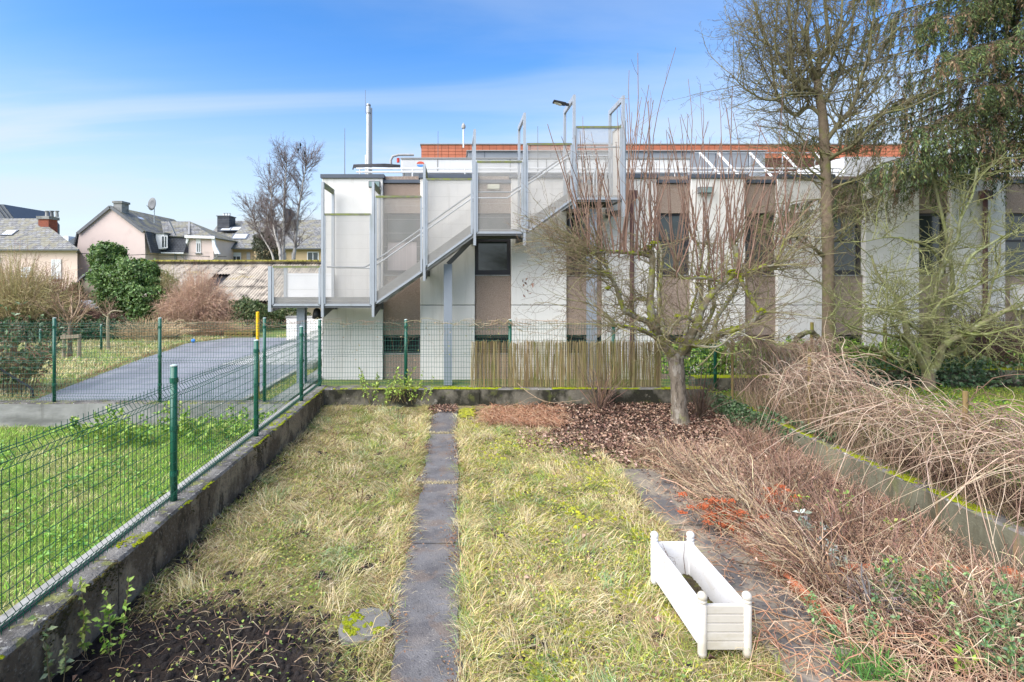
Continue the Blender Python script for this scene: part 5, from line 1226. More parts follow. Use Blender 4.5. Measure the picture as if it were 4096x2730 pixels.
# ================================================================== TREES
def rv(): return Vector((random.gauss(0,1), random.gauss(0,1), random.gauss(0,1)))
def smooth_line(pts, n):
    """Catmull-Rom through the points"""
    P = np.asarray(pts, float); P = np.vstack([2*P[0]-P[1], P, 2*P[-1]-P[-2]]); m = len(P)-3
    out_ = []
    for i in range(n):
        t = i/(n-1)*m; k = min(int(t), m-1); f = t-k; a, b, c, d = P[k:k+4]
        out_.append(0.5*((2*b) + (-a+c)*f + (2*a-5*b+4*c-d)*f*f + (-a+3*b-3*c+d)*f**3))
    return np.array(out_)
def grow(T, p, d, L_, r, lvl, S, cb=None):
    """a branch with its children; S holds per-level settings"""
    k = S['seg'][lvl]; pts = [p]; q_ = Vector(p); d = Vector(d).normalized(); step = L_/k; up = Vector((0,0,1))
    dirs = [d]
    for i in range(k):
        d = (d + rv()*S['jit'][lvl] + up*S['up'][lvl]).normalized(); q_ = q_ + d*step; pts.append(tuple(q_)); dirs.append(d)
    col = S['col'][lvl]; v = random.uniform(0.8, 1.2); col = (col[0]*v, col[1]*v, col[2]*v)
    T.add(np.array(pts), np.linspace(r, max(r*S['taper'][lvl], 0.002), k+1), None, S['k'][lvl], col)
    if cb: cb(lvl, pts, r)
    if lvl+1 >= len(S['seg']): return
    n = S['n'][lvl]; n = int(n) + (random.random() < n-int(n))
    for i in range(n):
        f = S['t0'][lvl] + (1-S['t0'][lvl])*(i + random.random())/n; f = min(f, 0.999); j = int(f*k); g = f*k-j
        a, b = Vector(pts[j]), Vector(pts[j+1]); dd = dirs[min(j+1, k)]
        ax = dd.cross(rv()).normalized(); ang = S['ang'][lvl]*random.uniform(0.6, 1.35)
        nd = (dd*math.cos(ang) + ax*math.sin(ang)).normalized()
        grow(T, tuple(a.lerp(b, g)), nd, L_*S['ratio'][lvl]*random.uniform(0.6, 1.25)*(1-0.35*f), r*S['rr'][lvl]*(1-0.4*f), lvl+1, S, cb)
def limbs(T, lines, k=10):
    """traced limbs: list of (points, r0, r1, colour) -> smooth polylines, returned for further growth"""
    res = []
    for pts, r0, r1, col in lines:
        n = max(6, len(pts)*4); P = smooth_line(pts, n)
        P += np.cumsum(rng.normal(0, 0.05*max(r0, 0.02), P.shape), axis=0)*0.5
        rr = np.linspace(r0, r1, n)*(1 + 0.08*np.sin(np.arange(n)*1.9 + r0*300) + 0.06*rng.normal(size=n))
        T.add(P, rr, None, k, col); res.append((P, rr))
    return res

# ------------------------------------------------------------------ the gnarled apple tree
random.seed(21)
YA = 8.87
def ap(x, y, dy=0.0): return at(2250 + x/1.379, 950 + y/1.379, YA+dy)
A = thing('apple_tree', 'gnarled old apple tree with mossy limbs and tall water shoots', 'tree', at(2718, 1700, YA))
BK = (0.165,0.14,0.085); LK = (0.27,0.255,0.18)
T = Tubes()
base = at(2718, 1705, YA)
gz0 = float(gz(np.array(base[0]), np.array(YA)))
trunk_pts = [(base[0]+0.02, YA, gz0-0.08), (base[0]+0.0, YA, gz0+0.12), at(2716, 1600, YA), at(2710, 1520, YA), at(2704, 1450, YA), at(2702, 1425, YA), at(2706, 1408, YA)]
P = smooth_line(trunk_pts, 30); rr = np.interp(np.linspace(0, 1, 30), [0, 0.08, 0.2, 0.5, 0.8, 1], [0.20, 0.155, 0.13, 0.115, 0.135, 0.10])*(1+0.03*rng.normal(size=30))
T.add(P, rr, None, 18, (0.20,0.165,0.125))
T.build('trunk', M['bark_trunk'], A)
T = Tubes()
lines = [
 ([ap(640,660), ap(585,630,-.05), ap(545,585,-.15), ap(512,510,-.25), ap(487,420,-.3), ap(480,330,-.3), ap(486,230,-.3), ap(490,130,-.28), ap(482,75,-.28)], 0.085, 0.042, BK),
 ([ap(525,540,-.2), ap(470,470,-.35), ap(405,442,-.5), ap(340,400,-.6), ap(312,330,-.65), ap(290,262,-.7), ap(255,212,-.75), ap(200,196,-.8)], 0.050, 0.020, BK),
 ([ap(535,575,-.2), ap(490,540,-.5), ap(430,512,-.7), ap(360,500,-.85), ap(290,480,-1.0)], 0.036, 0.016, BK),
 ([ap(482,350,-.3), ap(430,342,-.15), ap(395,350,0), ap(372,395,.1), ap(345,420,.15)], 0.028, 0.012, BK),
 ([ap(488,110,-.28), ap(440,92,-.35), ap(320,84,-.5), ap(240,80,-.6), ap(150,88,-.8)], 0.034, 0.014, BK),
 ([ap(318,320,-.65), ap(275,235,-.5), ap(232,135,-.4), ap(192,92,-.35), ap(140,48,-.3), ap(95,28,-.3)], 0.030, 0.013, LK),
 ([ap(600,640,.1), ap(565,565,.25), ap(552,470,.4), ap(538,400,.5), ap(535,300,.55), ap(542,200,.6), ap(546,90,.65), ap(520,10,.65)], 0.050, 0.024, LK),
 ([ap(650,650,-.05), ap(690,580,-.15), ap(735,480,-.25), ap(770,390,-.3), ap(822,310,-.3), ap(885,248,-.3), ap(935,212,-.3), ap(968,135,-.28), ap(958,60,-.25), ap(930,5,-.2)], 0.072, 0.030, BK),
 ([ap(680,655,0), ap(700,600,.0), ap(765,585,-.1), ap(832,560,-.2), ap(885,530,-.3), ap(960,508,-.35), ap(1030,480,-.4), ap(1095,418,-.4)], 0.066, 0.038, BK),
 ([ap(1095,415,-.4), ap(1055,365,-.4), ap(1015,300,-.4), ap(985,245,-.38), ap(978,215,-.35)], 0.034, 0.022, BK),
 ([ap(835,555,-.1), ap(850,450,.1), ap(902,372,.2), ap(950,300,.25), ap(978,225,.3), ap(1060,190,.3), ap(1160,180,.3)], 0.042, 0.018, LK),
 ([ap(690,610,.2), ap(752,540,.35), ap(760,430,.5), ap(766,300,.6), ap(770,150,.65), ap(757,60,.7), ap(720,5,.7)], 0.044, 0.020, LK),
 ([ap(760,545,.3), ap(835,385,.5), ap(810,290,.55), ap(806,150,.6), ap(800,50,.6)], 0.034, 0.018, LK),
 ([ap(730,480,-.25), ap(690,440,-.4), ap(640,465,-.5), ap(600,495,-.6), ap(590,540,-.65), ap(530,545,-.7)], 0.022, 0.009, BK),
 ([ap(880,250,-.3), ap(790,225,-.4), ap(700,228,-.5), ap(655,225,-.55), ap(640,200,-.55), ap(560,140,-.5)], 0.024, 0.010, LK),
 ([ap(690,590,-.1), ap(770,600,-.4), ap(830,605,-.55), ap(880,590,-.6), ap(960,525,-.7), ap(1040,550,-.8), ap(1120,565,-.85)], 0.020, 0.008, LK),
 ([ap(640,640,.1), ap(680,530,.2), ap(705,420,.25), ap(740,300,.25), ap(735,250,.25)], 0.034, 0.016, BK),
 ([ap(948,215,-.3), ap(1020,205,-.4), ap(1090,165,-.5), ap(1170,150,-.6), ap(1210,60,-.6), ap(1225,10,-.6)], 0.026, 0.012, BK),
]
LM = limbs(T, lines, 10)
# knobs where the limbs were pollarded
kn = []
for (x, y, dy, r) in ((470,70,-.28,.075), (940,205,-.3,.08), (1097,415,-.4,.06), (635,440,-.45,.035), (985,225,.3,.05), (500,40,-.28,.05), (650,575,.0,.06), (250,285,-.7,.03), (530,560,-.1,.06)):
    c = np.array(ap(x, y, dy)); kn.append((c, r))
    for j in range(3):
        d = rand_dirs(1)[0]; T.add(np.array([c-d*r*.9, c-d*r*.4, c, c+d*r*.4, c+d*r*.9]), np.array([0.2, .85, 1, .85, 0.2])*r*0.85, None, 9, BK)
T.build('limbs', M['bark_apple'], A); T = Tubes()
# tall water shoots
SH_ = dict(seg=[9, 5], jit=[0.05, 0.16], up=[0.035, 0.05], col=[(0.185,0.115,0.085), (0.22,0.15,0.10)], k=[5, 3], taper=[0.38, 0.5], n=[4, 0], t0=[0.12, 0], ang=[0.7, 0.5], ratio=[0.17, 0.3], rr=[0.45, 0.5])
def shoot(p, lean, L_, r):
    d = Vector((lean[0], lean[1], 1.0)); SH_['n'][0] = random.choice((1, 2, 3, 5)); grow(T, tuple(p), d, L_, r, 0, SH_)
tops = [(470,70,-.28), (500,30,-.28), (540,30,.65), (720,10,.7), (800,60,.6), (930,10,-.2), (955,60,-.25), (940,200,-.3), (985,225,.3), (1060,190,.3), (1160,180,.3), (1225,15,-.6), (150,80,-.7), (240,78,-.6), (320,82,-.5), (140,45,-.3), (200,100,-.35), (860,235,-.3), (1090,165,-.5), (735,250,.25), (400,90,-.4), (620,200,-.5), (1000,205,-.35)]
tgt = [(600,5,2.35), (592,70,2.1), (687,155,1.9), (968,75,2.3), (938,200,1.7), (455,165,1.6), (365,262,1.3), (735,250,1.5), (805,290,1.4), (860,260,1.5), (1010,130,1.9), (1060,100,2.0), (700,200,1.6), (914,265,1.4), (980,150,2.0), (640,120,2.0), (560,210,1.6), (500,290,1.3), (780,330,1.2), (1100,180,1.9)]
for i in range(150):
    x, y, dy = random.choice(tops); p = ap(x + random.gauss(0, 28), y + random.gauss(0, 18), dy + random.gauss(0, 0.2))
    if i < len(tgt)*2:
        tx, ty, L_ = tgt[i % len(tgt)]; e = at(2050 + tx/1.1945 + random.gauss(0, 12), 250 + ty/1.1945 + (0 if i < len(tgt) else random.uniform(40, 160)), YA+dy)
        src = min(tops, key=lambda s: abs(ap(s[0], s[1])[0]-e[0])); p = ap(src[0]+random.gauss(0, 14), src[1]+random.gauss(0, 8), src[2]); dv_ = Vector(e)-Vector(p); L_ = dv_.length; lean = (dv_.x/max(dv_.z, .3), random.gauss(0, 0.08))
    else:
        L_ = random.uniform(0.8, 2.1); lean = (random.gauss(0, 0.20) + 0.26*((x-640)/640), random.gauss(0, 0.2))
    shoot(p, lean, L_, random.uniform(0.008, 0.0135))
T.build('water_shoots', M['stem'], A); T = Tubes()
# fine twigs along every limb, drooping at the outside
TW = dict(seg=[6, 5, 4], jit=[0.16, 0.2, 0.22], up=[0.06, 0.04, 0.02], col=[(0.22,0.20,0.10), (0.20,0.16,0.10), (0.18,0.125,0.09)], k=[5, 3, 3], taper=[0.4, 0.5, 0.6], n=[4, 3, 0], t0=[0.15, 0.2, 0], ang=[0.8, 0.75, 0.6], ratio=[0.55, 0.5, 0.4], rr=[0.6, 0.7, 0.6])
for P, rr in LM:
    for i in range(3, len(P), 2):
        if rr[i] > 0.058: continue
        for _ in range(3):
            if random.random() < 0.1: continue
            d = Vector(rand_dirs(1)[0]) + Vector((0.5*(1 if P[i][0] > 3.9 else -1), 0, 0.35))
            grow(T, tuple(P[i]), d, random.uniform(0.25, 0.75), random.uniform(0.005, 0.010), 0, TW)
# long arching twigs reaching to the left in front of the facade
for i in range(75):
    x, y, dy = random.choice(((150,88,-.8), (200,196,-.8), (95,28,-.3), (240,80,-.6), (290,480,-1.0), (255,212,-.75)))
    d = Vector((-1.0, random.gauss(0, 0.4), random.uniform(0.0, 1.1)))
    TW['up'][0] = -0.01; grow(T, ap(x+random.gauss(0,10), y+random.gauss(0,10), dy), d, random.uniform(0.6, 1.35), random.uniform(0.005, 0.009), 0, TW)
TW['up'][0] = 0.06
for i in range(40):
    x, y, dy = random.choice(((1160,180,.3), (1225,15,-.6), (1170,150,-.6), (1095,415,-.4)))
    grow(T, ap(x, y, dy), Vector((1.0, random.gauss(0, 0.5), random.uniform(-0.1, 0.9))), random.uniform(0.5, 1.1), 0.007, 0, TW)
T.build('twigs', M['stem'], A)
# moss cushions sitting on the limbs
pts, rad = [], []
for P, rr in LM:
    for i in range(2, len(P)-1):
        if rr[i] > 0.02:
            for _ in range(7):
                if random.random() < 0.42:
                    f = random.random(); p = P[i]*(1-f)+P[i+1]*f; pts.append(p + np.array([rng.normal(0, .35)*rr[i], rng.normal(0, .35)*rr[i], rr[i]*0.86])); rad.append(random.uniform(0.010, 0.026))
for c, r in kn:
    for _ in range(40): 
        d = rand_dirs(1)[0]; d[2] = abs(d[2]); pts.append(c + d*r*0.95); rad.append(random.uniform(0.012, 0.028))
moss_pads('moss', np.array(pts), np.array(rad), A, None, 0.8)
n = 9; pos = np.array([at(2110+random.uniform(-20,30), 1150+random.uniform(-40,40), YA-.8) for _ in range(n)])
leaves('withered_leaves', pos, rand_dirs(n)+np.array([0,0,-1.0]), rand_dirs(n), 0.07, 0.035, M['dryleaf'], pick(n, BROWN), A)

# ------------------------------------------------------------------ tall bare tree behind the right-hand fence
random.seed(5)
YT2 = 10.6
def tp(x, y, dy=0.0): return at(2700 + x/1.4936, y/1.4936, YT2+dy)
B = thing('tall_bare_tree', 'tall straight bare tree rising out of the top behind the vines', 'tree', at(3314, 1600, YT2))
DK = (0.17,0.15,0.085)
T = Tubes(); P = smooth_line([(tp(915,0)[0], YT2, 0.1), tp(918,2000), tp(915,1568), tp(908,1250), tp(895,900), tp(882,690), tp(858,560), tp(850,480)], 30)
T.add(P, np.linspace(0.125, 0.062, 30)*(1+0.03*rng.normal(size=30)), None, 14, (0.165,0.125,0.085)); T.build('trunk', M['bark_dark'], B)
T = Tubes()
lines = [
 ([tp(850,490), tp(865,360), tp(918,285,.1), tp(905,110,.1), tp(890,-60,.1), tp(880,-260,.1)], 0.058, 0.02, DK),
 ([tp(860,560), tp(800,535,-.1), tp(742,515,-.2), tp(702,420,-.3), tp(690,200,-.3), tp(680,0,-.3), tp(670,-200,-.3)], 0.042, 0.016, DK),
 ([tp(885,700), tp(800,640,.1), tp(720,690,.2), tp(640,620,.3), tp(592,500,.3), tp(568,300,.3), tp(500,110,.3), tp(470,0,.3)], 0.040, 0.010, DK),
 ([tp(850,480), tp(800,340,-.2), tp(790,180,-.3), tp(812,0,-.3), tp(815,-200,-.3)], 0.040, 0.018, DK),
 ([tp(895,860), tp(985,735,-.2), tp(1060,640,-.3), tp(1105,480,-.4), tp(1152,350,-.4), tp(1170,200,-.4), tp(1205,0,-.4)], 0.046, 0.014, DK),
 ([tp(905,960), tp(985,910,-.3), tp(1085,850,-.5), tp(1230,690,-.7), tp(1400,640,-.9), tp(1600,540,-1.1)], 0.040, 0.010, (0.15,0.14,0.07)),
 ([tp(880,640), tp(960,480,.2), tp(1010,380,.3), tp(1060,120,.4), tp(1065,-100,.4)], 0.038, 0.014, DK),
 ([tp(892,1530), tp(840,1490,-.2), tp(780,1460,-.3), tp(700,1405,-.5), tp(600,1390,-.6)], 0.034, 0.010, (0.15,0.14,0.07)),
 ([tp(915,1450), tp(1000,1420,.2), tp(1120,1300,.3), tp(1260,1250,.4)], 0.028, 0.008, (0.15,0.14,0.07)),
 ([tp(890,1000), tp(800,880,.2), tp(700,780,.3), tp(600,720,.3)], 0.026, 0.008, DK),
 ([tp(858,560), tp(700,560,-.4), tp(560,600,-.6), tp(430,540,-.7), tp(330,440,-.7)], 0.030, 0.007, DK),
 ([tp(702,420,-.3), tp(600,300,-.4), tp(500,230,-.5), tp(440,120,-.5)], 0.022, 0.006, DK),
 ([tp(855,520), tp(780,380,.3), tp(720,200,.5), tp(740,0,.5), tp(745,-200,.5)], 0.034, 0.012, DK),
 ([tp(640,620,.3), tp(560,470,.2), tp(500,330,.1), tp(490,180,.1)], 0.020, 0.006, DK),
 ([tp(850,480), tp(930,360,-.3), tp(985,200,-.4), tp(1000,0,-.4), tp(1010,-200,-.4)], 0.034, 0.012, DK),
 ([tp(742,515,-.2), tp(640,430,-.1), tp(600,250,0), tp(610,60,0), tp(600,-100,0)], 0.026, 0.008, DK),
 ([tp(985,735,-.2), tp(1100,640,0), tp(1220,480,.1), tp(1280,300,.1), tp(1300,120,.1)], 0.028, 0.008, DK),
 ([tp(900,1080), tp(800,1010,-.3), tp(720,900,-.4), tp(640,860,-.5)], 0.022, 0.006, (0.19,0.18,0.08)),
 ([tp(905,1150), tp(1010,1100,-.2), tp(1130,1060,-.3), tp(1250,960,-.4)], 0.024, 0.007, (0.19,0.18,0.08)),
]
LMb = limbs(T, lines, 8)
TB = dict(seg=[7, 5, 4, 3], jit=[0.13, 0.2, 0.25, 0.25], up=[0.09, 0.05, 0.02, 0.0], col=[DK, DK, (0.10,0.07,0.05), (0.09,0.06,0.045)], k=[5, 4, 3, 3], taper=[0.35, 0.4, 0.5, 0.6], n=[5, 4, 2, 0], t0=[0.1, 0.12, 0.2, 0], ang=[0.75, 0.8, 0.8, 0.7], ratio=[0.45, 0.4, 0.4, 0.4], rr=[0.5, 0.55, 0.6, 0.6])
for P, rr in LMb:
    for i in range(3, len(P), 1):
        if random.random() < 0.95:
            for _ in range(2):
                d = Vector(rand_dirs(1)[0]) + Vector((0.35*(1 if P[i][0] > 7.35 else -1), 0, 0.5)); grow(T, tuple(P[i]), d, random.uniform(0.45, 1.3), max(0.008, rr[i]*0.42), 0, TB)
for i in range(26):
    z_ = random.uniform(2.2, 6.2); sd = random.choice((-1, 1)); grow(T, (tp(905, 0)[0]-0.05*(z_-2)*0.4, YT2, z_), Vector((sd, random.gauss(0, .5), random.uniform(-0.1, 0.9))), random.uniform(0.7, 1.7), 0.014, 0, TB)
T.build('branches', M['bark_dark'], B)

# ------------------------------------------------------------------ mossy cherry tree on the right
random.seed(9)
YC = 10.1
def cp(x, y, dy=0.0): return at(3200 + x/2.614, 1150 + y/2.614, YC+dy)
Cc = thing('cherry_tree', 'spreading bare cherry tree with mossy limbs at the right', 'tree', cp(1350, 1090))
GK = (0.23,0.21,0.12); 
T = Tubes()
T.add(smooth_line([(cp(1355,0)[0], YC, 0.1), cp(1350,1090), cp(1345,980), cp(1340,900), cp(1335,860)], 16), np.array([0.125, 0.12, 0.112, 0.107, 0.105, 0.10]+[0.10]*10), None, 14, (0.16,0.125,0.09)); T.build('trunk', M['bark_green'], Cc)
T = Tubes()
lines = [
 ([cp(1325,880), cp(1240,730,-.1), cp(1165,625,-.2), cp(1125,540,-.2), cp(1095,400,-.25), cp(1090,320,-.25), cp(1070,220,-.2), cp(1000,100,-.1), cp(900,-20,0), cp(800,-150,.1), cp(740,-330,.2)], 0.072, 0.018, GK),
 ([cp(1342,890), cp(1330,760,.1), cp(1318,600,.1), cp(1312,480,.1), cp(1340,300,.1), cp(1400,100,.1), cp(1440,-50,.1), cp(1500,-300,.1), cp(1600,-600,.1)], 0.066, 0.020, GK),
 ([cp(1370,890), cp(1445,770,-.1), cp(1475,650,-.2), cp(1560,562,-.3), cp(1700,492,-.4), cp(1900,382,-.5), cp(2100,272,-.6), cp(2340,172,-.7), cp(2600,60,-.8)], 0.074, 0.030, GK),
 ([cp(1545,570,-.2), cp(1535,420,.1), cp(1545,280,.2), cp(1580,100,.2), cp(1600,-60,.2), cp(1560,-400,.2), cp(1480,-800,.2), cp(1350,-1350,.2)], 0.052, 0.020, (0.22,0.22,0.12)),
 ([cp(1110,350,-.2), cp(1200,420,.0), cp(1290,480,.1), cp(1350,520,.1)], 0.028, 0.034, GK),
 ([cp(1095,545,-.2), cp(1000,515,-.4), cp(870,490,-.5), cp(740,470,-.6), cp(560,420,-.7), cp(380,345,-.8), cp(170,320,-.9)], 0.026, 0.007, (0.15,0.14,0.06)),
 ([cp(1060,320,-.25), cp(900,280,-.4), cp(760,230,-.5), cp(600,225,-.6), cp(380,190,-.7)], 0.022, 0.006, (0.15,0.14,0.06)),
 ([cp(1080,300,-.2), cp(960,240,-.1), cp(850,210,0), cp(700,160,.1), cp(480,150,.2)], 0.020, 0.006, (0.15,0.14,0.06)),
 ([cp(1320,480), cp(1400,260,-.3), cp(1500,140,-.4), cp(1700,60,-.5), cp(1850,-20,-.6), cp(2100,-120,-.7), cp(2400,-200,-.8)], 0.036, 0.012, (0.21,0.21,0.11)),
 ([cp(1350,520), cp(1440,430,.2), cp(1520,360,.3), cp(1590,280,.3), cp(1740,155,.4)], 0.030, 0.010, GK),
 ([cp(1160,620,-.2), cp(1060,500,-.4), cp(960,370,-.5), cp(940,250,-.5), cp(910,175,-.5)], 0.024, 0.008, DK),
 ([cp(1600,440,-.3), cp(1750,480,-.5), cp(1880,495,-.6), cp(2050,470,-.7), cp(2200,425,-.8), cp(2330,395,-.9)], 0.026, 0.008, (0.28,0.30,0.12)),
 ([cp(1440,-50,.1), cp(1550,-330,.0), cp(1650,-520,-.1), cp(1680,-720,-.2), cp(1800,-950,-.2), cp(1850,-1250,-.2)], 0.040, 0.014, (0.24,0.25,0.15)),
 ([cp(1700,-150,-.4), cp(1800,-330,-.5), cp(1950,-430,-.6), cp(2200,-560,-.7), cp(2450,-600,-.8)], 0.030, 0.010, (0.26,0.28,0.15)),
 ([cp(1480,-250,.1), cp(1350,-420,-.1), cp(1100,-500,-.2), cp(900,-520,-.3), cp(650,-470,-.4)], 0.026, 0.008, (0.18,0.18,0.08)),
 ([cp(1900,382,-.5), cp(1960,200,-.5), cp(2000,0,-.5), cp(2080,-250,-.5), cp(2100,-500,-.5)], 0.026, 0.010, GK),
]
LMc = limbs(T, lines, 8)
TCc = dict(seg=[6, 5, 4], jit=[0.17, 0.22, 0.25], up=[0.03, 0.02, 0.0], col=[(0.22,0.22,0.10), (0.23,0.23,0.10), (0.18,0.16,0.09)], k=[4, 3, 3], taper=[0.4, 0.5, 0.6], n=[6, 3, 0], t0=[0.1, 0.15, 0], ang=[0.8, 0.8, 0.7], ratio=[0.5, 0.45, 0.4], rr=[0.6, 0.7, 0.6])
for P, rr in LMc:
    for i in list(range(4, len(P), 1)):
        if rr[i] < 0.055 and random.random() < 0.95:
            d = Vector(rand_dirs(1)[0])*1.0 + Vector((0, -0.15, 0.25)); grow(T, tuple(P[i]), d, random.uniform(0.4, 1.15), random.uniform(0.007, 0.013), 0, TCc)
T.build('branches', M['bark_green'], Cc)
pts, rad = [], []
for P, rr in LMc:
    for i in range(2, len(P)-1):
        if rr[i] > 0.018:
            for _ in range(5):
                if random.random() < 0.5: pts.append(P[i] + np.array([rng.normal(0, .3)*rr[i], rng.normal(0, .3)*rr[i], rr[i]*0.85]) + (P[i+1]-P[i])*random.random()); rad.append(random.uniform(0.010, 0.022))
moss_pads('moss', np.array(pts), np.array(rad), Cc, mat('moss_green', (0.15,0.18,0.03), 1.0, tone=0.4, tscale=14, bump=1, bscale=120), 0.8)
# fallen, ivy-grown limb lying across at hedge height
t = thing('fallen_limb', 'thick mossy fallen limb lying across the laurel hedge', 'branch', cp(750, 640))
T = Tubes(); limbs(T, [([cp(1230,775,.4), cp(1050,765,.4), cp(900,700,.4), cp(760,645,.4), cp(620,620,.4), cp(480,660,.4), cp(380,690,.4)], 0.05, 0.035, (0.10,0.10,0.04)), ([cp(130,470,.5), cp(200,540,.5), cp(235,590,.5), cp(380,690,.45)], 0.05, 0.04, (0.08,0.07,0.04)), ([cp(130,470,.5), cp(40,480,.5), cp(-60,560,.5), cp(-110,680,.5)], 0.045, 0.06, (0.08,0.07,0.04))], 9)
T.build('limb', M['bark_green'], t)
t = thing('low_limb', 'leaning mossy trunk half hidden in the dark thicket at right', 'branch', cp(1600, 680))
T = Tubes(); limbs(T, [([cp(1480,740,.5), cp(1650,670,.5), cp(1760,570,.5), cp(1850,440,.5), cp(1900,380,.5)], 0.07, 0.05, (0.12,0.12,0.05))], 9); T.build('limb', M['bark_green'], t)

# ------------------------------------------------------------------ spruce hanging in from the right
random.seed(14)
SP = thing('spruce_tree', 'dark drooping spruce with hanging branchlets at the right edge', 'tree', (12.9, 11.4, 0.2))
T = Tubes(); T.add(np.array([[12.9, 11.4, 0.0], [12.9, 11.4, 4], [12.92, 11.42, 8], [12.9, 11.4, 12], [12.9, 11.4, 16.5]]), np.array([0.26, 0.22, 0.18, 0.12, 0.03]), None, 12, (0.12,0.085,0.06)); T.build('trunk', M['bark_dark'], SP)
T = Tubes(); NP, ND, NC, NL = [], [], [], []
nb = 88
for i in range(nb):
    z = 5.0 + 8.6*(i/nb) + random.uniform(-.15, .15)
    a = math.pi + random.gauss(0.12, 0.62); ln = (7.2 - 0.30*z)*random.uniform(0.75, 1.1)
    if math.sin(a) > 0.2: ln = min(ln, 1.2/max(math.sin(a), 0.2))
    m_ = 14; P = []
    for j in range(m_):
        f = j/(m_-1); P.append((12.9 + math.cos(a)*ln*f, 11.4 + math.sin(a)*ln*f, z + 0.35*math.sin(f*2.2)*0.5 - ln*0.30*f**1.3 + 0.12*ln*max(0, f-0.75)))
    P = np.array(P) + np.cumsum(rng.normal(0, 0.045, (m_, 3)), axis=0); T.add(P, np.linspace(0.024, 0.004, m_), None, 5, (0.10,0.08,0.05))
    nh = int(ln*19)
    for j in range(nh):
        f = random.uniform(0.14, 1.0)*(m_-1.001); k = int(f); p = P[k]*(1-(f-k)) + P[k+1]*(f-k)
        side = random.choice((-1, 1)); L_ = random.uniform(0.25, 0.85)*(1.15-0.5*f/m_); an = a + side*random.uniform(0.5, 1.2)
        d0 = np.array([math.cos(an), math.sin(an), -0.15]); H = []; lat = random.uniform(0.08, 0.62)*(1.1-0.7*f/m_)
        for s in range(6):
            g = s/5; H.append(p + d0*lat*(1-(1-g)**2.2) + np.array([0, 0, -L_*g**1.8]))
        H = np.array(H); T.add(H, np.linspace(0.005, 0.0018, 6), None, 3, (0.07,0.05,0.035))
        cnt = 34; g = rng.uniform(0.05, 1, cnt)*5*0.999; kk = g.astype(int); pos = H[kk]*(1-(g-kk))[:, None] + H[kk+1]*(g-kk)[:, None]; tang = unit(H[kk+1]-H[kk])
        NP.append(pos); ND.append(unit(tang*0.9 + rand_dirs(cnt)*0.75 + np.array([0, 0, -0.25])))
        brown_ = random.random() < 0.22
        NC.append(pick(cnt, [(0.20,0.14,0.085), (0.25,0.17,0.10)] if brown_ else [(0.08,0.12,0.045), (0.11,0.15,0.055), (0.16,0.18,0.06), (0.06,0.09,0.04)], None, 0.2)); NL.append(rng.uniform(0.05, 0.11, cnt))
T.build('branches', M['stem'], SP)
NP, ND, NC, NL = map(np.concatenate, (NP, ND, NC, NL))
leaves('needles', NP, ND, rand_dirs(len(NP)), NL, NL*0.20, M['dryleaf'], NC, SP)

# ------------------------------------------------------------------ birch behind the barn
random.seed(33)
Bi = thing('birch_tree', 'tall bare birch clump with white trunks behind the barn roof', 'tree', at(1120, 1230, 40))
def bp(x, y, dy=0.0): return (*q(x, y, 40+dy),)
T = Tubes(); WB = (0.46,0.43,0.39)
trunks = [[(2035,735), (2028,640), (2000,540), (1975,400), (1965,250), (1960,120)], [(2045,735), (2040,560), (2045,400), (2050,200), (2060,60), (2065,-20)], [(2095,735), (2110,640), (2125,480), (2140,330), (2165,170), (2190,40), (2200,-10)], [(2020,735), (1960,560), (1900,430), (1890,300)], [(1935,735), (1910,640), (1850,540), (1790,430), (1760,330)]]
L_ = limbs(T, [([ (at(*z1(*p_), 40)[0], 40 + 0.4*i, at(*z1(*p_), 40)[2]) for p_ in tr], [0.15, 0.15, 0.15, 0.10, 0.09][i], 0.02, WB) for i, tr in enumerate(trunks)], 8)
T.build('trunks', M['bark_birch'], Bi)
T = Tubes(); BB = (0.17,0.13,0.12)
TBi = dict(seg=[7, 6, 5], jit=[0.10, 0.16, 0.18], up=[0.06, 0.0, -0.05], col=[(0.16,0.13,0.12), BB, BB], k=[4, 3, 3], taper=[0.4, 0.5, 0.7], n=[9, 9, 0], t0=[0.15, 0.1, 0], ang=[0.6, 0.65, 0.6], ratio=[0.42, 0.42, 0.4], rr=[0.55, 0.65, 0.6])
for P, rr in L_:
    for i in range(5, len(P), 1):
        for _ in range(3):
            a_ = random.uniform(0, 6.28); d = Vector((math.cos(a_), math.sin(a_), 1.0)); grow(T, tuple(P[i]), d, random.uniform(1.1, 2.3), 0.021, 0, TBi)
T.build('branches', M['stem'], Bi)
for i, (x, y) in enumerate(((397, 602), (372, 652), (440, 690))):
    p = at(1050 + x/2.614, 350 + y/2.614, 39.5); o = thing('bird', ['small dark bird hovering above the top of the birch', 'small dark bird perched left in the birch crown', 'small dark bird perched lower right in the birch crown'][i], 'bird', p)
    b = MB(); b.lathe((p[0], p[1], p[2]), [(0.01,-0.12),(0.07,-0.05),(0.08,0.03),(0.05,0.09),(0.045,0.13),(0.01,0.16)], 8); b.build('body', M['black'], o, smooth=True)
    MB().slab([(p[0]-0.03, p[1], p[2]-0.1), (p[0]+0.03, p[1], p[2]-0.1), (p[0]+0.05, p[1], p[2]-0.26), (p[0]-0.01, p[1], p[2]-0.26)], (0, 0.02, 0)).build('tail', M['black'], o)

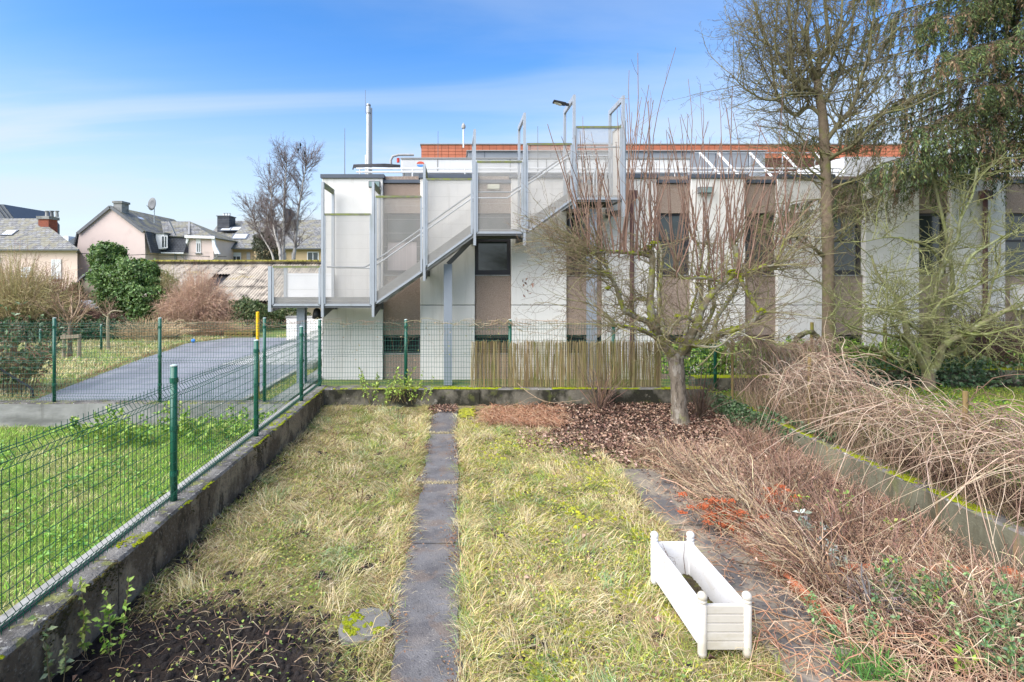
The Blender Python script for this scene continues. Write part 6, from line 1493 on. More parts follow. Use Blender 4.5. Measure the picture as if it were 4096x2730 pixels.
# ------------------------------------------------------------------ young trees on the verge
random.seed(3)
Yt = 16.6
t = thing('young_tree', 'young bare tree tied between two wooden stakes on the verge', 'tree', at(280, 1430, Yt))
T = Tubes(); x0 = at(280, 0, Yt)[0]
limbs(T, [([(x0, Yt, -0.1), (x0, Yt, 0.5), (x0+0.01, Yt, 0.85), (x0+0.02, Yt, 1.15)], 0.075, 0.05, (0.20,0.15,0.11))], 9)
YTc = dict(seg=[6, 5, 4], jit=[0.12, 0.18, 0.2], up=[0.02, 0.03, 0.02], col=[(0.30,0.22,0.14), (0.27,0.18,0.12), (0.25,0.16,0.11)], k=[5, 3, 3], taper=[0.35, 0.5, 0.6], n=[6, 4, 0], t0=[0.25, 0.2, 0], ang=[0.6, 0.7, 0.6], ratio=[0.55, 0.45, 0.4], rr=[0.5, 0.5, 0.6])
for i in range(10):
    a = i*0.63; grow(T, (x0+0.01, Yt, random.uniform(0.85, 1.15)), Vector((math.cos(a), math.sin(a), random.uniform(0.5, 1.4))), random.uniform(0.8, 1.35), 0.028, 0, YTc)
T.build('branches', M['stem'], t)
for u, lab in ((255, 'left'), (316, 'right')):
    s = thing('tree_stake', lab + ' wooden stake beside the young tree on the verge', 'stake', at(u, 1432, Yt-0.15)); xs_ = at(u, 0, Yt-.15)[0]
    MB().cyl((xs_, Yt-.15, -0.05), (xs_+0.02, Yt-.15, 0.72), 0.055, n=10).build('stake_post', M['wood_grey'], s)
s = thing('stake_crossbar', 'wooden crossbar nailed over the two tree stakes', 'bar', at(285, 1347, Yt-.2)); MB().bar(at(243, 1350, Yt-.22), at(318, 1345, Yt-.22), 0.05, 0.10).build('bar', M['wood_grey'], s)
Ys = 18.3; x0 = at(433, 0, Ys)[0]
t = thing('sapling', 'thin pale sapling standing right of the staked tree', 'tree', (x0, Ys, 0)); T = Tubes()
limbs(T, [([(x0, Ys, -0.1), (x0, Ys, 0.5), (x0, Ys, 1.0), (x0+0.02, Ys, 1.25)], 0.06, 0.03, (0.34,0.29,0.20)), ([(x0+0.02, Ys, 1.2), (x0+0.15, Ys, 1.33), (x0+0.5, Ys, 1.32)], 0.025, 0.01, (0.34,0.29,0.20)), ([(x0, Ys, 1.1), (x0-0.2, Ys, 1.25), (x0-0.35, Ys, 1.5)], 0.022, 0.008, (0.34,0.29,0.20))], 8)
for i in range(6): grow(T, (x0+0.05, Ys, 1.15), Vector((random.gauss(0,.8), random.gauss(0,.8), 1)), 0.6, 0.014, 0, YTc)
T.build('branches', M['stem'], t)
# ================================================================== SHRUBS, HEDGES, TANGLES
def leafy(name, label, cat, blobs, n, leaf, cols, group=None, twig=None, asp=0.65, jag=0.22, loc=None):
    """dense foliage through lumpy ellipsoids: blobs = (centre, radii, weight)"""
    c0 = blobs[0][0]; t = thing(name, label, cat, loc or (c0[0], c0[1], 0.0), group)
    w = np.array([b[2] for b in blobs], float); w /= w.sum(); PP, NN = [], []
    for (c, r, _), f in zip(blobs, w):
        k = int(n*f); d = rand_dirs(k); d[:, 2] = np.where(d[:, 2] < -0.4, -d[:, 2], d[:, 2])
        lump = 1 + jag*(np.sin(d[:, 0]*7 + c[0]*3) * np.sin(d[:, 1]*6 + c[2]) + 0.7*np.sin(d[:, 2]*9 + d[:, 0]*8 + c[1]))*0.7
        rad = lump*(1 - np.abs(rng.normal(0, 0.13, k))); PP.append(np.array(c) + d*rad[:, None]*np.array(r)); NN.append(d)
    PP, NN = np.concatenate(PP), np.concatenate(NN); ok = PP[:, 2] > -0.02; PP, NN = PP[ok], NN[ok]; m_ = len(PP)
    d = unit(rng.normal(size=(m_, 3)) + np.array([0, 0, -0.6])); nr = unit(NN + rand_dirs(m_)*0.6)
    s = rng.uniform(0.6, 1.35, m_)*leaf
    leaves('foliage', PP, d, nr, s, s*asp, M['leaf'], pick(m_, cols, None, 0.25), t)
    T = Tubes(); 
    for (c, r, _) in blobs:
        for j in range(7):
            e = np.array(c) + rand_dirs(1)[0]*np.array(r)*0.7; b_ = np.array([c[0]+rng.normal(0, .15)*r[0], c[1], max(0.0, c[2]-r[2])]); T.add(smooth_line([b_, (b_+e)/2 + rng.normal(0, .1, 3)*r[0], e], 6), 0.03*max(r), 0.008*max(r), 5, (0.10,0.075,0.05))
    T.build('stems', M['stem'], t, kind='stuff'); return t
def twiggy(name, label, cat, c, rx, ry, h, n, cols, rad, droop=0.5, group=None, leafn=0, leafc=None, seg=7, up=1.0, kids=2):
    """a rounded mass of thin bare arching twigs"""
    t = thing(name, label, cat, c, group); T = Tubes(); a = rng.uniform(0, 2*np.pi, n); f = np.sqrt(rng.random(n))
    P = np.zeros((n, seg, 3)); hh = h*rng.uniform(0.55, 1.05, n)*(1 - 0.35*f**2)*up
    bx_ = c[0] + rx*0.45*f*np.cos(a) + rng.normal(0, .08, n)*rx; by_ = c[1] + ry*0.45*f*np.sin(a)
    for i in range(seg):
        g = i/(seg-1); out_ = f*(0.55*g**1.4)*1.0
        P[:, i, 0] = bx_ + rx*out_*np.cos(a) + np.cumsum(rng.normal(0, 0.02*rx, n)) * 0; P[:, i, 1] = by_ + ry*out_*np.sin(a)
        P[:, i, 2] = c[2] + hh*(g*(1+droop*0.6) - droop*f*g**3*0.9)
    P += np.cumsum(rng.normal(0, 0.022, (n, seg, 3))*np.array([rx, ry, h*0.6]), axis=1)
    P[:, :, 2] = np.maximum(P[:, :, 2], c[2]-0.02)
    RR = rad*rng.uniform(0.6, 1.3, n)[:, None]*np.linspace(1.3, 0.5, seg)[None, :]
    T.batch(P, RR, 3, pick(n, cols))
    for _ in range(kids):
        m_ = n; s = rng.integers(1, seg-1, n); st = P[np.arange(n), s]; d = unit(rand_dirs(n) + np.array([0, 0, 0.3]))*h*rng.uniform(0.10, 0.34, (n, 1))
        K = np.stack([st, st + d*0.35 + rng.normal(0, .015, (n, 3))*h, st + d*0.7 + rng.normal(0, .03, (n, 3))*h, st + d + np.array([0, 0, -0.05])*h*droop], 1)
        T.batch(K, np.repeat((rad*0.6*rng.uniform(0.7, 1.2, n))[:, None], 4, 1), 3, pick(n, cols))
    T.build('twigs', M['stem'], t)
    if leafn:
        i = rng.integers(0, n, leafn); s = rng.integers(2, seg, leafn); pos = P[i, s] + rng.normal(0, .03, (leafn, 3)); ls = rng.uniform(0.6, 1.3, leafn)*leafc[1]
        leaves('leaves', pos, rand_dirs(leafn), rand_dirs(leafn)+np.array([0,0,.6]), ls, ls*0.5, M['leaf'], pick(leafn, leafc[0]), t)
    return t
DG = [(0.09,0.17,0.04), (0.13,0.22,0.055), (0.065,0.12,0.035), (0.18,0.27,0.075)]
def cpos(u, v, Y): return at(u, v, Y)
# ivy-smothered stump
leafy('ivy_bush', 'big dark green ivy-covered mound with a column beside the barn', 'bush',
      [(at(430,1035,26.5), (0.85,0.7,0.75), 1.5), (at(440,1110,26.3), (0.95,0.9,0.9), 1.2), (at(535,1125,25.8), (1.55,1.3,1.0), 2.4), (at(560,1205,25.4), (1.75,1.4,1.1), 3.0), (at(600,1275,25.2), (1.5,1.3,0.9), 1.6), (at(470,1195,26), (1.0,1.0,1.0), 1.0)], 30000, 0.13, DG, jag=0.3)
leafy('ivy_bush', 'ivy sprawling over the left edge of the barn end wall', 'bush', [(at(300,1200,28), (0.4,0.4,0.9), 1), (at(290,1260,27.8), (0.5,0.4,0.7), 1)], 3000, 0.11, DG)
twiggy('bare_bush', 'rounded pinkish-brown bare bush beside the road end', 'bush', (at(795,0,24.5)[0], 24.5, 0.0), 1.95, 1.6, 2.2, 2600, [(0.47,0.31,0.22), (0.38,0.25,0.18), (0.55,0.38,0.27)], 0.0075, 0.95)
twiggy('bare_bush', 'yellow-brown bare shrub between the ivy mound and the pink-brown bush', 'bush', (at(675,0,25.4)[0], 25.4, 0.0), 0.9, 0.9, 2.7, 500, [(0.26,0.23,0.10), (0.33,0.27,0.14)], 0.007, 0.6)
leafy('evergreen_shrub', 'dark evergreen shrub in front of the barn wall behind the yellow post', 'bush', [(at(985,1255,24.6), (0.9,0.7,0.7), 1), (at(1060,1262,26), (1.1,0.7,0.5), 1), (at(1140,1255,27), (1.2,0.7,0.5), 1)], 6500, 0.10, [(0.05,0.09,0.03), (0.10,0.15,0.05), (0.17,0.19,0.08)])
twiggy('bare_bush', 'thin brown brush tangle on the barn eave right of the pink-brown bush', 'bush', (at(1060,0,27)[0], 27.2, 0.0), 2.0, 0.8, 1.1, 200, [(0.36,0.30,0.17), (0.32,0.22,0.14)], 0.006, 0.5)
leafy('conifer_bush', 'dark loose conifer in front of the tan house beside the birch', 'tree', [(at(1068,1015,43), (0.95,0.9,1.5), 1.4), (at(1045,985,43.5), (0.7,0.7,1.0), 1), (at(1085,1060,43), (1.1,1,0.8), 1)], 5200, 0.22, [(0.06,0.075,0.035), (0.09,0.09,0.05), (0.05,0.06,0.03)], asp=0.25, jag=0.35)
# far hedge and brush on the left
for i in range(7):
    u = -20 + i*82; Yh = 20.6 + 0.25*i
    leafy('ivy_hedge', ['leftmost dark ivy hedge clump behind the far green fence', 'second dark hedge clump behind the far green fence', 'dark hedge clump left of the staked young tree', 'dark hedge clump right behind the staked young tree', 'dark hedge clump between staked tree and sapling', 'dark hedge clump right behind the pale sapling', 'rightmost dark hedge clump beyond the sapling'][i], 'hedge',
          [(at(u, 1345, Yh), (0.75,0.6,0.75), 1), (at(u+40, 1360, Yh-.2), (0.6,0.5,0.6), 1)], 3200, 0.10, [(0.035,0.07,0.025), (0.055,0.10,0.03), (0.09,0.13,0.05), (0.16,0.10,0.06)], 'ivy hedge behind the far fence')
OL = [(0.35,0.31,0.13), (0.36,0.26,0.14), (0.29,0.26,0.11), (0.46,0.38,0.21)]
twiggy('bare_bush', 'dense olive-brown tangled bush at the far left below the cream house', 'bush', (at(60,0,22)[0], 22.0, 0.0), 2.6, 1.6, 2.75, 1700, OL, 0.008, 0.75)
twiggy('bare_bush', 'red-brown bushy tangle in front of the barn end wall', 'bush', (at(225,0,23)[0], 23.0, 0.0), 1.5, 1.2, 2.55, 900, [(0.32,0.18,0.11), (0.26,0.15,0.10), (0.36,0.25,0.15)], 0.007, 0.65)
twiggy('bare_bush', 'upright bare twigs rising against the cream house wall', 'bush', (at(70,0,23.5)[0], 23.5, 0.5), 1.6, 0.8, 3.6, 110, [(0.28,0.17,0.12), (0.22,0.16,0.09)], 0.008, 0.05, kids=5)
twiggy('bare_bush', 'purple-brown low brush between the hedge and the barn wall', 'bush', (at(330,0,24)[0], 24.0, 0.0), 2.3, 0.9, 1.35, 900, [(0.20,0.12,0.10), (0.26,0.15,0.12)], 0.006, 0.4)
twiggy('dry_weeds', 'tan dry weed stand beside the road behind the verge', 'plant', (at(600,0,21.5)[0], 21.5, 0.0), 1.9, 0.8, 0.85, 520, [(0.52,0.37,0.22), (0.43,0.29,0.17), (0.58,0.46,0.29)], 0.006, 0.4)
twiggy('dry_weeds', 'brown undergrowth at the foot of the pink-brown bush', 'plant', (at(860,0,23)[0], 23.0, 0.0), 1.9, 0.7, 0.7, 420, [(0.36,0.24,0.15), (0.29,0.19,0.12)], 0.006, 0.5)
# shrub at the left edge in front of the road
t = twiggy('leafy_shrub', 'straggly shrub with dark leaves and brown seed heads at the left edge', 'bush', (at(20,0,11.6)[0], 11.6, 0.0), 1.35, 0.9, 1.5, 150, [(0.20,0.13,0.09), (0.26,0.18,0.11)], 0.005, 0.5, leafn=1900, leafc=([(0.07,0.13,0.04), (0.12,0.19,0.08), (0.17,0.22,0.13), (0.05,0.09,0.03), (0.20,0.12,0.07)], 0.11))
T = Tubes()
for i in range(26):
    p = np.array(at(rng.uniform(20, 190), rng.uniform(1380, 1570), 11.4)); d = np.array([rng.uniform(0.5, 1), rng.normal(0, .3), rng.uniform(-0.4, 0.25)]); T.add(np.array([p, p+d*0.10+[0,0,.02], p+d*0.20, p+d*0.27-[0,0,.04]]), np.array([0.006, 0.016, 0.014, 0.003]), None, 5, (0.16,0.09,0.055))
T.build('seed_heads', M['stem'], t, kind='stuff')

# ------------------------------------------------ laurel hedge on the right
for i in range(8):
    xh = 5.0 + i*1.1
    leafy('laurel_hedge', ['laurel hedge clump directly right of the apple trunk', 'second laurel hedge clump right of the apple tree', 'laurel hedge clump left of the tall bare trunk', 'laurel hedge clump right behind the tall bare trunk', 'laurel hedge clump under the fallen mossy limb', 'laurel hedge clump left behind the cherry trunk', 'laurel hedge clump right behind the cherry trunk', 'laurel hedge clump beside the dark thicket'][i], 'hedge',
          [((xh, 11.35, 0.60), (0.72,0.5,0.52), 1.2), ((xh+0.4, 11.25, 0.45), (0.6,0.45,0.5), 1)], 2600, 0.085, [(0.14,0.26,0.035), (0.24,0.38,0.055), (0.09,0.18,0.03), (0.34,0.46,0.09)], 'laurel hedge behind the right garden', asp=0.5)
# ivy creeping on the ground and walls at the right
def ivy_patch(label, pos, nrm, size=0.045, cols=None):
    t = thing('ivy_patch', label, 'ivy', tuple(pos.mean(axis=0)), None); n = len(pos); s = rng.uniform(0.6, 1.3, n)*size
    leaves('leaves', pos, unit(rng.normal(size=(n, 3)) + np.array([0, 0, -0.5])), unit(nrm + rand_dirs(n)*0.45), s, s*0.95, M['leaf'], pick(n, cols or [(0.04,0.085,0.035), (0.06,0.12,0.045), (0.09,0.14,0.06), (0.12,0.16,0.09)]), t)
    T = Tubes(); c = pos.mean(axis=0)
    for i in range(14):
        e = pos[rng.integers(0, n)]; T.add(smooth_line([c + rng.normal(0, .03, 3), (c+e)/2 + rng.normal(0, .04, 3), e], 6), 0.004, 0.002, 4, (0.14,0.10,0.07))
    T.build('stems', M['stem'], t)
n = 1500; yv = rng.normal(8.6, 0.55, n); ivy_patch('dark ivy hanging over the right wall near the apple tree', np.stack([4.57 - np.abs(rng.normal(0, .05, n)), yv, 0.36 - np.abs(rng.normal(0, .16, n)) + 0.10*rng.random(n)], 1), np.array([-1, -0.2, 0.3]))
n = 1000; ivy_patch('ivy trailing along the top of the right wall under the vines', np.stack([rng.uniform(4.6, 5.05, n), rng.uniform(6.6, 8.2, n), 0.39 + 0.09*rng.random(n)], 1), np.array([0, -0.2, 1]))
n = 2200; xi = rng.uniform(6.4, 10.5, n); ivy_patch('ivy carpet on the low dark wall behind the cherry tree', np.stack([xi, 10.66 - 0.1*rng.random(n) + rng.normal(0, .1, n), 0.25 + 0.6*rng.random(n)], 1), np.array([0, -1, 0.5]), 0.06)
n = 1300; xi = rng.uniform(9.0, 13.5, n); ivy_patch('ivy ground cover at the far right below the dark thicket', np.stack([xi, rng.uniform(10.2, 11.2, n), 0.32 + 0.5*rng.random(n)], 1), np.array([0, -0.6, 1]), 0.07)
twiggy('thicket', 'dark brown thicket on a leaning post at the far right', 'bush', (11.0, 11.35, 0.3), 1.5, 0.7, 1.35, 1500, [(0.09,0.06,0.05), (0.13,0.08,0.065), (0.17,0.11,0.08)], 0.005, 0.6)
# wooden posts with sagging wire in front of the hedge
for i, (u, v0, v1, lab) in enumerate(((3246,1400,1290,'mossy wooden fence post left of the tall bare trunk'), (3538,1465,1295,'mossy wooden post with wire right of the tall bare trunk'), (3856,1480,1295,'reddish leaning wooden post beside the dark thicket'))):
    Yp = 10.75; a = at(u, v0, Yp); b = at(u + (12 if i == 2 else 2), v1, Yp); t = thing('fence_post', lab, 'post', (a[0], Yp, 0.2), 'old wooden posts by the hedge')
    MB().cyl((a[0], Yp, 0.15), b, 0.034, 0.032, n=9).build('post_body', M['wood_moss'], t)
def chainlink(name, label, p0, p1, z0, z1, parent=None, pitch=0.055):
    t = thing(name, label, 'fence', (*(np.array(p0)+np.array(p1))/2, z0)); T = Tubes(); Ln = math.hypot(p1[0]-p0[0], p1[1]-p0[1]); d = ((p1[0]-p0[0])/Ln, (p1[1]-p0[1])/Ln); h = z1-z0
    s = -h
    while s < Ln:
        for sg in (1, -1):
            a0, b0 = (s, s+h) if sg == 1 else (s+h, s); za, zb = z0, z1
            A_, B_ = a0, b0
            def cl(v): return min(max(v, 0), Ln)
            fa, fb = cl(A_), cl(B_)
            if abs(B_-A_) < 1e-6 or abs(fb-fa) < 0.02: continue
            z_a = za + (fa-A_)/(B_-A_)*h; z_b = za + (fb-A_)/(B_-A_)*h
            T.add(np.array([[p0[0]+d[0]*fa, p0[1]+d[1]*fa, z_a], [p0[0]+d[0]*fb, p0[1]+d[1]*fb, z_b]]), 0.0016, 0.0016, 3, (0.16,0.16,0.15))
        s += pitch*2**0.5
    T.build('wire_netting', M['grid_wire'], t); return t
chainlink('chain_link_fence', 'sagging chain-link fence between the old posts at the hedge', (6.9, 10.76), (10.6, 10.76), 0.4, 1.42, pitch=0.09)
cl_ = chainlink('chain_link_fence', 'rusty chain-link fence on the right wall buried under dead vines', (4.74, 2.2), (4.74, 9.3), 0.37, 1.30, pitch=0.07)
for y in (2.6, 5.0, 7.2, 9.2): MB().cyl((4.75, y, 0.3), (4.75, y, 1.36), 0.022, n=8).build('post', M['wood_moss'], cl_)

# ------------------------------------------------ the dead vine tangle
V_ = thing('dead_vine', 'huge tangle of bare tan vines smothering the fence on the right wall', 'vine', (4.8, 5.5, 0.37))
T = Tubes(); CANE = [(0.38,0.28,0.20), (0.47,0.37,0.28), (0.29,0.20,0.14), (0.20,0.13,0.095)]
def toph(y): return 0.84 + 0.06*np.sin(y*1.3+0.6) + 0.30*np.exp(-((y-7.1)/0.55)**2) + 0.08*np.sin(y*3.1) + 0.18*np.exp(-((y-3.3)/0.9)**2)
# canes riding along the top of the netting, arching every way
n = 1500; y0 = rng.uniform(2.2, 8.2, n); P = np.zeros((n, 9, 3)); Lr = rng.uniform(0.3, 1.15, n)
sg = rng.choice((-1, 1), n); diry = sg*rng.uniform(0.3, 1.0, n); dirx = rng.normal(-0.02, 0.30, n); zt = toph(y0) + rng.normal(0, 0.13, n) - 0.05
arc = rng.uniform(0.0, 0.36, n); sink = rng.uniform(0.1, 0.9, n)
for i in range(9):
    g = i/8; P[:, i, 0] = 4.80 + dirx*Lr*(g-0.1); P[:, i, 1] = y0 + diry*Lr*(g-0.35); P[:, i, 2] = zt + arc*Lr*np.sin(g*2.6) - sink*Lr*np.clip(g-0.45, 0, 1)**1.6
P += np.cumsum(np.cumsum(rng.normal(0, 0.015, (n, 9, 3)), axis=1), axis=1)*np.array([0.9, 1, 0.8]) + np.cumsum(rng.normal(0, 0.018, (n, 9, 3)), axis=1)
P[:, :, 0] = np.maximum(P[:, :, 0], 4.78 - 0.42*(9.5-P[:, :, 1])/6)
T.batch(P, np.repeat((rng.uniform(0.0018, 0.0046, n))[:, None], 9, 1)*np.linspace(1.2, 0.6, 9), 4, pick(n, CANE))
# canes drooping towards the bed, more of them near the viewer
n = 260; y0 = 2.2 + 5.4*rng.random(n)**1.5; P = np.zeros((n, 9, 3)); Lr = rng.uniform(0.35, 1.0, n); dirx = -np.abs(rng.normal(0.25, 0.3, n)); diry = rng.normal(0, 0.7, n); zt = toph(y0) + rng.normal(0, .08, n)
for i in range(9):
    g = i/8; P[:, i, 0] = 4.78 + dirx*Lr*(g-0.1); P[:, i, 1] = y0 + diry*Lr*(g-0.3); P[:, i, 2] = zt + 0.25*Lr*np.sin(g*2.2) - 0.95*Lr*g**2.2
P += np.cumsum(np.cumsum(rng.normal(0, 0.022, (n, 9, 3)), axis=1), axis=1); P[:, :, 2] = np.maximum(P[:, :, 2], 0.06 + 0.3*(P[:, :, 0] > 4.58))
T.batch(P, np.repeat((rng.uniform(0.0022, 0.0048, n))[:, None], 9, 1)*np.linspace(1.2, 0.6, 9), 4, pick(n, CANE))
# finer growth climbing the netting; the lawn behind shows through
n = 2300; y0 = rng.uniform(2.2, 8.8, n); Q = np.zeros((n, 6, 3)); h0 = (toph(y0)-0.40)*rng.uniform(0.5, 1.05, n); dri = rng.normal(0, .22, n); xo = 4.76 + rng.normal(0, .07, n)
for i in range(6):
    g = i/5; Q[:, i, 0] = xo; Q[:, i, 1] = y0 + dri*g; Q[:, i, 2] = 0.37 + h0*g
Q += np.cumsum(rng.normal(0, .016, (n, 6, 3)), axis=1)
T.batch(Q, np.full((n, 6), 0.0016), 3, pick(n, [(0.27,0.18,0.12), (0.20,0.13,0.09), (0.36,0.27,0.18)]))
# dark mat of old growth on the wall top near the viewer
n = 900; y0 = 2.4 + 3.6*rng.random(n); Q = np.zeros((n, 5, 3))
for i in range(5): Q[:, i] = np.stack([4.66 + 0.3*rng.random(n), y0 + rng.normal(0, .1, n), 0.40 + 0.22*rng.random(n)], 1)
T.batch(Q, np.full((n, 5), 0.0022), 3, pick(n, [(0.12,0.07,0.055), (0.18,0.11,0.08), (0.24,0.16,0.11)]))
# a few long canes shooting out over the bed
for i in range(40):
    y_ = rng.uniform(2.8, 6.2); s = np.array([4.75, y_, 1.1]); e = np.array([rng.uniform(3.0, 4.4), y_ + rng.normal(0, .9), rng.uniform(0.05, 0.5)]); m_ = (s+e)/2 + np.array([0, 0, rng.uniform(0.0, 0.4)])
    T.add(smooth_line([s, m_ + rng.normal(0, .08, 3), e], 10) + np.cumsum(rng.normal(0, .010, (10, 3)), axis=0), rng.uniform(0.0025, 0.0045), 0.0016, 4, pick(1, CANE)[0])
T.build('canes', M['stem'], V_)
# vine over the netting behind the back corner
V2 = thing('dead_vine', 'lighter clump of bare vine at the back corner right of the apple trunk', 'vine', (5.3, 9.7, 0.4))
T = Tubes(); n = 480; x0_ = rng.uniform(5.0, 6.6, n); Lr = rng.uniform(0.3, 0.8, n); P = np.zeros((n, 7, 3)); dx = rng.normal(0, .5, n); dy_ = rng.normal(-0.2, .4, n)
for i in range(7):
    g = i/6; P[:, i, 0] = x0_ + dx*Lr*g; P[:, i, 1] = 9.6 + dy_*Lr*g; P[:, i, 2] = 1.22 + 0.1*np.sin(x0_*4) + 0.3*Lr*np.sin(g*2.3) - 1.0*Lr*g**2
P += np.cumsum(rng.normal(0, .022, (n, 7, 3)), axis=1); T.batch(P, np.full((n, 7), 0.0026), 3, pick(n, CANE + [(0.26,0.15,0.11)]))
n = 450; x0_ = rng.uniform(5.0, 6.6, n); P = np.zeros((n, 5, 3))
for i in range(5): P[:, i] = np.stack([x0_ + rng.normal(0, .05, n), 9.6 + rng.normal(0, .05, n), 0.35 + rng.uniform(0.5, 0.95, n)*i/4], 1)
T.batch(P, np.full((n, 5), 0.0018), 3, pick(n, [(0.24,0.16,0.11), (0.30,0.22,0.13)])); T.build('canes', M['stem'], V2)
# creeper along the top of the far fence
V3 = thing('creeper', 'bare creeper twining along the top of the green mesh fences', 'vine', (-1, 10.0, 1.6)); T = Tubes()
for k in range(26):
    x_ = rng.uniform(-5.5, 3.6); pts = []; z = 1.60 + rng.normal(0, .02); y_ = 10.0 if x_ > -2.6 else 10.2
    for i in range(10): pts.append((x_ + i*rng.uniform(0.05, 0.14), y_ - 0.03 + rng.normal(0, .015), z + rng.normal(0, .035) - (0.03*i if k % 5 == 0 else 0)))
    T.add(smooth_line(pts, 20), rng.uniform(0.003, 0.0065), 0.002, 4, pick(1, [(0.34,0.27,0.15), (0.42,0.33,0.22), (0.30,0.19,0.14)])[0])
for k in range(120):
    x_ = rng.uniform(-2.5, 3.6); z = 1.62; d = rng.normal(0, .12); T.add(np.array([[x_, 9.97, z], [x_+d*.4, 9.96, z+rng.uniform(-.08,.10)], [x_+d, 9.95, z+rng.uniform(-.35,.12)]]), 0.0022, 0.001, 3, (0.33,0.24,0.17))
for k in range(26):
    x_ = rng.uniform(-2.3, 3.5); pts = [(x_, 9.97, 1.6)]
    for i in range(5): pts.append((pts[-1][0]+rng.normal(0, .09), 9.965, pts[-1][2]-rng.uniform(.06, .2)))
    T.add(smooth_line(pts, 14), 0.0022, 0.0012, 3, (0.28,0.22,0.13))
T.build('stems', M['stem'], V3)
n = 60; pos = np.stack([rng.uniform(-2.4, 2, n), np.full(n, 9.95), rng.uniform(0.9, 1.65, n)], 1); leaves('withered_leaves', pos, rand_dirs(n), rand_dirs(n), 0.035, 0.025, M['dryleaf'], pick(n, [(0.45,0.33,0.2), (0.3,0.3,0.1)]), V3)

# ------------------------------------------------ planting bed on the right: dead perennials
def stems_bed(label, n, cx, cy, rx, ry, ln, lean, cols, rad=0.0018, name='dead_perennial', heads=None, spread=0.5):
    """sheaf of dry stems leaning one way from a common foot"""
    z0 = float(gz(np.array(cx), np.array(cy))); t = thing(name, label, 'plant', (cx, cy, z0)); T = Tubes()
    bx_ = cx + rng.normal(0, .4, n)*rx; by_ = cy + rng.normal(0, .4, n)*ry; L_ = ln*rng.uniform(0.5, 1.1, n)
    d = np.stack([lean[0] + rng.normal(0, spread, n), lean[1] + rng.normal(0, spread, n), np.full(n, lean[2])], 1); d = unit(d); P = np.zeros((n, 5, 3))
    for i in range(5):
        g = i/4; P[:, i] = np.stack([bx_, by_, z0 + np.zeros(n)], 1) + d*(L_*g)[:, None]; P[:, i, 2] -= 0.22*L_*g**2.5*np.abs(rng.normal(1, .3, n))
    P += np.cumsum(rng.normal(0, 0.008, (n, 5, 3)), axis=1); P[:, :, 2] = np.maximum(P[:, :, 2], z0+0.005)
    T.batch(P, np.repeat((rad*np.exp(rng.normal(0, .45, n)))[:, None], 5, 1)*np.linspace(1.3, 0.7, 5), 3, pick(n, list(cols) + [(0.16,0.11,0.085), (0.10,0.065,0.05)], None, 0.3)); 
    m_ = n//2; s = rng.integers(1, 5, m_); st = P[:m_][np.arange(m_), s]; dd = rand_dirs(m_)*0.10 + np.array([0, 0, 0.03]); T.batch(np.stack([st, st+dd*.6, st+dd], 1), np.full((m_, 3), rad*0.55), 3, pick(m_, cols))
    T.build('stems', M['stem'], t)
    if name == 'dead_perennial':
        m_ = n; i_ = rng.integers(0, n, m_); s_ = rng.integers(0, 5, m_); lp = P[i_, s_] + rng.normal(0, .02, (m_, 3)); ls = rng.uniform(0.012, 0.04, m_); leaves('withered_leaves', lp, rand_dirs(m_) + np.array([0, 0, -0.5]), rand_dirs(m_), ls, ls*0.5, M['dryleaf'], pick(m_, BROWN), t, fold=0.5)
    if heads:
        hp, hd = [], []
        for i in rng.choice(n, heads, replace=False): 
            for _ in range(34): hp.append(P[i, 4] + np.array([rng.normal(0, .024), rng.normal(0, .024), rng.normal(0, .006)]))
        hp = np.array(hp); moss_pads('flower_heads', hp, rng.uniform(0.006, 0.011, len(hp)), t, mat('sedum_rust', (0.30,0.075,0.028), 0.9, tone=0.4, tscale=30), 1.0)
    return t
TN = [(0.52,0.38,0.25), (0.43,0.29,0.19), (0.62,0.49,0.34), (0.32,0.20,0.135)]
PK = [(0.36,0.22,0.15), (0.29,0.17,0.12), (0.42,0.29,0.20)]
beds = [
 ('tall straw-coloured stems leaning left beyond the planter', 620, 2.95, 5.2, 0.35, 0.5, 0.75, (-0.55, 0.25, 0.75), TN),
 ('straw-coloured stems arching over the side path beside the planter', 520, 2.9, 4.3, 0.3, 0.45, 0.70, (-0.60, 0.2, 0.75), TN),
 ('dry tan stems next to the rust-red flower heads', 520, 3.0, 6.3, 0.4, 0.45, 0.65, (-0.5, 0.2, 0.8), TN),
 ('fine reddish brush of dead stems against the right wall', 900, 3.85, 6.0, 0.5, 0.8, 0.58, (-0.15, 0.0, 0.9), PK),
 ('fine reddish dead stems in the middle of the bed', 800, 3.55, 4.9, 0.5, 0.6, 0.55, (-0.25, 0.1, 0.8), PK),
 ('sparse tan stems at the front right of the bed', 520, 3.4, 3.7, 0.6, 0.4, 0.55, (-0.4, 0.1, 0.7), TN),
 ('light tan grass tuft by the leaf-strewn back bed', 330, 2.75, 7.1, 0.25, 0.3, 0.50, (-0.55, -0.1, 0.75), TN),
 ('thin brown stems at the foot of the right wall', 620, 4.15, 7.3, 0.35, 0.6, 0.55, (-0.1, 0.0, 0.9), PK),
 ('tall thin brown stems hiding the middle of the right wall', 450, 4.3, 5.3, 0.25, 0.9, 0.38, (-0.1, 0.0, 0.95), PK),
 ('matted tan stems under the near end of the right wall', 380, 4.25, 4.3, 0.25, 0.6, 0.35, (-0.2, 0.0, 0.9), TN),
 ('low flattened dead stems in the right front corner', 520, 4.1, 3.9, 0.5, 0.6, 0.55, (-0.35, 0.0, 0.45), TN),
]
for lab, n_, cx, cy, rx, ry, ln, le, co in beds: stems_bed(lab, int(n_*0.72), cx, cy, rx, ry, ln, le, co, 0.0021, spread=0.42)
def us(u, v, z=0.0): Y = F*(CH-z)/(v-CY); return ((u-CX)/F*Y, Y)
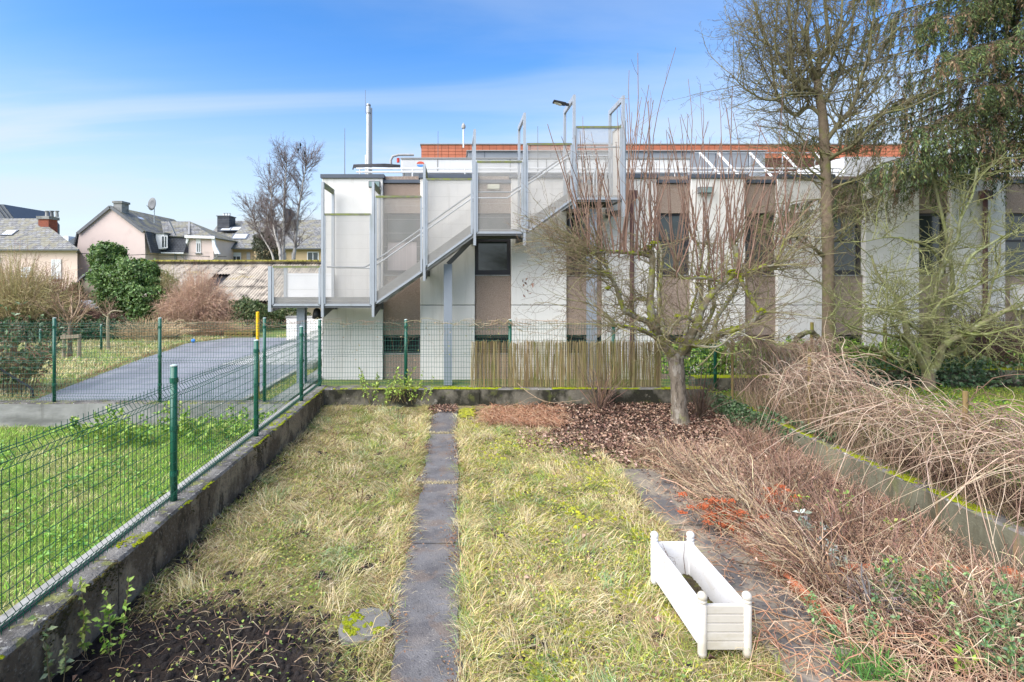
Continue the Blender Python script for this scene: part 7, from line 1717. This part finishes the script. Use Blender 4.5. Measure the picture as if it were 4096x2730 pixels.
x_, y_ = us(2915, 2010, 0.3); stems_bed('dead sedum with rust-red flat flower heads beside the side path', 46, x_-.05, y_, 0.25, 0.2, 0.42, (-0.1, 0.0, 1.0), [(0.30,0.16,0.10)], 0.003, 'sedum', 34, 0.32)
x_, y_ = us(3095, 1945, 0.3); stems_bed('smaller dead sedum with dark rust flower heads farther right', 26, x_, y_, 0.2, 0.15, 0.36, (0, 0.0, 1.0), [(0.30,0.16,0.10)], 0.003, 'sedum', 18, 0.3)
straws('bed_litter', 4200, 2.5, 4.55, 2.6, 7.6, 0.34, TN + PK, rad=0.0018, lift=0.20)
straws('bed_litter', 260, 2.0, 2.7, 3.0, 6.2, 0.40, [(0.40,0.23,0.14), (0.50,0.36,0.24), (0.33,0.19,0.12)], rad=0.0026, lift=0.10)
straws('bed_litter', 150, 2.0, 3.2, 2.9, 4.0, 0.55, [(0.46,0.26,0.15), (0.50,0.36,0.24), (0.36,0.20,0.12)], rad=0.0034, lift=0.16)
# green survivors in the bed
def sprig(label, u, v, h, r, nst, cols, leaf, asp=0.6, per=14, stem=(0.2,0.2,0.08), name='green_plant', zt=0.0):
    x, y = us(u, v, zt); z0 = float(gz(np.array(x), np.array(y))) if x < 4.5 else 0.0
    t = weed_clump(label, x, y, z0, h, r, nst, cols, leaf, None, name, per, stem)
    return t
LM_ = [(0.26,0.36,0.05), (0.34,0.44,0.08), (0.20,0.30,0.05)]
ROS = [(0.11,0.20,0.08), (0.16,0.27,0.10), (0.09,0.16,0.08), (0.22,0.33,0.12)]
sprig('small lime-green leafy shoot among the dry stems', 3200, 2075, 0.26, 0.16, 5, LM_, 0.045, name='leafy_shoot')
sprig('taller green rose shoot in the middle of the bed', 3345, 2110, 0.42, 0.18, 6, [(0.17,0.28,0.06), (0.25,0.36,0.09)], 0.042, name='leafy_shoot')
sprig('pair of lime leaves near the wall foot', 3600, 2140, 0.22, 0.12, 4, LM_, 0.04, name='leafy_shoot')
sprig('bright green feathery herb in the lower bed', 3660, 2470, 0.42, 0.26, 26, ROS + LM_[:1], 0.035, 0.3, 30, name='rosemary')
sprig('dark green rosemary tuft left of the feathery herb', 3580, 2500, 0.26, 0.22, 14, ROS, 0.03, 0.3, 30, name='rosemary')
sprig('rosemary bush at the right edge of the picture', 4060, 2560, 0.46, 0.35, 26, ROS, 0.032, 0.3, 34, name='rosemary')
sprig('grey-green rosemary in the lower right corner', 3985, 2700, 0.34, 0.3, 22, ROS, 0.03, 0.3, 30, name='rosemary')
sprig('low rosemary sprays leaning over the dead stems', 3390, 2560, 0.24, 0.28, 14, ROS, 0.028, 0.3, 28, name='rosemary')
sprig('yellow-green leafy weed at the lower right', 3825, 2680, 0.18, 0.14, 5, LM_, 0.045, name='leafy_shoot')
SIL = [(0.30,0.34,0.29), (0.22,0.28,0.20), (0.38,0.41,0.37)]
sprig('silvery grey-leaved plant drooping above the dry stems', 3250, 2215, 0.36, 0.16, 4, SIL, 0.05, 0.3, 14, (0.35,0.33,0.3), 'silver_plant')
sprig('lower silvery plant with wilted leaves', 3310, 2300, 0.26, 0.16, 4, SIL, 0.042, 0.3, 12, (0.35,0.33,0.3), 'silver_plant')
x_, y_ = us(3500, 2480); stems_bed('grey woody lavender skeleton with upright twigs', 130, x_, y_, 0.12, 0.1, 0.40, (0.0, 0.0, 1.0), [(0.20,0.17,0.16), (0.28,0.24,0.22)], 0.0022, 'lavender', spread=0.42)
x_, y_ = us(3500, 2720); nb_ = 260; bs = np.stack([x_ + rng.normal(0, .10, nb_), y_ + rng.normal(0, .06, nb_), np.full(nb_, 0.0)], 1)
t = thing('grass_tuft', 'dark green glossy grass tuft at the bottom edge', 'plant', (x_, y_, 0)); blades('blades', bs, rng.uniform(0.12, 0.26, nb_), np.full(nb_, 0.006), M['grass'], pick(nb_, [(0.10,0.24,0.05), (0.16,0.32,0.07), (0.07,0.17,0.05)]), lean=0.6, bend=0.7, parent=t, kind=None)
# shrubby bits along the far wall
def bare_shrub(label, u, v, h, n, cols, spread=0.45, Y=None):
    x, y = us(u, v) if Y is None else ((u-CX)/F*Y, Y); stems_bed(label, n, x, y, 0.12, 0.08, h, (0, -0.1, 1.0), cols, 0.0026, 'bare_shrub', spread=spread)
bare_shrub('reddish bare shrublet in front of the reed screen', 2400, 0, 1.0, 90, [(0.30,0.18,0.12), (0.38,0.26,0.18)], 0.36, Y=9.55)
bare_shrub('dark bare suckers right beside the apple trunk', 2800, 0, 0.95, 110, [(0.10,0.07,0.05), (0.14,0.10,0.07)], 0.33, Y=9.1)
weed_clump('leafy yellow-green rose bush spilling over the far wall', -1.35, 9.72, 0.2, 0.62, 0.75, 26, [(0.24,0.34,0.05), (0.33,0.42,0.08), (0.17,0.26,0.05)], 0.05, None, 'rose_bush', 22, (0.24,0.18,0.08))
weed_clump('second leafy rose shoot on the far wall near the path', -0.72, 9.72, 0.2, 0.55, 0.5, 15, [(0.24,0.34,0.05), (0.33,0.42,0.08)], 0.045, None, 'rose_bush', 20, (0.24,0.18,0.08))
# small dry seed stalks standing in the lawn
for i, (u, v) in enumerate(((1250,1600), (1345,1790), (1470,1760), (1620,1800), (1330,2010), (1440,2040), (1395,1600), (1590,1690))):
    x, y = us(u, v); z0 = float(gz(np.array(x), np.array(y))); T = Tubes()
    t = thing('dock_stalk', ['seed stalk by the wall corner', 'seed stalk left in mid lawn', 'seed stalk right of the fence shade', 'seed stalk close to the path', 'fat seed stalk in the lower lawn', 'leaning seed stalk in the lower lawn', 'seed stalk near the far wall', 'bent seed stalk beside the upper path slab'][i].join(('brown dry ', ' on the left lawn')), 'plant', (x, y, z0), 'dry dock stalks on the lawn')
    for k in range(5):
        e = np.array([x + rng.normal(0, .05), y + rng.normal(0, .05), z0 + rng.uniform(0.08, 0.19)]); T.add(np.array([[x, y, z0], (np.array([x, y, z0])+e)/2 + rng.normal(0, .01, 3), e]), np.array([.0015, .0028, .0015]), None, 4, (0.15,0.09,0.06)); T.add(np.array([e + rng.normal(0, .012, 3), e + rng.normal(0, .012, 3), e + rng.normal(0, .014, 3)]), np.array([.004, .006, .003]), None, 5, (0.14,0.075,0.05))
    T.build('stalk', M['stem'], t)

# shoots on the left wall
for (u, v, h, lab, cols) in ((215, 2460, 0.62, 'tall leafy green shoot against the left wall with the crack', LG), (330, 2660, 0.55, 'leafy yellow-green shoot at the foot of the left wall', LG), (185, 2730, 0.42, 'pale leafy shoot at the lower left corner', [(0.40,0.42,0.22), (0.30,0.36,0.10)]), (400, 2010, 0.10, 'tiny green sprig on top of the left wall', LG)):
    pass
for (x, y, h, lab, cols) in ((-2.33, 3.45, 0.62, 'leafy green shoot climbing the left wall near the crack', [(0.30,0.38,0.06), (0.22,0.32,0.05), (0.36,0.40,0.12)]), (-2.12, 3.38, 0.50, 'leafy shoot standing free in the dark soil', [(0.20,0.34,0.05), (0.28,0.40,0.07)]), (-2.30, 3.12, 0.46, 'pale leafy shoot at the lower left corner', [(0.40,0.42,0.22), (0.30,0.36,0.12)])):
    weed_clump(lab, x, y, 0.0, h, 0.16, 3, cols, 0.042, None, 'leafy_shoot', 26, (0.28,0.20,0.10))
sel = None

# ================================================================== GARDEN THINGS
# --- white plastic planter: four ball-topped posts, five boards on each side
x0, x1, y0, y1 = 1.575, 1.860, 3.425, 4.245
zg = 0.02
PL = thing('planter', 'long white slatted planter box with ball-topped corner posts on the grass', 'planter', ((x0+x1)/2, (y0+y1)/2, zg))
for (px_, py_) in ((x0,y0), (x1,y0), (x0,y1), (x1,y1)):
    p = MB().lathe((px_, py_, zg), [(0.027,-0.02),(0.028,0.0),(0.028,0.315),(0.0245,0.317),(0.0245,0.322)], 20).build('post', M['pvc_shaded_dirty'] if py_ == y0 else M['pvc'], PL)
    for f_ in p.data.polygons: f_.use_smooth = len(f_.vertices) == 4
    MB().lathe((px_, py_, zg+0.322), [(0.024,0.0),(0.029,0.004),(0.029,0.012),(0.024,0.016)] + [(0.0305*math.cos(a_)+1e-4, 0.038+0.0305*math.sin(a_)) for a_ in np.linspace(-0.7, math.pi/2, 9)], 20).build('ball_finial', M['pvc_shaded_dirty'] if py_ == y0 else M['pvc'], p, smooth=True)
bh = 0.285/5
for k in range(5):
    za, zb = zg+0.025+k*bh, zg+0.025+(k+1)*bh-0.004
    MB().box(x0+0.024, x1-0.024, y0-0.012, y0+0.008, za, zb).build('board', M['pvc_shaded_dirty'], PL, bevel=0.003)  # front boards use the pvc with shade and dirt in its colour
    MB().box(x0+0.024, x1-0.024, y1-0.008, y1+0.012, za, zb).build('board', M['pvc'], PL, bevel=0.003)
    for xx_ in (x0, x1): MB().box(xx_-0.010, xx_+0.010, y0+0.024, y1-0.024, za, zb).build('board', M['pvc'], PL, bevel=0.003)
for (a_, b_, c_, d_) in ((x0+0.024, x1-0.024, y0+0.009, y0+0.013), (x0+0.024, x1-0.024, y1-0.013, y1-0.009)):
    MB().box(a_, b_, c_, d_, zg+0.02, zg+0.306).build('inner_panel', M['pvc'], PL)
for xx_, s_ in ((x0, 1), (x1, -1)):
    xa_, xb_ = sorted((xx_+s_*0.0105, xx_+s_*0.0145)); MB().box(xa_, xb_, y0+0.024, y1-0.024, zg+0.02, zg+0.306).build('inner_panel', M['pvc'], PL)
MB().box(x0+0.012, x1-0.012, y0+0.010, y1-0.010, zg+0.03, zg+0.05).build('floor', M['pvc'], PL)
n = 1500; x = rng.uniform(x0+0.02, x1-0.02, n); y = rng.uniform(y0+0.03, y1-0.03, n)
o = moss_pads('planter_soil', np.stack([x, y, np.full(n, zg+0.05)], 1), rng.uniform(0.010, 0.024, n), None, mat('planter_earth', (0.07,0.055,0.03), 1.0, tone=0.5, tscale=30, bump=1, bscale=120, layers=[((0.17,0.19,0.03), 14, 0.5, 0.6, 0.8)]), 1.0); o['label'] = 'mossy earth in the white planter'
t = thing('withered_plant', 'thin dark withered plant leaning inside the white planter', 'plant', (1.70, 3.9, 0.08)); T = Tubes()
T.add(np.array([[1.66, 3.75, 0.09], [1.62, 3.98, 0.24], [1.60, 4.15, 0.36]]), 0.003, 0.0015, 4, (0.12,0.07,0.05)); T.add(np.array([[1.80, 4.20, 0.1], [1.79, 4.21, 0.22], [1.805, 4.22, 0.34]]), 0.003, 0.0015, 4, (0.12,0.07,0.05))
for k in range(6): T.add(np.array([[1.60+.005*k, 4.12-.02*k, 0.34-.01*k], [1.59+rng.normal(0,.03), 4.1-.02*k, 0.30], [1.585+rng.normal(0,.04), 4.08-.03*k, 0.24]]), 0.0016, 0.001, 3, (0.12,0.07,0.05))
T.build('stem', M['stem'], t)
# --- terracotta edging stones
ed = []
for k in range(6): ed.append((2.615, 3.62 + k*0.34, 0.0, 0.30, 0.05))
for i, (xe, ye, rz_, ln, w_) in enumerate(ed):
    t = thing('edging_stone', ['nearest terracotta edging stone along the side path', 'second terracotta edging stone along the side path', 'third terracotta edging stone along the side path', 'fourth terracotta edging stone along the side path', 'fifth terracotta edging stone along the side path', 'farthest terracotta edging stone along the side path'][i], 'edging', (xe, ye, 0), 'terracotta edging along the side path')
    MB().box(xe-w_/2, xe+w_/2, ye, ye+ln, -0.05, 0.075 + rng.normal(0, .008)).build('stone', M['edging'], t, bevel=0.012)
for i in range(5):
    xe = 2.75 + i*0.36; t = thing('edging_stone', ['first terracotta edging stone of the cross row from the path', 'second terracotta edging stone of the cross row', 'middle terracotta edging stone of the cross row', 'fourth terracotta edging stone of the cross row', 'last terracotta edging stone of the cross row near the wall'][i], 'edging', (xe, 4.36, -0.05), 'terracotta edging across the bed')
    MB().box(xe, xe+0.33, 4.33, 4.385, -0.12, 0.09 + rng.normal(0, .01) - 0.02*i*0.3).build('stone', M['edging'], t, bevel=0.012)
t = thing('edging_stone', 'terracotta edging stone turning towards the viewer by the right wall', 'edging', (4.4, 4.1, -0.05)); MB().bar((4.42, 4.33, 0.02), (4.5, 3.95, 0.0), 0.06, 0.16).build('stone', M['edging'], t, bevel=0.012)
# --- round mossy stone by the path
cx_, cy_ = us(1460, 2525); t = thing('stepping_stone', 'flat round stone with moss sunk in the left lawn', 'stone', (cx_, cy_, 0))
b = MB(); prof = [(0.175,-0.03),(0.18,0.04),(0.165,0.056),(0.05,0.06)]; b.lathe((cx_, cy_, 0), prof, 22)
b.v = [(x*1 + 0.012*math.sin(7*y), y*1 + 0.010*math.sin(9*x), z) for x, y, z in b.v]; b.build('stone', M['stone'], t, smooth=False)
n = 240; a = rng.uniform(0, 6.28, n); r_ = 0.15*np.sqrt(rng.random(n)); xm = cx_ + r_*np.cos(a); ym = cy_ + r_*np.sin(a); k = wob(xm, ym, 9, 2) > 0.05; moss_pads('moss', np.stack([xm, ym, np.full(n, 0.057)], 1)[k], rng.uniform(0.008, 0.02, n)[k], t, None, 0.7)
cx_, cy_ = us(1970, 2590); t = thing('stepping_stone', 'half-buried pale stone dotted with moss right of the path', 'stone', (cx_, cy_, 0))
b = MB(); b.lathe((cx_, cy_, -0.01), [(0.13,-0.03),(0.135,0.03),(0.11,0.045)], 18); b.build('stone', M['stone'], t)
n = 26; a = rng.uniform(0, 6.28, n); r_ = 0.11*np.sqrt(rng.random(n)); moss_pads('moss', np.stack([cx_ + r_*np.cos(a), cy_ + r_*np.sin(a), np.full(n, 0.034)], 1), rng.uniform(0.008, 0.018, n), t, None, 0.8)
# --- bare branch lying by the far wall
t = thing('fallen_branch', 'long pale bare branch arching against the far mossy wall', 'branch', at(2050, 1600, 9.6)); T = Tubes()
T.add(smooth_line([at(2070, 1535, 9.75), at(2120, 1575, 9.65), at(2190, 1610, 9.5), at(2290, 1605, 9.45), at(2330, 1600, 9.4)], 14), 0.007, 0.003, 5, (0.34,0.25,0.16)); T.add(smooth_line([at(2190, 1608, 9.5), at(2130, 1590, 9.45), at(2080, 1612, 9.4)], 8), 0.004, 0.002, 4, (0.34,0.25,0.16)); T.build('branch', M['stem'], t)
t = thing('dead_root', 'forked pale dead stem in the dark soil at the bottom', 'stem', (-1.38, 3.28, 0.03)); T = Tubes()
for e in ((-1.40, 3.30, 0.26), (-1.28, 3.28, 0.20), (-1.20, 3.36, 0.14), (-1.44, 3.22, 0.12)): T.add(smooth_line([(-1.36, 3.27, 0.02), ((-1.36+e[0])/2+rng.normal(0,.02), (3.27+e[1])/2, e[2]*0.55), e], 7), 0.006, 0.002, 5, (0.38,0.26,0.17))
T.build('stem', M['stem'], t)
